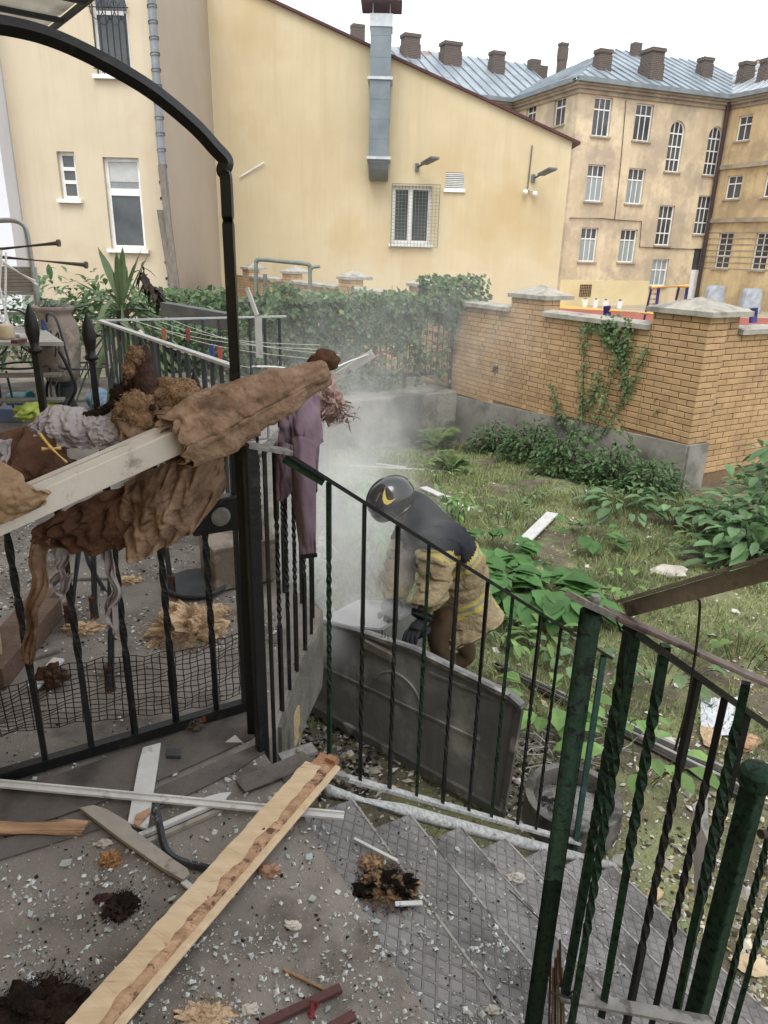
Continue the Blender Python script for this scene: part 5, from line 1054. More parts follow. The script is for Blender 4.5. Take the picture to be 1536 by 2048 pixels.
wr = MB().tube([floor_at(1018, 1785) + V((0, 0, .01)), floor_at(1075, 1845) + V((0, 0, .02)), floor_at(1105, 1890) + V((0, 0, .02))], .002, 5).build('step_wire', m_wire); tag(wr, 'thin stiff wire lying over the lower steps', 'wire')
cb = thing('cane_bundle', 'small bundle of tan canes tied against the near green post', 'canes', GY(1112, 2040, 1.14))
for k in range(6): MB().tube([GY(1098 + k * 6, 2060, 1.15 + .004 * (k % 3)), GY(1102 + k * 4.5, 1880 + 18 * ((k * 7) % 4), 1.16 + .004 * (k % 2))], .0028, 6).build('cane', mat('tan_cane', '#8d7350', '#6d573b', scale=20) if k % 2 else mat('brown_cane', '#5d4433', '#493527', scale=20), cb)
# ------------------------------------------------------------------ foliage tools
def leaf(mb, p, d, ln, wd, droop=.3, fold=.25, up=None):
    """one leaf: folded strip with a bent midrib"""
    d = d.normalized(); up = up or V((0, 0, 1)); s = d.cross(up)
    if s.length < 1e-4: s = V((1, 0, 0))
    s.normalize(); n = s.cross(d).normalized(); vs = [p]; rows = ((.3, .8), (.6, 1.0), (.85, .6))
    for t, w_ in rows:
        c = p + d * ln * t - V((0, 0, 1)) * droop * ln * t * t
        vs += [c - s * wd * .5 * w_ + n * fold * wd * .5 * w_, c, c + s * wd * .5 * w_ + n * fold * wd * .5 * w_]
    vs.append(p + d * ln - V((0, 0, 1)) * droop * ln)
    mb.add(vs, [(0, 2, 1), (0, 3, 2), (1, 2, 5, 4), (2, 3, 6, 5), (4, 5, 8, 7), (5, 6, 9, 8), (7, 8, 10), (8, 9, 10)])
def leaf2(mb, p, d, ln, wd, n):
    """small leaf: one folded diamond"""
    s = d.cross(n); s = s.normalized() if s.length > 1e-5 else V((1, 0, 0)); m = p + d * ln * .45
    mb.add([p, m - s * wd / 2 + n * wd * .15, p + d * ln, m + s * wd / 2 + n * wd * .15], [(0, 1, 2), (0, 2, 3)])
def rdir(r_, up=0.0): return V((r_.gauss(0, 1), r_.gauss(0, 1), r_.gauss(up, 1))).normalized()
def gmat(name, a, b, isl=.35, tr=.3, rough=.5, scale=4): return mat(name, a, b, rough=rough, scale=scale, bump=0, island=isl, trans=tr, spec=.35)
m_ivy = gmat('ivy_leaf', '#4f6e3e', '#6d8a52'); m_ivyd = gmat('ivy_leaf_dark', '#395430', '#4d6a3e'); m_hosta = gmat('hosta_leaf', '#5b9140', '#4a7d38', .3, .4); m_rhod = gmat('broad_leaf', '#557d4a', '#6f945e', .35, .3)
m_fern = gmat('fern_leaf', '#5f8038', '#7d9a4a', .3, .4); m_weed = gmat('weed_leaf', '#70a046', '#8fb85c', .3, .45); m_shrub = gmat('shrub_leaf', '#446538', '#5f8048', .4); m_yuc = gmat('yucca_leaf', '#50693f', '#6c8455', .25, .2)
m_stem = mat('green_stem', '#5b6b3a', '#4a5730', bump=0); m_twig = mat('brown_twig', '#4f4234', '#3e342a', bump=.2)
# ------------------------------------------------------------------ ivy on the fence
ivy = thing('fence_ivy', 'thick dark green ivy climbing over the iron fence', 'ivy', fp(2.5, -.7)); r_ = random.Random(4)
lv, lv2, sb = MB(), MB(), MB()
for k in range(60):
    t = r_.uniform(0, 5.4); p = fp(t, r_.uniform(-.7, .2), .02); pts = [p]
    for _ in range(7): p = p + V((-R2.x * r_.gauss(0, .16), -R2.y * r_.gauss(0, .16), r_.gauss(.10, .08))) - q3 * r_.gauss(0, .04); p.z = min(p.z, .95); pts.append(p)
    sb.tube(curve_pts(pts, 3), .006, 4, cap=False)
def ivy_density(t, z):
    top = .86 + .22 * noise.noise(V((t * 1.7, 0, 1))) + (.32 if t < .75 else .0)
    d = .72 + .9 * noise.noise(V((t * 1.6, z * 1.6, 5)))
    if z > top: return 0
    if z > .25: d += .35
    if t < .7 and z < .35: d -= .8
    if .8 < t < 2.0 and z < .0: d -= .35
    return d
k = 0
while k < 13500:
    t = r_.uniform(-.45, 5.3); z = r_.uniform(-.72, 1.1)
    if r_.random() > ivy_density(t, z): k += .2; continue
    k += 1; th = .28 if z > .55 else .16
    p = fp(t, z, r_.gauss(.05, th * .6)); n = (-q3 * .8 + V((r_.gauss(0, .5), r_.gauss(0, .5), r_.gauss(.5, .4)))).normalized(); d = (rdir(r_, -.5)); d = (d - n * d.dot(n)).normalized()
    s = r_.uniform(.06, .12); leaf2(lv if r_.random() < .6 else lv2, p, d, s, s * .72, n)
lv.build('leaves', m_ivy, ivy); lv2.build('leaves', m_ivyd, ivy); sb.build('stems', m_twig, ivy)
# climbers on the brick wall
def climber(name, label, paths, seed, dens=1.0, ls=.06):
    r_ = random.Random(seed); pp = [[GP(u, v, CQ, NW2) + nw3 * .03 for u, v in path] for path in paths]
    t = thing(name, label, 'vine', pp[0][0]); L_, S_ = MB(), MB()
    for path in pp:
        c = curve_pts(path, 8); S_.tube(c, .005, 4, cap=False)
        for a in c:
            for _ in range(int(5 * dens)):
                p = a + q3 * r_.gauss(0, .05) + V((0, 0, r_.gauss(0, .05))) + nw3 * abs(r_.gauss(.02, .03)); n = (nw3 + V((r_.gauss(0, .5), r_.gauss(0, .5), r_.gauss(.3, .4)))).normalized(); d = rdir(r_, -.6); d = (d - n * d.dot(n)).normalized()
                s = ls * r_.uniform(.5, 1.2); leaf2(L_, p, d, s, s * .7, n)
    L_.build('leaves', m_ivy, t); S_.build('stems', m_twig, t)
climber('wall_creeper', 'dense creeper hanging below the coping at the middle of the brick wall', [[(1235, 640), (1238, 670), (1240, 700), (1250, 725), (1254, 760), (1258, 790)], [(1262, 645), (1258, 690), (1252, 720)], [(1220, 648), (1215, 670), (1235, 695)]], 3, 1.7)
climber('wall_creeper', 'thin creeper strand with small leaves beside the dense creeper on the brick wall', [[(1178, 650), (1172, 690), (1170, 760), (1168, 820)], [(1178, 660), (1200, 650), (1225, 640)]], 5, 1.0)
climber('wall_creeper', 'spreading creeper rising from the footing of the brick wall', [[(1150, 880), (1160, 850), (1180, 810), (1195, 780), (1204, 745)], [(1175, 880), (1190, 850), (1215, 800), (1230, 735)], [(1200, 880), (1230, 830), (1270, 760), (1300, 695)], [(1140, 850), (1122, 820), (1108, 770)]], 7, 1.2)
# saplings by the corner
def sapling(name, label, u0, v0, n, h, spread, m, seed, ls=.07, leaves=14):
    r_ = random.Random(seed); b = on_ground(u0, v0); t = thing(name, label, 'plant', b); L_, S_ = MB(), MB()
    for _ in range(n):
        p0 = b + V((r_.gauss(0, spread * .35), r_.gauss(0, spread * .2), -.02)); tip = p0 + V((r_.gauss(0, spread), r_.gauss(0, spread * .5), h * r_.uniform(.55, 1.0))); mid = p0.lerp(tip, .55) + V((r_.gauss(0, .05), 0, .06)); c = curve_pts([p0, mid, tip], 8); S_.tube(c, [.006 * (1 - .7 * i / len(c)) for i in range(len(c))], 5)
        for _ in range(leaves):
            i = r_.randrange(4, len(c)); d = (rdir(r_, .15)); leaf(L_, c[i], d, ls * r_.uniform(.6, 1.2), ls * .42, .5)
    L_.build('leaves', m, t); S_.build('stems', m_stem, t); return t
sapling('leafy_sapling', 'thin multi-stemmed sapling in front of the brick corner', 1320, 965, 11, 1.35, .28, m_ivy, 11, .09, 26)
sapling('tall_weed', 'tall pale green leafy weed beside the landing corner', 640, 1290, 5, .95, .14, m_weed, 13, .11, 24)
sapling('tall_weed', 'loose clump of pale weeds rising through the smoke by the firefighter', 745, 1160, 12, .85, .22, m_weed, 17, .10, 14)
sapling('tall_weed', 'bright weeds at the back of the smoke beyond the handrail', 690, 1030, 12, .55, .35, m_weed, 19, .12, 14)
sapling('tall_weed', 'thin weed stalks behind the firefighter collar', 900, 1040, 7, .5, .2, m_weed, 23, .11, 10)
def bush(name, label, u0, v0, rx, rz, n, ls, m, seed, wide=.5, ry=None, pt=None):
    r_ = random.Random(seed); b = pt or on_ground(u0, v0); t = thing(name, label, 'shrub', b); L_, S_ = MB(), MB(); ry = ry or rx * .7
    for _ in range(n):
        q = rdir(r_); k = r_.random() ** .35; p = b + V((q.x * rx * k, q.y * ry * k, abs(q.z) * rz * k * (1 + .4 * noise.noise(V((q.x * 3, q.y * 3, seed)))))); d = (V((q.x, q.y, .4)) + rdir(r_) * .7).normalized(); s = ls * r_.uniform(.6, 1.25)
        leaf(L_, p, d, s, s * wide, .4)
    for _ in range(max(6, n // 60)): q = rdir(r_); S_.tube([b, b + V((q.x * rx * .4, q.y * ry * .4, rz * .45)), b + V((q.x * rx * .8, q.y * ry * .8, abs(q.z) * rz * .9))], .006, 4)
    L_.build('leaves', m, t); S_.build('stems', m_twig, t); return t
for k, (u, v, rx, rz, n, lab) in enumerate(((985, 905, .42, .34, 700, 'low dark shrub in the shady corner by the leaning pole'), (1060, 925, .45, .42, 800, 'low dark shrub under the brick wall beside the shady corner'), (1130, 950, .45, .40, 800, 'low dark shrub at the footing below the creeper'), (1215, 968, .42, .34, 700, 'low dark shrub between the creeper and the sapling'), (1300, 985, .40, .28, 500, 'low dark ground shrub at the foot of the sapling'))):
    bush('low_shrub', lab, u, v, rx * 1.1, rz * 1.5, int(n * 1.7), .075, m_shrub, 30 + k)
def rosette(name, label, u0, v0, n, ln, wd, m, seed, up=.8, cat='plant', h=0.0, spread=.12, pt=None, stems=True):
    r_ = random.Random(seed); b = pt or on_ground(u0, v0); t = thing(name, label, cat, b); L_, S_ = MB(), MB()
    for _ in range(n):
        a = r_.uniform(0, 6.283); q = r_.random() ** .6; base = b + V((math.cos(a) * spread * q, math.sin(a) * spread * q, 0)); d = V((math.cos(a), math.sin(a), up * r_.uniform(.4, 1.5))); l_ = ln * r_.uniform(.6, 1.15); e = base + d.normalized() * (h + l_ * .55) + V((0, 0, h * .3))
        if stems: S_.tube([base, base.lerp(e, .6) + V((0, 0, .03)), e], .004, 4)
        leaf(L_, e if stems else base, V((d.x, d.y, d.z * .25)), l_, wd * l_ / ln, .45, .3)
    L_.build('leaves', m, t)
    if stems: S_.build('stalks', m_stem, t, kind='stuff')
    return t
for k, (u, v, n, ln, lab) in enumerate(((962, 1180, 50, .25, 'broad-leaved hosta clump just behind the firefighter'), (1050, 1205, 64, .27, 'largest broad-leaved hosta clump beside the path to the steps'), (1120, 1225, 44, .23, 'broad-leaved hosta at the front edge of the lawn by the railing'), (985, 1120, 40, .22, 'broad-leaved hosta near the fallen white board'), (1170, 1090, 16, .18, 'small leafy plant clump in the lawn beside the white board'))):
    rosette('hosta_plant', lab, u, v, n, ln, ln * .68, m_hosta, 50 + k, .9, h=.10)
for k, (u, v, n, ln, lab) in enumerate(((1250, 1030, 40, .22, 'grey-green broad-leaved plant in front of the low shrubs'), (1345, 1035, 36, .2, 'grey-green broad-leaved plant below the brick corner'), (1440, 1060, 36, .24, 'broad-leaved plant with upright leaves by the brick corner'))):
    rosette('broad_leaved_plant', lab, u, v, n, ln, ln * .5, m_rhod, 60 + k, 1.0, h=.12, spread=.2)
bush('rhododendron', 'tall glossy shrub with large leaves in front of the brick return', 1560, 1090, .75, 1.15, 620, .20, m_rhod, 71, .45, ry=.6)
bush('rhododendron', 'shorter glossy shrub with large leaves at the lawn edge', 1500, 1135, .5, .55, 160, .24, m_rhod, 72, .45, ry=.4)
r_ = random.Random(77)
MIX = [(1000, 1290, 'under the hostas'), (1080, 1300, 'beside the profile strips'), (1160, 1330, 'behind the end post of the handrail'), (1050, 1000, 'in the middle of the lawn'), (880, 960, 'below the low fern'), (1180, 1010, 'at the lawn edge by the low shrubs'), (1010, 1040, 'near the upper end of the white board'), (1300, 1110, 'near the pale stone'), (1250, 1200, 'behind the near green post'), (1400, 1090, 'below the brick corner plants'), (940, 1260, 'at the heels of the firefighter'), (1330, 1350, 'beyond the bent rail panel'), (760, 985, 'in the smoke left of the helmet'.replace('left of', 'beside')), (1480, 1320, 'far out beyond the angle bar')]
for k, (u, v, w_) in enumerate(MIX):
    t = rosette('weed_tuft', 'small ragged weed tuft ' + w_, u, v, r_.randint(14, 26), r_.uniform(.10, .18), r_.uniform(.03, .08), [m_weed, m_fern, m_rhod, m_ivy][k % 4], 200 + k, r_.uniform(.8, 1.8), h=r_.uniform(.03, .1), spread=r_.uniform(.08, .2)); t['group'] = 'weed tufts in the lawn'
# ferns
for k, (u, v, n, lab) in enumerate(((870, 900, 20, 'big arching fern in the shady corner by the retaining wall'), (800, 880, 14, 'smaller fern beside the big one'), (900, 945, 12, 'low fern fronds at the lawn edge below the big fern'))):
    r_ = random.Random(80 + k); b = on_ground(u, v); t = thing('garden_fern', lab, 'fern', b); L_ = MB()
    for _ in range(n):
        a = r_.uniform(0, 6.283); ln = r_.uniform(.55, 1.0) * (.95 if k == 0 else .65); d = V((math.cos(a), math.sin(a), r_.uniform(1.0, 2.4))).normalized(); pts = [b + d * ln * s - V((0, 0, .55 * ln * s * s)) for s in [i / 14 for i in range(15)]]
        for i in [x / 2 for x in range(4, 28)]:
            fi = int(i); i0 = i; i = fi; tn = (pts[i + 1] - pts[i - 1]).normalized(); sd = tn.cross(V((0, 0, 1))).normalized(); w_ = ln * .22 * math.sin(math.pi * (i / 15) ** .8)
            for sg in (-1, 1): leaf2(L_, pts[i].lerp(pts[i + 1], i0 - fi), (sd * sg + tn * .35).normalized(), w_ * 1.15, .024, V((0, 0, 1)))
    L_.build('fronds', m_fern, t)
# leaves by the ash ring
for k, (u, v, n, ln, lab) in enumerate(((1100, 1440, 20, .17, 'pale green leafy plant behind the ash heap'), (1270, 1540, 16, .17, 'bright green leafy plant beside the dark strips'), (1230, 1440, 10, .12, 'small green plant between the railing and the strips'))):
    rosette('leafy_plant', lab, u, v, n, ln, ln * .6, m_weed, 90 + k, 1.1, h=.10, spread=.14)
# ------------------------------------------------------------------ lawn grass, litter
def near_path(p): return (V((p.x, p.y)) - O2).dot(D2) < 1.9 and (V((p.x, p.y)) - O2).dot(E2) > -.3
rng = np.random.default_rng(5); gv, gf = [], []; vi = 0; cnt = 0; m_grass = gmat('grass_blade', '#7b9150', '#9aa264', .4, .35, .6, 2)
while cnt < 90000:
    Y_ = 2.2 + 9.5 * rng.random() ** 1.0; X_ = -1.5 + (1.5 + (.62 if rng.random() < .72 else 1.1) * Y_) * rng.random() * 1.05
    d_ = noise.noise(V((X_ * 1.1, Y_ * 1.1, 2))) + .6 * noise.noise(V((X_ * 3.2, Y_ * 3.2, 7)))
    cnt += 1
    if d_ < -.22 or (V((X_, Y_)) - CQ).dot(NW2) < .05 or (Y_ < 3.6 and X_ < 1.9) or (V((X_, Y_)) - V((1.2, 12.1))).dot(Q2) > 0: continue
    z = ground_z(X_, Y_); a = rng.random() * 6.283; h = (.022 + .06 * rng.random() ** 2) * (1 + max(0, d_)); l_ = rng.normal(0, .5, 2) * h; w_ = .003 + .0008 * Y_
    gv += [(X_ - math.cos(a) * w_, Y_ - math.sin(a) * w_, z - .005), (X_ + math.cos(a) * w_, Y_ + math.sin(a) * w_, z - .005), (X_ + l_[0], Y_ + l_[1], z + h)]; gf.append((vi, vi + 1, vi + 2)); vi += 3
g_ = MB(); g_.v = [V(p) for p in gv]; g_.f = gf; g_.mi = [0] * len(gf); g_.build('lawn_grass', m_grass, loc=(2, 6, -1.2), kind='stuff')
m_lit1 = mat('pale_litter', '#c4bca2', '#a59c82', rough=.9, island=.3); m_lit2 = mat('leaf_litter', '#7d7440', '#94853f', rough=.9, island=.3); m_lit3 = mat('dark_litter', '#3a3024', '#4b3d2b', rough=.9, island=.4); m_lit4 = gmat('green_litter', '#6f8238', '#566b2c')
def garden_pt(u, v):
    p = on_ground(u, v)
    if (V((p.x, p.y)) - CQ).dot(NW2) < .1 or (V((p.x, p.y)) - V((1.2, 12.1))).dot(Q2) > 0 or p.y > 12.5: return None
    s, w_ = (V((p.x, p.y)) - O2).dot(D2), (V((p.x, p.y)) - O2).dot(E2)
    if s < .6: return None if w_ > -.4 else p
    return p
rg = lambda r_: (r_.uniform(560, 1560) if r_.random() < .75 else r_.uniform(1500, 2500), 880 + 1150 * r_.random() ** 1.3)
scatter('garden_litter', 10500, [m_lit1, m_lit1, m_lit2, m_lit2, m_lit3, m_lit4], rg, lambda r_: .007 + .018 * r_.random() ** 2.5, 31, garden_pt, .25)
scatter('garden_plaster_bits', 3000, [m_plast, m_trim, m_lit1], rg, lambda r_: .008 + .034 * r_.random() ** 4, 33, garden_pt, .5)
# rubble by the stair foot: pale chips
scatter('stair_foot_rubble', 1500, [m_plast, m_crumb, m_lit3], lambda r_: (r_.uniform(1150, 1800), r_.uniform(1560, 2040)), lambda r_: .005 + .014 * r_.random() ** 2.5, 35, garden_pt, .5)
for k, (u, v, px, lab) in enumerate(((1340, 1150, 32, 'pale broken stone lying on the lawn'), (1420, 1480, 30, 'brown-edged broken plaster slab near the paper'), (1330, 1480, 20, 'small plaster slab beside the dark strips'), (1500, 1935, 34, 'pale timber offcut at the stair foot'), (1310, 1790, 18, 'yellowish brick fragment at the stair foot'), (1470, 1225, 10, 'tiny white chip on the lawn near the angle bar'), (1250, 1730, 26, 'flat grey slate piece on the ground by the ring'), (1490, 1490, 30, 'scorched timber scrap at the edge of the paper'), (925, 1020, 20, 'white torn card near the weeds'))):
    p = on_ground(u, v); dep = p.y * cp + (EYE - p.z) * sp; s = px * dep / FPX; mm = [m_plast, m_cfluff, m_plast, m_paintw, m_cfluff, m_trim, m_conc, m_torn, m_trim][k]
    o = MB().blob(p + V((0, 0, s * .25)), s, 2, .4, 2, k + 20, (1.1, .7, .35), rot=k).build('garden_rubble', mm); tag(o, lab, 'rubble')
def gbar(name, a, b, w_, h_, m, label, cat='board', za=.02, zb=.02):
    p, q = on_ground(*a, za), on_ground(*b, zb); return tag(MB().bar(p, q, w_, h_).build(name, m, bevel=.002), label, cat)
gb_ = thing('fallen_white_board', 'white weathered grooved board lying on the lawn behind the hostas', 'board', on_ground(1072, 1070))
for k in range(3): MB().bar(on_ground(1030 + 7 * k, 1096 + 3 * k, .03 + .004 * k), on_ground(1097 + 7 * k, 1034 + 2 * k, .05 + .004 * k), .045, .02).build('board_lath', m_trim, gb_)
gbar('white_offcut', (846, 978), (894, 1000), .10, .02, m_trim, 'short white offcut lying on the lawn by the helmet')
gbar('white_lath', (700, 934), (892, 945), .03, .02, m_trim, 'long thin white lath lying across the back of the lawn')
gbar('white_lath', (752, 930), (810, 938), .04, .02, m_trim, 'short white lath just above the long thin one')
gbar('white_lath', (672, 884), (842, 878), .08, .03, m_trim, 'wide pale board in the smoke below the retaining wall')
gbar('white_lath', (640, 895), (760, 889), .05, .02, m_trimg, 'grey board end in the thickest smoke')
o = MB().bar(on_ground(846, 872, .02), GY(862, 840, on_ground(860, 872).y), .03, .02).build('white_stake', m_trim); tag(o, 'small upright white stake beside the fern', 'stake')
o = MB().bar(on_ground(948, 862), GP(998, 732, CQ, NW2) + nw3 * .06, .07, .03).build('leaning_pole', mat('mossy_pole', '#77705a', '#5b553f', scale=12, bump=.4)); tag(o, 'mossy wooden pole leaning against the brick wall', 'pole')
# dark profile strips
m_prof = mat('dark_profile', '#3b3532', '#2a2624', scale=8, rough=.45, bump=.2); m_profl = mat('pale_profile', '#9a9692', '#7d7976', scale=8, rough=.4)
for k in range(5):
    a, b = on_ground(985 + 6 * k, 1332 + 5 * k, .03 + .012 * (k % 2)), on_ground(1470 + 4 * k, 1560 + 13 * k, .03 + .012 * ((k + 1) % 2))
    o = MB().bar(a, b, .022, .025).build('profile_strip', m_profl if k in (0, 2) else m_prof, bevel=.002)
    tag(o, ['pale plastic profile strip, outermost of the bundle behind the railing', 'dark profile strip second in the bundle behind the railing', 'pale profile strip in the middle of the bundle behind the railing', 'dark profile strip fourth in the bundle behind the railing', 'dark profile strip on the steps side of the bundle'][k], 'profile strip', 'bundle of profile strips')
# crumpled paper
cpn = on_ground(1440, 1445); Pp = []
for i in range(15):
    row = []
    for j in range(15):
        q = on_ground(1400 + i * 5.8, 1402 + j * 5.4); row.append(q + V((0, 0, .02 + .035 * abs(noise.noise(V((i * .35, j * .35, 3)))) + .012 * noise.noise(V((i * .9, j * .9, 4))))))
    Pp.append(row)
o = MB().grid(Pp).build('crumpled_paper', mat('printed_paper', '#c5c8d0', '#b8bcc6', scale=9, stain='#3d3f47', sscale=11, slo=.60, shi=.63, rough=.7), solid=.002); tag(o, 'crumpled white paper with dark print on the ground beyond the railing', 'paper')
o = MB().grid([[GY(1385 + 30 * i + 8 * j * .3, 1590 + 95 * j - i * 20 + 20, 1.75 + .02 * math.sin(i * 3 + j)) for j in range(3)] for i in range(2)]).build('white_sheet_scrap', m_trim, solid=.006); tag(o, 'bent white sheet scrap caught behind the square green post', 'scrap')
# ash ring and heaps
rc = on_ground(1140, 1640); rg_ = thing('concrete_ring', 'round concrete ring filled with grey ash at the foot of the steps', 'ring', rc)
MB().lathe(rc, [(.24, -.05), (.24, .16), (.20, .16), (.20, .02)], 32, cap=False).build('ring_wall', mat('sooty_concrete', '#6f6b65', '#57534e', scale=6, bump=.5, stain='#3a3835', sscale=6), rg_, smooth=False)
m_ash = mat('grey_ash', '#8f8c88', '#5c5956', scale=18, rough=.95, bump=.9, bscale=60, stain='#232120', sscale=12, slo=.52, shi=.6, bdist=.02)
MB().lathe(rc, [(.199, .06), (.12, .11), (.05, .14), (.001, .15)], 28, cap=False).build('ash_fill', m_ash, rg_, smooth=True)
scatter('ash_flakes', 1600, [m_ash, m_dark, m_plast, m_dark], lambda r_: (r_.uniform(590, 760), r_.uniform(1430, 1600)) if r_.random() < .5 else (r_.uniform(1010, 1200), r_.uniform(1480, 1660)), lambda r_: .006 + .02 * r_.random() ** 2, 37, on_ground, .4)
sw = MB(); r_ = random.Random(8); c = on_ground(1110, 1500)
for _ in range(160):
    p = c + V((r_.gauss(0, .14), r_.gauss(0, .1), 0)); d = V((r_.gauss(0, 1), r_.gauss(0, .6), r_.uniform(.1, 1))).normalized() * r_.uniform(.1, .25); sw.tube([p, p + d * .5 + V((0, 0, .03)), p + d], .0035, 4, cap=False)
o = sw.build('singed_stalks', mat('ash_white_stalk', '#a39d92', '#857f75', bump=0)); o['kind'] = 'stuff'
# ------------------------------------------------------------------ burnt appliance panel
m_burn = mat('burnt_sheet', '#878786', '#6f6f6e', scale=3.0, rough=.5, metal=.35, bump=.3, bscale=25, stain='#b3b0ab', sscale=3.4, slo=.52, shi=.72, streak='#4f4e4d', streak_f=.7, bdist=.01)
m_burnr = mat('burnt_rim', '#6a6866', '#555351', scale=6, rough=.5, metal=.3, stain='#9a958c', sscale=5, slo=.55, shi=.66, bump=.3)
pBR, pBL = GZ(1003, 1640, -1.19), GZ(580, 1400, -1.19); pu = (pBL - pBR).normalized(); pn2 = V((-pu.y, pu.x)); 
if pn2.y > 0: pn2 = -pn2
pn3 = V((pn2.x, pn2.y, 0)); PX = lambda u, v: GP(u, v, (pBR.x, pBR.y), pn2)
bpnl = thing('scorched_metal_sheet', 'large soot-blackened metal appliance door propped upright on its side by the steps', 'panel', pBR.lerp(pBL, .5))
cor = [PX(1003, 1640), PX(1042, 1412), PX(1020, 1392), PX(900, 1335), PX(830, 1300), PX(735, 1268), PX(612, 1236), PX(566, 1380)]
MB().prism(cor, -pn3 * .05).build('door_skin', m_burn, bpnl, bevel=.012)
for a, b in ((1, 2), (2, 3), (3, 4), (4, 5), (5, 6)): MB().bar(cor[a] + pn3 * .006, cor[b] + pn3 * .006, .026, .022).build('top_rim', m_burnr, bpnl)
MB().bar(cor[0] + pn3 * .006, cor[1] + pn3 * .006, .03, .026, up=pn3).build('side_rim', m_burnr, bpnl); MB().bar(cor[7] + pn3 * .008, cor[0] + pn3 * .008 + V((0, 0, .05)), .03, .05).build('bottom_rim', m_burnr, bpnl)
for px in (((640, 1330), (960, 1480)), ((860, 1345), (985, 1395)), ((620, 1420), (930, 1585))): MB().bar(PX(*px[0]) + pn3 * .002, PX(*px[1]) + pn3 * .002, .012, .012).build('pressed_rib', m_burn, bpnl)
rcn = PX(792, 1450)
MB().tube([rcn + V((0, 0, .16)) + pu * .17 * math.cos(.3 + t * .2) + V((0, 0, .17 * math.sin(.3 + t * .2))) + pn3 * .003 for t in range(13)], .006, 6, cap=False).build('pressed_arc', m_burn, bpnl)
MB().bar(PX(733, 1282) + pn3 * .02, PX(790, 1312) + pn3 * .02, .03, .045).build('beige_seal', mat('heat_beige_seal', '#7d756a', '#655e55', scale=10), bpnl)
for k in range(3): MB().bar(PX(764 + 6 * k, 1262 + 4 * k) + pn3 * .0, PX(764 + 6 * k, 1278 + 4 * k), .004, .004).build('clip', m_char, bpnl)
bx_ = thing('scorched_cabinet', 'blackened open appliance body behind the soot-black door', 'appliance', PX(640, 1300) - pn3 * .35)
k0 = PX(600, 1262) - pn3 * .12; k1 = PX(735, 1275) - pn3 * .12; dn = -pn3 * .42; dz_ = V((0, 0, -.5))
for a, b, nm_ in ((k0, k1, 'front_wall'), (k0 + dn, k1 + dn, 'rear_wall'), (k0, k0 + dn, 'end_wall'), (k1, k1 + dn, 'end_wall')):
    n_ = (b - a).cross(V((0, 0, 1))).normalized() * .012; MB().hexa([a + dz_ - n_, b + dz_ - n_, b + dz_ + n_, a + dz_ + n_, a - n_, b - n_, b + n_, a + n_]).build(nm_, m_burn, bx_)
MB().hexa([k0 + dz_, k1 + dz_, k1 + dn + dz_, k0 + dn + dz_, k0 + dz_ * .6, k1 + dz_ * .6, k1 + dn + dz_ * .6, k0 + dn + dz_ * .6]).build('ash_bed', m_ash, bx_)
# ------------------------------------------------------------------ firefighter
m_trou = mat('fire_trousers', '#5d4930', '#4c3b27', scale=9, rough=.9, bump=.5, bscale=160, bdist=.003)
m_coat = mat('fire_coat_tan', '#9a8862', '#857452', scale=8, rough=.9, bump=1, bscale=26, bdist=.02, stain='#6f5c3c', sscale=5, slo=.55, shi=.72)
m_yoke = mat('fire_coat_navy', '#23262f', '#1b1d25', scale=8, rough=.9, bump=.4, bscale=160, bdist=.003)
m_ylw = mat('reflective_yellow', '#b5a42f', '#a19126', rough=.5); m_rgy = mat('reflective_grey', '#8b8a7d', '#7b7a6e', rough=.4)
m_helm = mat('black_helmet', '#0e0f11', '#15171a', scale=5, rough=.12, bump=0, spec=.6, coat=.6); m_glove = mat('black_glove', '#0f1114', '#191c21', scale=20, rough=.7, bump=.4, bscale=120)
J = {'pelvis': GY(918, 1200, 4.10), 'spine': GY(898, 1138, 4.04), 'chest': GY(872, 1078, 3.98), 'neck': GY(832, 1034, 3.94), 'head': GY(783, 1006, 3.91),
     'rs': GY(872, 1098, 3.80), 're': GY(862, 1182, 3.66), 'rw': GY(842, 1236, 3.57), 'ls': GY(806, 1082, 4.14), 'le': GY(786, 1165, 4.0), 'lw': GY(784, 1222, 3.80)}
J['rh'] = J['pelvis'] + V((-.04, -.12, -.04)); J['lh'] = J['pelvis'] + V((.02, .13, -.04))
J['rk'] = V((J['rh'].x - .10, J['rh'].y - .02, -.74)); J['ra'] = V((J['rh'].x + .0, J['rh'].y + .06, -1.12)); J['rt'] = J['ra'] + V((-.16, -.08, -.05))
J['lk'] = V((J['lh'].x - .04, J['lh'].y + .0, -.74)); J['la'] = V((J['lh'].x + .1, J['lh'].y + .05, -1.12)); J['lt'] = J['la'] + V((-.16, -.06, -.05))
def skin(name, verts, edges, rad, root, sub=3):
    me = bpy.data.meshes.new(name); me.from_pydata([tuple(v) for v in verts], edges, []); o = bpy.data.objects.new(name, me); COL.objects.link(o)
    o.modifiers.new('skin', 'SKIN'); s = o.modifiers.new('sub', 'SUBSURF'); s.levels = sub; s.render_levels = sub
    for i, r_ in enumerate(rad): me.skin_vertices[0].data[i].radius = r_ if isinstance(r_, tuple) else (r_, r_)
    me.skin_vertices[0].data[root].use_root = True
    bpy.context.view_layer.update(); dg = bpy.context.evaluated_depsgraph_get(); ev = o.evaluated_get(dg); nm = bpy.data.meshes.new_from_object(ev)
    V_ = [v.co.copy() for v in nm.vertices]; F_ = [tuple(p.vertices) for p in nm.polygons]; bpy.data.objects.remove(o); bpy.data.meshes.remove(nm); return V_, F_
ff = thing('person', 'firefighter in black helmet and tan coat bending over the burnt metal panel', 'person', V((J['pelvis'].x, J['pelvis'].y, -1.22)))
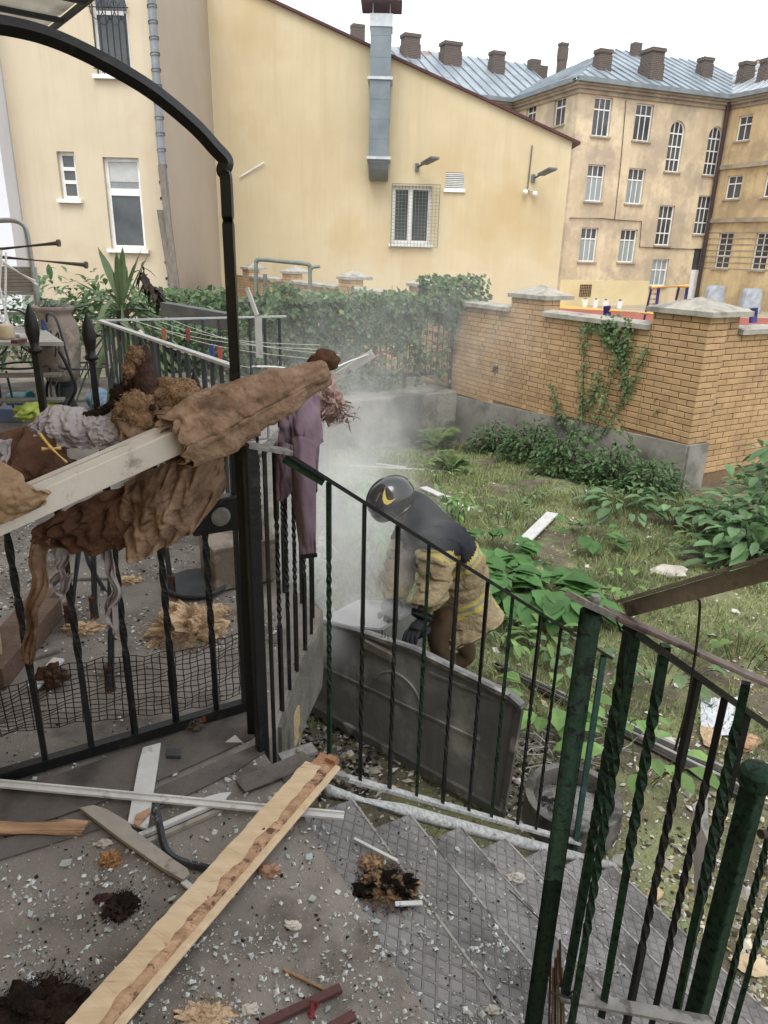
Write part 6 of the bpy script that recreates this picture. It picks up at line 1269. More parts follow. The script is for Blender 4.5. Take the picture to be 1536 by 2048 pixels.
names = ['pelvis', 'spine', 'chest', 'neck', 'head', 'rh', 'rk', 'ra', 'rt', 'lh', 'lk', 'la', 'lt', 'rs', 're', 'rw', 'ls', 'le', 'lw']
ix = {n: i for i, n in enumerate(names)}
E_ = [('pelvis', 'spine'), ('spine', 'chest'), ('chest', 'neck'), ('neck', 'head'), ('pelvis', 'rh'), ('rh', 'rk'), ('rk', 'ra'), ('ra', 'rt'), ('pelvis', 'lh'), ('lh', 'lk'), ('lk', 'la'), ('la', 'lt'), ('chest', 'rs'), ('rs', 're'), ('re', 'rw'), ('chest', 'ls'), ('ls', 'le'), ('le', 'lw')]
R_ = {'pelvis': .13, 'spine': .12, 'chest': .12, 'neck': .07, 'head': .09, 'rh': .115, 'rk': .088, 'ra': .075, 'rt': .045, 'lh': .115, 'lk': .088, 'la': .075, 'lt': .045, 'rs': .075, 're': .055, 'rw': .035, 'ls': .075, 'le': .055, 'lw': .035}
bv, bf = skin('tmp', [J[n] for n in names], [(ix[a], ix[b]) for a, b in E_], [R_[n] for n in names], 0)
body = MB(); body.add([v + V((1, 1, .3)) * .008 * noise.fractal(v * 9, 1, 2, 3) for v in bv], bf); body.build('body', m_trou, ff, smooth=True)
cn = ['pelvis', 'spine', 'chest', 'neck', 'rs', 're', 'rw', 'ls', 'le', 'lw', 'tail', 'hem']
Jc = dict(J); ax_ = (J['neck'] - J['pelvis']); Jc['tail'] = J['pelvis'] - ax_.normalized() * .05 + V((.0, -.02, -.05)); Jc['hem'] = Jc['tail'] + V((-.02, -.02, -.10))
Jc['rw'] = J['re'].lerp(J['rw'], .86); Jc['lw'] = J['le'].lerp(J['lw'], .86); Jc['spine'] = J['spine'] + V((.02, -.02, .02)); Jc['pelvis'] = J['pelvis'] + V((-.03, -.02, .0))
CR = {'pelvis': .215, 'spine': .225, 'chest': .215, 'neck': .12, 'rs': .135, 're': .105, 'rw': .08, 'ls': .125, 'le': .10, 'lw': .078, 'tail': .195, 'hem': .17}
ci = {n: i for i, n in enumerate(cn)}
CE = [('hem', 'tail'), ('tail', 'pelvis'), ('pelvis', 'spine'), ('spine', 'chest'), ('chest', 'neck'), ('chest', 'rs'), ('rs', 're'), ('re', 'rw'), ('chest', 'ls'), ('ls', 'le'), ('le', 'lw')]
jv, jf = skin('tmp2', [Jc[n] for n in cn], [(ci[a], ci[b]) for a, b in CE], [CR[n] for n in cn], 0, 4)
nb_ = {}
for f in jf:
    for k in range(len(f)): nb_.setdefault(f[k], set()).update((f[k - 1], f[(k + 1) % len(f)]))
for _ in range(14): jv = [jv[i] * .5 + sum((jv[j] for j in nb_[i]), V((0, 0, 0))) / len(nb_[i]) * .5 if i in nb_ else jv[i] for i in range(len(jv))]
def wrinkle(v):
    k = min((v - J[n]).length for n in ('re', 'le')); a = .020 + .030 * max(0, 1 - k / .25)
    return V((1, 1, .4)) * a * ((1 - 2 * abs(noise.noise(V((v.x * 4, v.y * 4, v.z * 16))))) + .5 * noise.noise(v * 13) - .9 * (min(noise.voronoi(V((v.x * 7, v.y * 7, v.z * 13)))[0][1] - noise.voronoi(V((v.x * 7, v.y * 7, v.z * 13)))[0][0], .7) - .3))
jac = MB(); jac.add([v + wrinkle(v) for v in jv], jf); axl = ax_.length; axn = ax_.normalized(); mids = []
def arm_t(p, a, b):
    d = J[b] - J[a]; t = (p - J[a]).dot(d) / d.length_squared; return t, (p - (J[a] + d * max(0, min(1, t)))).length
for i, f in enumerate(jf):
    c = sum((jv[k] for k in f), V((0, 0, 0))) / len(f); s = (c - J['pelvis']).dot(axn) / axl
    tr_, dr = arm_t(c, 'rs', 're'); tl_, dl_ = arm_t(c, 'ls', 'le'); wr_, dwr = arm_t(c, 're', 'rw'); wl_, dwl = arm_t(c, 'le', 'lw'); m_i = 0
    on_arm = (tr_ > .08 and dr < .14) or (tl_ > .08 and dl_ < .14) or (wr_ > 0 and dwr < .12) or (wl_ > 0 and dwl < .12)
    if on_arm:
        t_ = tr_ if dr < dl_ else tl_
        if (wr_ > 0 and dwr < .12) or (wl_ > 0 and dwl < .12): m_i = 0
        elif t_ < .14: m_i = 1
        elif t_ < .20 or .26 < t_ < .32: m_i = 2
        elif t_ < .26: m_i = 3
    else:
        if s > .60: m_i = 1
        elif s > .56 or .49 < s < .53: m_i = 2
        elif s > .53: m_i = 3
        elif .03 < s < .07 or .11 < s < .15: m_i = 2
        elif .07 <= s <= .11: m_i = 3
        else:
            y_ = (c - J['pelvis']).dot(axn.cross(V((0, 1, 0))).normalized()); b_ = c.y - J['pelvis'].y
            if -.07 < b_ < -.045 or -.005 < b_ < .02: m_i = 2 if c.x > J['spine'].x - .0 else 0
            elif -.045 <= b_ <= -.005 and c.x > J['spine'].x: m_i = 3
    jac.mi[i] = m_i
jac.build('coat', [m_coat, m_yoke, m_ylw, m_rgy], ff, smooth=True)
for a, b in (('re', 'rw'), ('le', 'lw')):
    d = (J[b] - J[a]); MB().tube([J[a] + d * .80, J[a] + d * .92, J[a] + d * 1.02], [.068, .066, .056], 14).build('cuff', m_yoke, ff, smooth=True)
MB().tube(curve_pts([J['chest'].lerp(J['neck'], .3), J['neck'] + V((0, 0, .02)), J['neck'].lerp(J['head'], .5) + V((0, 0, .01))], 4), [.15, .145, .135, .13, .125, .122, .12, .12, .12], 18).build('neck_flap', m_yoke, ff, smooth=True)
hc = J['head'] + V((-.005, -.01, .03)); hd = V((-.82, -.25, -.52)).normalized(); hu = V((-.45, -.1, .88)); hu = (hu - hd * hu.dot(hd)).normalized(); hsid = hd.cross(hu).normalized()
def hpnt(a, b, k=1.0): return hc + (hd * math.cos(b) * math.cos(a) * .146 + hsid * math.cos(b) * math.sin(a) * .117 + hu * math.sin(b) * .130) * k
Pg = [[hpnt(2 * math.pi * i / 36, -.55 + (math.pi / 2 + .55) * j / 16) for j in range(17)] for i in range(37)]
hel = MB().grid(Pg).build('helmet', m_helm, ff, smooth=True, solid=.006)
rim = MB().tube([hpnt(2 * math.pi * i / 36, -.55, 1.02) for i in range(37)], .009, 8, cap=False).build('helmet_rim', m_helm, hel, smooth=True)
MB().grid([[hpnt(a_ * .1, -.5 + .08 * j, 1.035 + .012 * (3 - j)) for j in range(6)] for a_ in range(-9, 10)]).build('visor', mat('dark_visor', '#17191b', '#202326', rough=.08, bump=0, spec=.6), hel, smooth=True, solid=.004)
rdg = MB().tube([hc + (hd * math.cos(t) * .146 + hu * math.sin(t) * .130) * 1.01 for t in [.5 + .1 * k for k in range(24)]], .007, 8).build('helmet_crest', m_helm, hel, smooth=True)
def on_helm(u, v, k=1.06):
    """where a sight line meets the helmet shell"""
    d = ray(u, v).normalized(); e = V((0, 0, EYE)) - hc; ax3 = ((hd, .146 * k), (hsid, .117 * k), (hu, .130 * k))
    D_ = V([d.dot(a) / r for a, r in ax3]); E0 = V([e.dot(a) / r for a, r in ax3]); A_, B_, C_ = D_.dot(D_), 2 * D_.dot(E0), E0.dot(E0) - 1; q = B_ * B_ - 4 * A_ * C_
    if q < 0: return None
    return V((0, 0, EYE)) + d * ((-B_ - math.sqrt(q)) / (2 * A_))
outer = [(770, 978), (766, 988), (765, 999), (768, 1007), (774, 1010), (782, 1006), (792, 996)]; inner = [(770, 978), (770.5, 987), (772, 994), (774.5, 999), (778, 1001), (784, 1000), (792, 996)]
lg = [[on_helm(u, v) for u, v in outer], [on_helm(u, v) for u, v in inner]]
if all(p is not None for r in lg for p in r): MB().grid(lg).build('helmet_emblem', mat('emblem_yellow', '#d8c21f', '#cdb61a', rough=.4, bump=0), hel, solid=.003)
def glove(w_, tip, side, seed):
    """gloved hand closed over an edge: palm, four bent fingers, thumb"""
    mb = MB(); d = (tip - w_).normalized(); s = V(side).normalized(); s = (s - d * s.dot(d)).normalized(); n = d.cross(s).normalized()
    if n.y > 0: n = -n
    pc = w_ + d * .055; P_ = []
    mb.tube([w_ - d * .02, w_ + d * .015, w_ + d * .05, w_ + d * .095, w_ + d * .105], [.034, .036, .046, .046, .036], 14)
    for k, (o, l_) in enumerate(((-.033, .075), (-.011, .088), (.012, .082), (.033, .066))):
        b = w_ + d * .09 + s * o; m1 = b + d * l_ * .45 + n * .020; m2 = b + d * l_ * .95 + n * .014; e = b + d * l_ * 1.35 - n * .008
        mb.tube(curve_pts([b - d * .02, b, m1, m2, e], 4), [.0135] * 6 + [.013] * 6 + [.0115] * 4 + [.009], 9)
    b = w_ + d * .03 + s * .038; mb.tube(curve_pts([b, b + d * .03 + s * .028 + n * .01, b + d * .07 + s * .03 + n * .016, b + d * .10 + s * .022 + n * .01], 4), [.017] * 6 + [.015] * 4 + [.012] * 2 + [.009], 9)
    return mb
gv_ = glove(J['rw'] + V((-.0, -.02, -.02)), PX(805, 1318) + pn3 * .05, pu * -1, 1); gv_.build('glove', m_glove, ff, smooth=True)
gv_ = glove(J['lw'] + V((0, -.01, -.02)), PX(780, 1262) + pn3 * .0 + V((0, .05, 0)), pu, 2); gv_.build('glove', m_glove, ff, smooth=True)
# ------------------------------------------------------------------ smoke
sm = bpy.data.materials.new('smoke_volume'); sm.use_nodes = True; n = sm.node_tree; N, L = n.nodes, n.links; N.clear()
out = N.new('ShaderNodeOutputMaterial'); pv = N.new('ShaderNodeVolumePrincipled'); pv.inputs['Color'].default_value = (.985, .99, .995, 1); pv.inputs['Anisotropy'].default_value = 0
geo = N.new('ShaderNodeNewGeometry'); nz = N.new('ShaderNodeTexNoise'); nz.inputs['Scale'].default_value = 3.0; nz.inputs['Detail'].default_value = 3; nz.inputs['Roughness'].default_value = .6; nz.inputs['Distortion'].default_value = .6
L.new(geo.outputs['Position'], nz.inputs['Vector']); tot = None
PUFF = [(GY(715, 1215, 3.85), .46, 24), (GY(685, 1120, 4.0), .52, 15), (GY(660, 1010, 4.5), .7, 4.5), (GY(690, 920, 5.6), .9, .8), (GY(720, 870, 7.0), 1.1, .5), (GY(640, 760, 8.0), 1.9, .16), (GY(800, 690, 9.5), 2.2, .12), (GY(820, 1050, 3.75), .34, 2.0), (GY(960, 660, 10.0), 1.6, .14), (GY(560, 900, 4.6), .8, .4)]
for c, r, a in PUFF:
    ds = N.new('ShaderNodeVectorMath'); ds.operation = 'DISTANCE'; ds.inputs[1].default_value = tuple(c); L.new(geo.outputs['Position'], ds.inputs[0])
    mr = N.new('ShaderNodeMapRange'); mr.interpolation_type = 'SMOOTHSTEP'; mr.inputs[1].default_value = r; mr.inputs[2].default_value = 0; mr.inputs[3].default_value = 0; mr.inputs[4].default_value = a; L.new(ds.outputs['Value'], mr.inputs[0])
    if tot is None: tot = mr.outputs[0]
    else: ad = N.new('ShaderNodeMath'); ad.operation = 'ADD'; L.new(tot, ad.inputs[0]); L.new(mr.outputs[0], ad.inputs[1]); tot = ad.outputs[0]
mr = N.new('ShaderNodeMapRange'); mr.inputs[1].default_value = .40; mr.inputs[2].default_value = .64; mr.inputs[3].default_value = .05; mr.inputs[4].default_value = 1.0; L.new(nz.outputs[0], mr.inputs[0])
mu = N.new('ShaderNodeMath'); mu.operation = 'MULTIPLY'; L.new(tot, mu.inputs[0]); L.new(mr.outputs[0], mu.inputs[1]); L.new(mu.outputs[0], pv.inputs['Density']); L.new(pv.outputs[0], out.inputs['Volume'])
MB().box(-3.2, 2.6, 3.1, 12.2, -1.6, 2.1).build('smoke', sm, loc=(0, 7, 0), kind='stuff')
# ------------------------------------------------------------------ playground things
m_blue = mat('blue_paint', '#33357e', '#2a2c6c', rough=.45, bump=0); m_yell = mat('yellow_paint', '#d9a82e', '#c89a28', rough=.45, bump=0); m_tarp = mat('silver_tarp', '#a9b2bb', '#8d97a1', scale=2, rough=.35, bump=.6, bscale=4, bdist=.1)
ZP = -1.45
def gz(u, v): return GZ(u, v, ZP)
b = gz(1114, 609); D_ = b.y
bb = thing('basketball_post', 'dark blue basketball post with hoop bracket beyond the brick wall', 'post', b)
MB().tube([b, GY(1121, 533, D_)], .09, 10).build('post', m_blue, bb); MB().tube([GY(1121, 533, D_), GY(1116, 508, D_), GY(1114, 506, D_)], .06, 8).build('arm', m_blue, bb)
for q in ((1111, 546), (1112, 530)): MB().tube([GY(1121, 545, D_), GY(*q, D_)], .05, 8).build('bracket', m_blue, bb)
fr1 = thing('climbing_frame', 'blue and yellow metal climbing frame by the far building door', 'frame', gz(1330, 606))
yA = 33.0
for a, c in (((1318, 573), (1313, 610)), ((1375, 573), (1370, 606))): MB().tube([GY(*a, yA), GY(*c, yA)], .07, 8).build('post', m_blue, fr1)
MB().tube([GY(1302, 575, yA), GY(1376, 572, yA)], .08, 8).build('yellow_bar', m_yell, fr1)
for a, c in (((1303, 576), (1288, 640)), ((1358, 575), (1352, 600))): MB().tube([GY(*a, yA), GY(*c, yA + .3)], .05, 8).build('ladder_leg', mat('violet_paint', '#4a3c78', '#3e3266'), fr1)
for k in range(5): MB().tube([GY(1300 - 2 * k, 588 + 10 * k, yA), GY(1312 - 1.5 * k, 588 + 10 * k, yA)], .03, 6).build('rung', m_blue, fr1)
lowf = thing('low_barrier', 'low yellow bar barrier with blue posts on the red court', 'barrier', gz(1215, 628))
MB().tube([GY(1214, 612, 28), GY(1214, 640, 28)], .14, 10).build('post', m_blue, lowf); MB().tube([GY(1218, 621, 28), GY(1312, 628, 27.5)], .06, 8).build('yellow_bar', m_yell, lowf); MB().tube([GY(1312, 620, 27.5), GY(1312, 645, 27.5)], .1, 10).build('post', m_blue, lowf)
lowf = thing('low_barrier', 'short blue post with yellow bar beyond the corner pillar', 'barrier', gz(1508, 640))
MB().tube([GY(1508, 616, 26), GY(1506, 645, 26)], .14, 10).build('post', m_blue, lowf); MB().tube([GY(1470, 616, 26), GY(1505, 621, 26)], .05, 8).build('yellow_bar', m_yell, lowf)
for k, u in enumerate((1169, 1190, 1210, 1238)):
    v = 614 + k * 1.0; b = gz(u, v); dep = b.y * cp + (EYE - b.z) * sp; s = dep / FPX
    t = thing('white_planter', ['white flower pot below the wall grille', 'second white flower pot from the wall grille', 'third white flower pot from the wall grille', 'white flower pot farther along from the other three'][k], 'planter', b, 'white planters by the far building')
    MB().lathe(b, [(5 * s, 0), (8 * s, 15 * s), (8.6 * s, 15.5 * s), (7.4 * s, 15.5 * s), (7 * s, 13 * s)], 16).build('pot', m_frame, t, smooth=False)
    L_ = MB(); r_ = random.Random(k)
    for _ in range(24): d = rdir(r_, .8); d.z = abs(d.z); leaf(L_, b + V((0, 0, 14 * s)), d, .18, .08)
    L_.build('leaves', m_shrub, t)
for k, (u, v0, v1, w_) in enumerate(((1427, 571, 601, 18), (1500, 577, 611, 19))):
    b = GY(u, v1, 45 - 2 * k); tz = GY(u, v0, 45 - 2 * k).z; b.z = ZP; dep = b.y * cp + (EYE - b.z) * sp; s = dep / FPX; h = tz - ZP
    mb = MB(); K = 28; P_ = []
    for j in range(13):
        z = j / 12; row = []
        for i in range(K + 1):
            a = 2 * math.pi * (i % K) / K; q = max(abs(math.cos(a)), abs(math.sin(a))); rr = w_ * s * (1 / q) ** .7 * (1.08 - .2 * z if z < .9 else .88 - 1.2 * (z - .9)) * (1 + .1 * noise.noise(V((math.cos(a) * 3, math.sin(a) * 3, z * 4 + k * 9))))
            row.append(b + V((math.cos(a) * rr, math.sin(a) * rr * .7, z * h)))
        P_.append(row)
    mb.grid(P_); mb.f.append(tuple(12 * (K + 1) + i for i in range(K))); mb.mi.append(0)
    o = mb.build('covered_bin', m_tarp); tag(o, ['grey tarpaulin-wrapped block beside the far building downpipe', 'grey tarpaulin-wrapped block under the ochre wing windows'][k], 'wrapped block')
# carpet beating frame behind the fence
yF = 17.0; m_gp = mat('grey_green_pipe', '#6f7a6f', '#5d675d', rough=.5)
cf_ = thing('carpet_beating_frame', 'grey-green tubular carpet frame behind the ivy fence', 'frame', V((GY(565, 600, yF).x, yF, -.8)))
MB().tube(curve_pts([GY(514, 700, yF), GY(512, 540, yF), GY(513, 524, yF), GY(520, 519, yF), GY(565, 523, yF), GY(612, 528, yF), GY(619, 533, yF), GY(620, 545, yF), GY(622, 700, yF)], 6), .045, 10).build('pipe_hoop', m_gp, cf_, smooth=True)
MB().tube(curve_pts([GY(620, 550, yF), GY(624, 536, yF), GY(640, 533, yF)], 4), .035, 8).build('pipe_hook', m_gp, cf_); MB().tube([GY(530, 700, yF), GY(530, 548, yF)], .05, 8).build('stub_post', m_gp, cf_)
o = MB().tube(curve_pts([GY(479, 355, YG - .05), GY(500, 342, YG - .05), GY(528, 325, YG - .08)], 5), .028, 6).build('white_lath_on_wall', m_frame); tag(o, 'thin white splinter stuck on the yellow wall', 'splinter')
# ------------------------------------------------------------------ left yard planting and terrace things
for k, (u, v, Y_, rx, rz, n, ls, lab) in enumerate(((120, 650, 8.2, .75, .75, 520, .12, 'leafy shrub behind the ladder at the terrace end'), (215, 640, 8.6, .7, .62, 460, .12, 'leafy shrub between the pot and the yucca'), (330, 650, 9.2, .8, .5, 420, .11, 'low leafy shrub behind the yucca'), (430, 690, 10.2, .8, .62, 600, .09, 'tangled shrub where the fence meets the arch post'), (40, 700, 7.6, .7, .6, 380, .12, 'shaded shrub under the ladder'))):
    p = GY(u, v, Y_); bush('yard_shrub', lab, 0, 0, rx, rz, n, ls, m_rhod if k % 2 == 0 else m_ivy, 120 + k, .5, pt=V((p.x, p.y, p.z - rz * .2)))
for k, (t0, z0, n) in enumerate(((3.2, -.4, 700), (4.6, -.4, 700))):
    pp = fp(t0, z0, -.5); bush('yard_shrub', ['dense shrub mass behind the middle of the ivy fence', 'dense shrub mass behind the shaded end of the ivy fence'][k], 0, 0, .9, 1.0, n, .10, m_ivyd, 140 + k, .5, ry=.35, pt=pp)
# yucca
yb = GY(243, 690, 7.0); yc = thing('yucca_plant', 'tall spiky yucca with sword-like leaves behind the terrace railing', 'yucca', yb); L_ = MB(); r_ = random.Random(2)
spk = [(195, 490), (208, 508), (232, 500), (245, 490), (253, 530), (283, 495), (300, 500), (310, 620), (180, 620), (165, 640), (150, 560), (345, 640), (272, 520), (225, 540)]
hub = GY(245, 620, 7.0)
for k, (u, v) in enumerate(spk): tip = GY(u, v, 7.0 + r_.uniform(-.3, .3)); d = tip - hub; leaf(L_, hub, d, d.length, .075, .02, .35)
for k in range(46):
    d = rdir(r_, .1); d.z = d.z * .8 + .1; leaf(L_, hub + V((0, 0, r_.uniform(-.3, .1))), d, r_.uniform(.5, .85), .06, r_.uniform(.3, 1.0), .35)
L_.build('leaves', m_yuc, yc); MB().tube([yb + V((0, 0, -.6)), hub], [.07, .06], 10).build('trunk', m_twig, yc)
dl = MB(); r_ = random.Random(5); c = GY(300, 590, 7.3)
for _ in range(40): p = GY(275 + 45 * r_.random(), 0, 7.3); tt = r_.random(); p = GY(280, 530, 7.3).lerp(GY(320, 600, 7.3), tt); leaf(dl, p, rdir(r_, -.2), .14, .05, .5)
o = dl.build('withered_foliage', mat('withered_leaf', '#3a302c', '#4a3d36', island=.3), kind=None); tag(o, 'dark withered leaf spray beside the yucca', 'dry plant')
# pot
m_terra = mat('weathered_terracotta', '#8d7e72', '#776a60', scale=4, bump=.3, stain='#a89a8c', sscale=5); pc = GY(116, 690, 6.6); sP = 6.6 / FPX
pt_ = thing('clay_urn', 'big weathered clay urn with a rolled rim on the terrace', 'urn', V((pc.x, pc.y, 0)))
MB().lathe(V((pc.x, pc.y, 0)), [(.14, .30), (.17, .42), (.19, .58), (.195, .72), (.18, .82), (.15, .87), (.145, .90), (.17, .92), (.178, .945), (.165, .955), (.13, .95), (.12, .9)], 32).build('urn_body', m_terra, pt_, smooth=True)
MB().lathe(V((pc.x, pc.y, 0)), [(.12, 0), (.10, .06), (.07, .14), (.08, .24), (.14, .30)], 20).build('urn_foot', m_grey, pt_)
L_ = MB(); r_ = random.Random(4)
for _ in range(90): d = rdir(r_, .6); d.z = abs(d.z); leaf(L_, V((pc.x + r_.gauss(0, .06), pc.y + r_.gauss(0, .06), .93)), d, .11, .03, .3)
L_.build('seedlings', gmat('silver_leaf', '#8d9a8c', '#77857a'), pt_)
# table
m_tbl = mat('pale_table_top', '#a5a29c', '#8e8b85', scale=6, bump=.1); m_gw = mat('grey_weathered_wood', '#7d7870', '#66625b', scale=8, stretch=(6, 1, 1))
tc_ = [GZ(-60, 655, .74), GZ(87, 663, .74), GZ(128, 692, .74), GZ(-60, 692, .74)]
tb = thing('garden_table', 'pale square table on curved iron legs on the terrace', 'table', V((tc_[2].x, tc_[2].y, 0)))
MB().prism(tc_, (0, 0, .03)).build('table_top', m_tbl, tb)
for p in (tc_[1], tc_[2], tc_[3]):
    q = p + V((-.05, .0, -.02)); MB().tube(curve_pts([q, q + V((.05, 0, -.12)), q + V((.10, 0, -.3)), q + V((.02, 0, -.45)), q + V((.0, 0, -.6)), q + V((.06, 0, -.72))], 5), .014, 8).build('leg', m_black, tb, smooth=True)
for z in (.30, .5): MB().bar(tc_[3] + V((0, .1, z - .74)), tc_[2] + V((-.1, .1, z - .74)), .12, .02).build('shelf_slat', m_gw, tb)
o = MB().lathe(GZ(14, 678, .77), [(.055, 0), (.062, .02), (.062, .10), (.055, .11)], 18).build('plastic_tub', mat('cream_tub', '#c2ad8a', '#b09b78', rough=.4), smooth=True); tag(o, 'cream plastic tub on the pale table', 'tub')
for k, (a, b, lab) in enumerate((((28, 684), (48, 680), 'small dark brick chip on the pale table'), ((20, 668), (46, 672), 'small white scrap on the pale table'))): o = MB().bar(GZ(*a, .785), GZ(*b, .785), .05, .025).build('table_scrap', m_redw if k == 0 else m_trim); tag(o, lab, 'scrap')
# ladder, drying rack
m_alu = mat('aluminium_tube', '#a4a6a8', '#8d9092', rough=.35, metal=.4); yL = 6.9
ld = thing('folding_ladder', 'grey folding step ladder with a rounded top rail behind the table', 'ladder', V((GY(40, 690, yL).x, yL, 0)))
MB().tube(curve_pts([GY(-40, 446, yL), GY(0, 441, yL), GY(32, 442, yL), GY(50, 455, yL), GY(58, 490, yL), GY(64, 530, yL), GY(72, 590, yL), GY(80, 650, yL), GY(86, 720, yL)], 6), .022, 8).build('side_rail', m_alu, ld, smooth=True)
MB().obox(GY(38, 558, yL + .05), V((.17, 0, 0)), V((0, .02, 0)), V((0, 0, .11))).build('platform', m_tbl, ld)
for v in (585, 625, 665): MB().bar(GY(-30, v, yL), GY(74, v + 2, yL), .07, .025).build('step', m_alu, ld)
for k in range(6): MB().bar(GY(4, 538 + 7 * k, yL), GY(66, 537 + 7 * k, yL), .004, .006).build('platform_rib', m_gw, ld)
dr = thing('drying_rack', 'white folding drying rack frame in front of the ladder', 'rack', V((GY(10, 700, 6.3).x, 6.3, 0)))
for a, b in (((3, 500), (-8, 700)), ((12, 505), (10, 690)), ((2, 520), (75, 570)), ((6, 528), (70, 562)), ((0, 580), (32, 700)), ((-5, 610), (20, 690)), ((-10, 665), (75, 640))): MB().tube([GY(*a, 6.3), GY(*b, 6.25)], .010, 6).build('rack_tube', m_frame, dr)
for k, (a, b, lab) in enumerate((((-20, 500), (117, 486), 'upper brown washing-line arm sticking out over the terrace'), ((-20, 512), (172, 530), 'lower brown washing-line arm sticking out over the terrace'))):
    o = MB().tube([GY(*a, 6.6), GY(*b, 6.4)], .018, 8).lathe(GY(*b, 6.4), [(.03, -.01), (.03, .01)], 10, axis=(1, 0, 0)).build('line_arm', mat('brown_tube', '#5e544d', '#4c433d', rough=.5)); tag(o, lab, 'pole')
# chairs
def chair(name, label, u, v, rz, s=1.0):
    p = GZ(u, v, 0); t = thing(name, label, 'chair', p); cs, sn = math.cos(rz), math.sin(rz)
    W_ = lambda x, y, z: V((p.x + (x * cs - y * sn) * s, p.y + (x * sn + y * cs) * s, z * s))
    for x in (-.18, .18):
        MB().tube(curve_pts([W_(x, -.2, 0), W_(x * .9, -.17, .2), W_(x, -.18, .44)], 4), .010, 7).build('leg', m_grey, t); MB().tube(curve_pts([W_(x * 1.05, .22, 0), W_(x, .18, .2), W_(x, .17, .44), W_(x * .95, .2, .7), W_(x * .7, .22, .88), W_(0, .23, .92)], 4), .010, 7).build('leg', m_grey, t)
    MB().tube([W_(.2 * math.cos(k * .2618), .2 * math.sin(k * .2618), .45) for k in range(25)], .010, 6, cap=False).build('seat_ring', m_grey, t)
    MB().tube(curve_pts([W_(-.15, .19, .5), W_(-.05, .2, .62), W_(-.1, .21, .76), W_(0, .22, .7), W_(.1, .21, .76), W_(.05, .2, .62), W_(.15, .19, .5)], 5), .007, 6).build('back_scroll', m_grey, t)
chair('iron_chair', 'curly iron chair standing by the blue ball near the urn', 178, 830, 2.3); chair('iron_chair', 'curly iron chair beside the pale table legs', 60, 830, .7)
# toys and bits on the terrace floor
def bucket(name, label, u, v, r0, r1, h, m, axis=None, z=0.0):
    p = GZ(u, v, z); o = MB().lathe(p, [(r0, 0), (r1, h), (r1 + .008, h), (r1 + .008, h - .015), (r1 - .006, h - .004), (r0 - .005, .01)], 24, axis=axis).build(name, m, smooth=True); return tag(o, label, 'bucket')
bucket('toy_bucket', 'turquoise plastic bucket lying on its side on the terrace', 20, 800, .07, .095, .2, mat('turquoise_plastic', '#3f9fae', '#368c9a', rough=.4, bump=0), axis=(1, -.1, -.05), z=.1)
o = MB().grid(drape([(30, 815, 5.6), (70, 802, 5.6), (118, 805, 5.7)], [(32, 838, 5.5), (75, 842, 5.5), (120, 832, 5.6)], 24, 14, .04, 4, 91, belly=.08)).build('lime_bag', mat('lime_plastic', '#a9bd2b', '#95a922', rough=.45), smooth=True, solid=.004); tag(o, 'lime green plastic bag on the terrace floor', 'bag')
o = MB().blob(GZ(182, 830, 0) + V((0, .2, .11)), .11, 3, 0.02, 1, 1).build('blue_ball', mat('blue_white_ball', '#4f86b8', '#9db9d2', scale=5, lo=.45, hi=.55, rough=.35, bump=0), smooth=True); tag(o, 'blue and white ball under the iron chair', 'ball')
o = MB().box(*[c for p in (GZ(30, 842, 0),) for c in (p.x - .14, p.x + .1, p.y - .06, p.y + .1, 0, .12)]).build('blue_box', mat('pale_blue_plastic', '#6f86b5', '#6078a6', rough=.45), bevel=.01); tag(o, 'pale blue plastic box beside the lime bag', 'box')
um = MB().tube([GY(84, 640, 6.4), GY(100, 690, 6.3)], [.012, .05, ][:2], 10).build('blue_umbrella', mat('blue_cloth', '#33507f', '#2a436c')); tag(um, 'folded blue umbrella leaning by the urn', 'umbrella')
fluff('fluff_pile', GZ(378, 1262, 0), .17, .8, m_cfluff, 'large cream fibre pile on the terrace floor behind the gate', 900, .045, 21, (1.05, .75))
fluff('fluff_pile', GZ(430, 1225, 0), .07, .35, m_cfluff, 'side wisp of cream fibre beside the large pile', 260, .04, 22)
fluff('fluff_pile', GZ(165, 1258, 0), .07, .35, m_cfluff, 'flat cream fibre scrap near the wooden planks', 220, .03, 23, (1.3, .7))
fluff('fluff_pile', GZ(255, 1162, 0), .06, .35, m_cfluff, 'small cream fibre scrap on the far terrace floor', 160, .03, 24, (1.2, .7))
fluff('fluff_pile', GZ(305, 1290, 0), .03, .4, m_cfluff, 'tiny cream tuft in front of the large fibre pile', 80, .02, 25)
m_box = mat('brown_carton', '#6f6254', '#5b5046', scale=5, bump=.2, stain='#8d8072', sscale=6)
cb_ = thing('dusty_carton', 'dusty brown carton on the terrace beside the round tray', 'box', GZ(466, 1180, 0))
bc_ = GZ(468, 1178, 0); MB().obox(bc_ + V((0, .12, .11)), r3 * .15, q3 * .12, V((0, 0, .10))).build('carton_body', m_box, cb_, bevel=.006); MB().obox(bc_ + V((0, .12, .216)), r3 * .155, q3 * .125, V((0, 0, .006))).build('carton_lid', m_box, cb_)
o = MB().lathe(GZ(395, 1178, 0), [(.11, 0), (.14, .02), (.145, .04), (.138, .04), (.10, .010)], 32).build('round_tray', m_grey, smooth=True); tag(o, 'dark round tray beside the brown carton', 'tray')
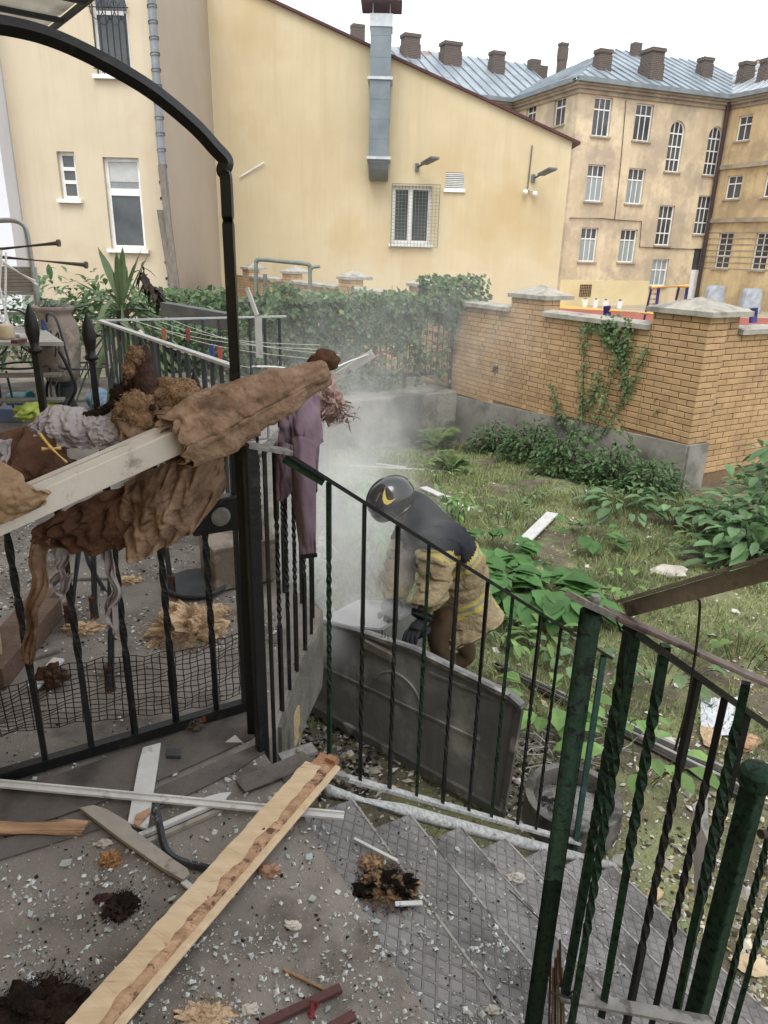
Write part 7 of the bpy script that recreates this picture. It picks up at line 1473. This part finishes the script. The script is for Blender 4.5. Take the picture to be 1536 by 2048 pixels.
for k, (a, b, w_, h_, lab) in enumerate((((-30, 1330), (95, 1185), .10, .05, 'thick brown timber lying by the house pillar'), ((-10, 1360), (110, 1215), .06, .09, 'narrow brown timber beside the thick one'), ((60, 1160), (262, 1155), .02, .015, 'thin pale lath on the far terrace floor'), ((-10, 1340), (120, 1300), .02, .015, 'thin pale stick lying before the brown timbers'))):
    o = MB().bar(GZ(*a, h_ / 2), GZ(*b, h_ / 2), w_, h_).build('terrace_timber', mat('brown_timber', '#6b5344', '#574236', scale=8, bump=.4) if k < 2 else m_gw, bevel=.004); tag(o, lab, 'timber')
o = MB().bar(GZ(65, 1375, .03), GZ(118, 1318, .05), .045, .012).build('white_profile_scrap', m_trim, bevel=.002); tag(o, 'small white profile scrap behind the netting', 'scrap')
o = MB().blob(GZ(102, 1352, .04), .05, 4, .5, 2.5, 4, (1, .8, .8), flat=.002).build('brown_rag', m_brown2, smooth=True); tag(o, 'small dark brown rag behind the gate bars', 'rag')
stl = thing('stool_frame', 'broken stool frame with rusty leg tips standing behind the gate', 'stool', GZ(222, 1370, 0))
for a, b in (((222, 1380), (222, 1080)), ((190, 1235), (186, 1080)), ((345, 1190), (330, 1080)), ((140, 1250), (160, 1080))):
    p = GZ(*a, 0); q = GY(*b, p.y); MB().tube([p, q], .012, 8).build('leg', m_grey, stl); MB().tube([p, p + V((0, 0, .10))], .018, 10).build('leg_tip', mat('rusty_tip', '#5d3d31', '#4a3027'), stl)
MB().tube(curve_pts([GY(168, 1085, 2.9), GY(180, 1130, 2.9), GY(212, 1185, 2.95)], 5), .01, 7).build('brace', m_grey, stl)
# washing lines and pegs
wl = thing('washing_lines', 'thin white washing lines strung from the crosswise railing to the arch post', 'line', V((-1.2, 4.2, 1.0)))
ends = [((250, 636), (660, 700)), ((270, 640), (650, 720)), ((300, 636), (640, 690)), ((330, 634), (680, 710)), ((240, 645), (500, 735))]
for k, (a, b) in enumerate(ends):
    p, q = GY(*a, 5.3), GY(*b, 3.3); MB().tube([p.lerp(q, t) + V((0, 0, -.05 * math.sin(math.pi * t))) for t in [i / 10 for i in range(11)]], .0016, 4).build('line', m_frame, wl)
for k, (u, v, c, lab) in enumerate(((328, 668, '#b0623f', 'orange clothes peg highest on the washing lines'), (376, 668, '#9c4a4a', 'red clothes peg beside the orange one on the lines'), (424, 702, '#3c4f9e', 'blue clothes peg on the washing lines near the arch post'), (440, 706, '#c24a38', 'bright red clothes peg on the line next to the blue peg'))):
    o = MB().obox(GY(u, v, 4.0), V((.010, 0, 0)), V((0, .008, 0)), V((0, 0, .032))).build('clothes_peg', mat('peg_' + c[1:], c)); tag(o, lab, 'clothes peg')
pls = thing('bent_white_profile', 'bent white plastic profile standing upright beyond the arch post', 'profile', GY(515, 712, 3.6))
MB().bar(GY(519, 715, 3.5), GY(516, 632, 3.5), .03, .016).build('lower_piece', m_trim, pls); MB().bar(GY(514, 630, 3.5), GY(494, 576, 3.5), .03, .016).build('upper_piece', m_trim, pls)
o = MB().bar(GY(660, 762, 3.2), GY(746, 707, 3.2), .03, .035).build('white_batten', m_trim); tag(o, 'white batten jutting out beyond the end of the brown cloth', 'batten')
o = MB().tube(curve_pts([GY(505, 733, 2.0), GY(560, 735, 2.2), GY(640, 745, 2.6), GY(700, 722, 3.1), GY(745, 706, 3.2)], 6), .0035, 5).build('loose_string', m_frame); tag(o, 'loose white cord running from the arch post to the white batten', 'string')
pbm = MB().bar(GY(330, 560 + 60, 6.3), GY(470, 645, 5.9), .10, .13).build('planter_trough', mat('dark_trough', '#6a6d6f', '#585b5d', scale=6)); tag(pbm, 'long dark planter trough beyond the crosswise railing', 'trough')
scatter('terrace_rubble', 7000, [m_crumb, m_plast, m_crumb, m_dark], lambda r_: (r_.uniform(-20, 560), 830 + 480 * r_.random() ** 1.0), lambda r_: .003 + .009 * r_.random() ** 2.5, 41, lambda u, v: (lambda p: p if V((p.x, p.y)).dot(R2) < 1.0 and p.y < 7 else None)(GZ(u, v, 0)), .4)
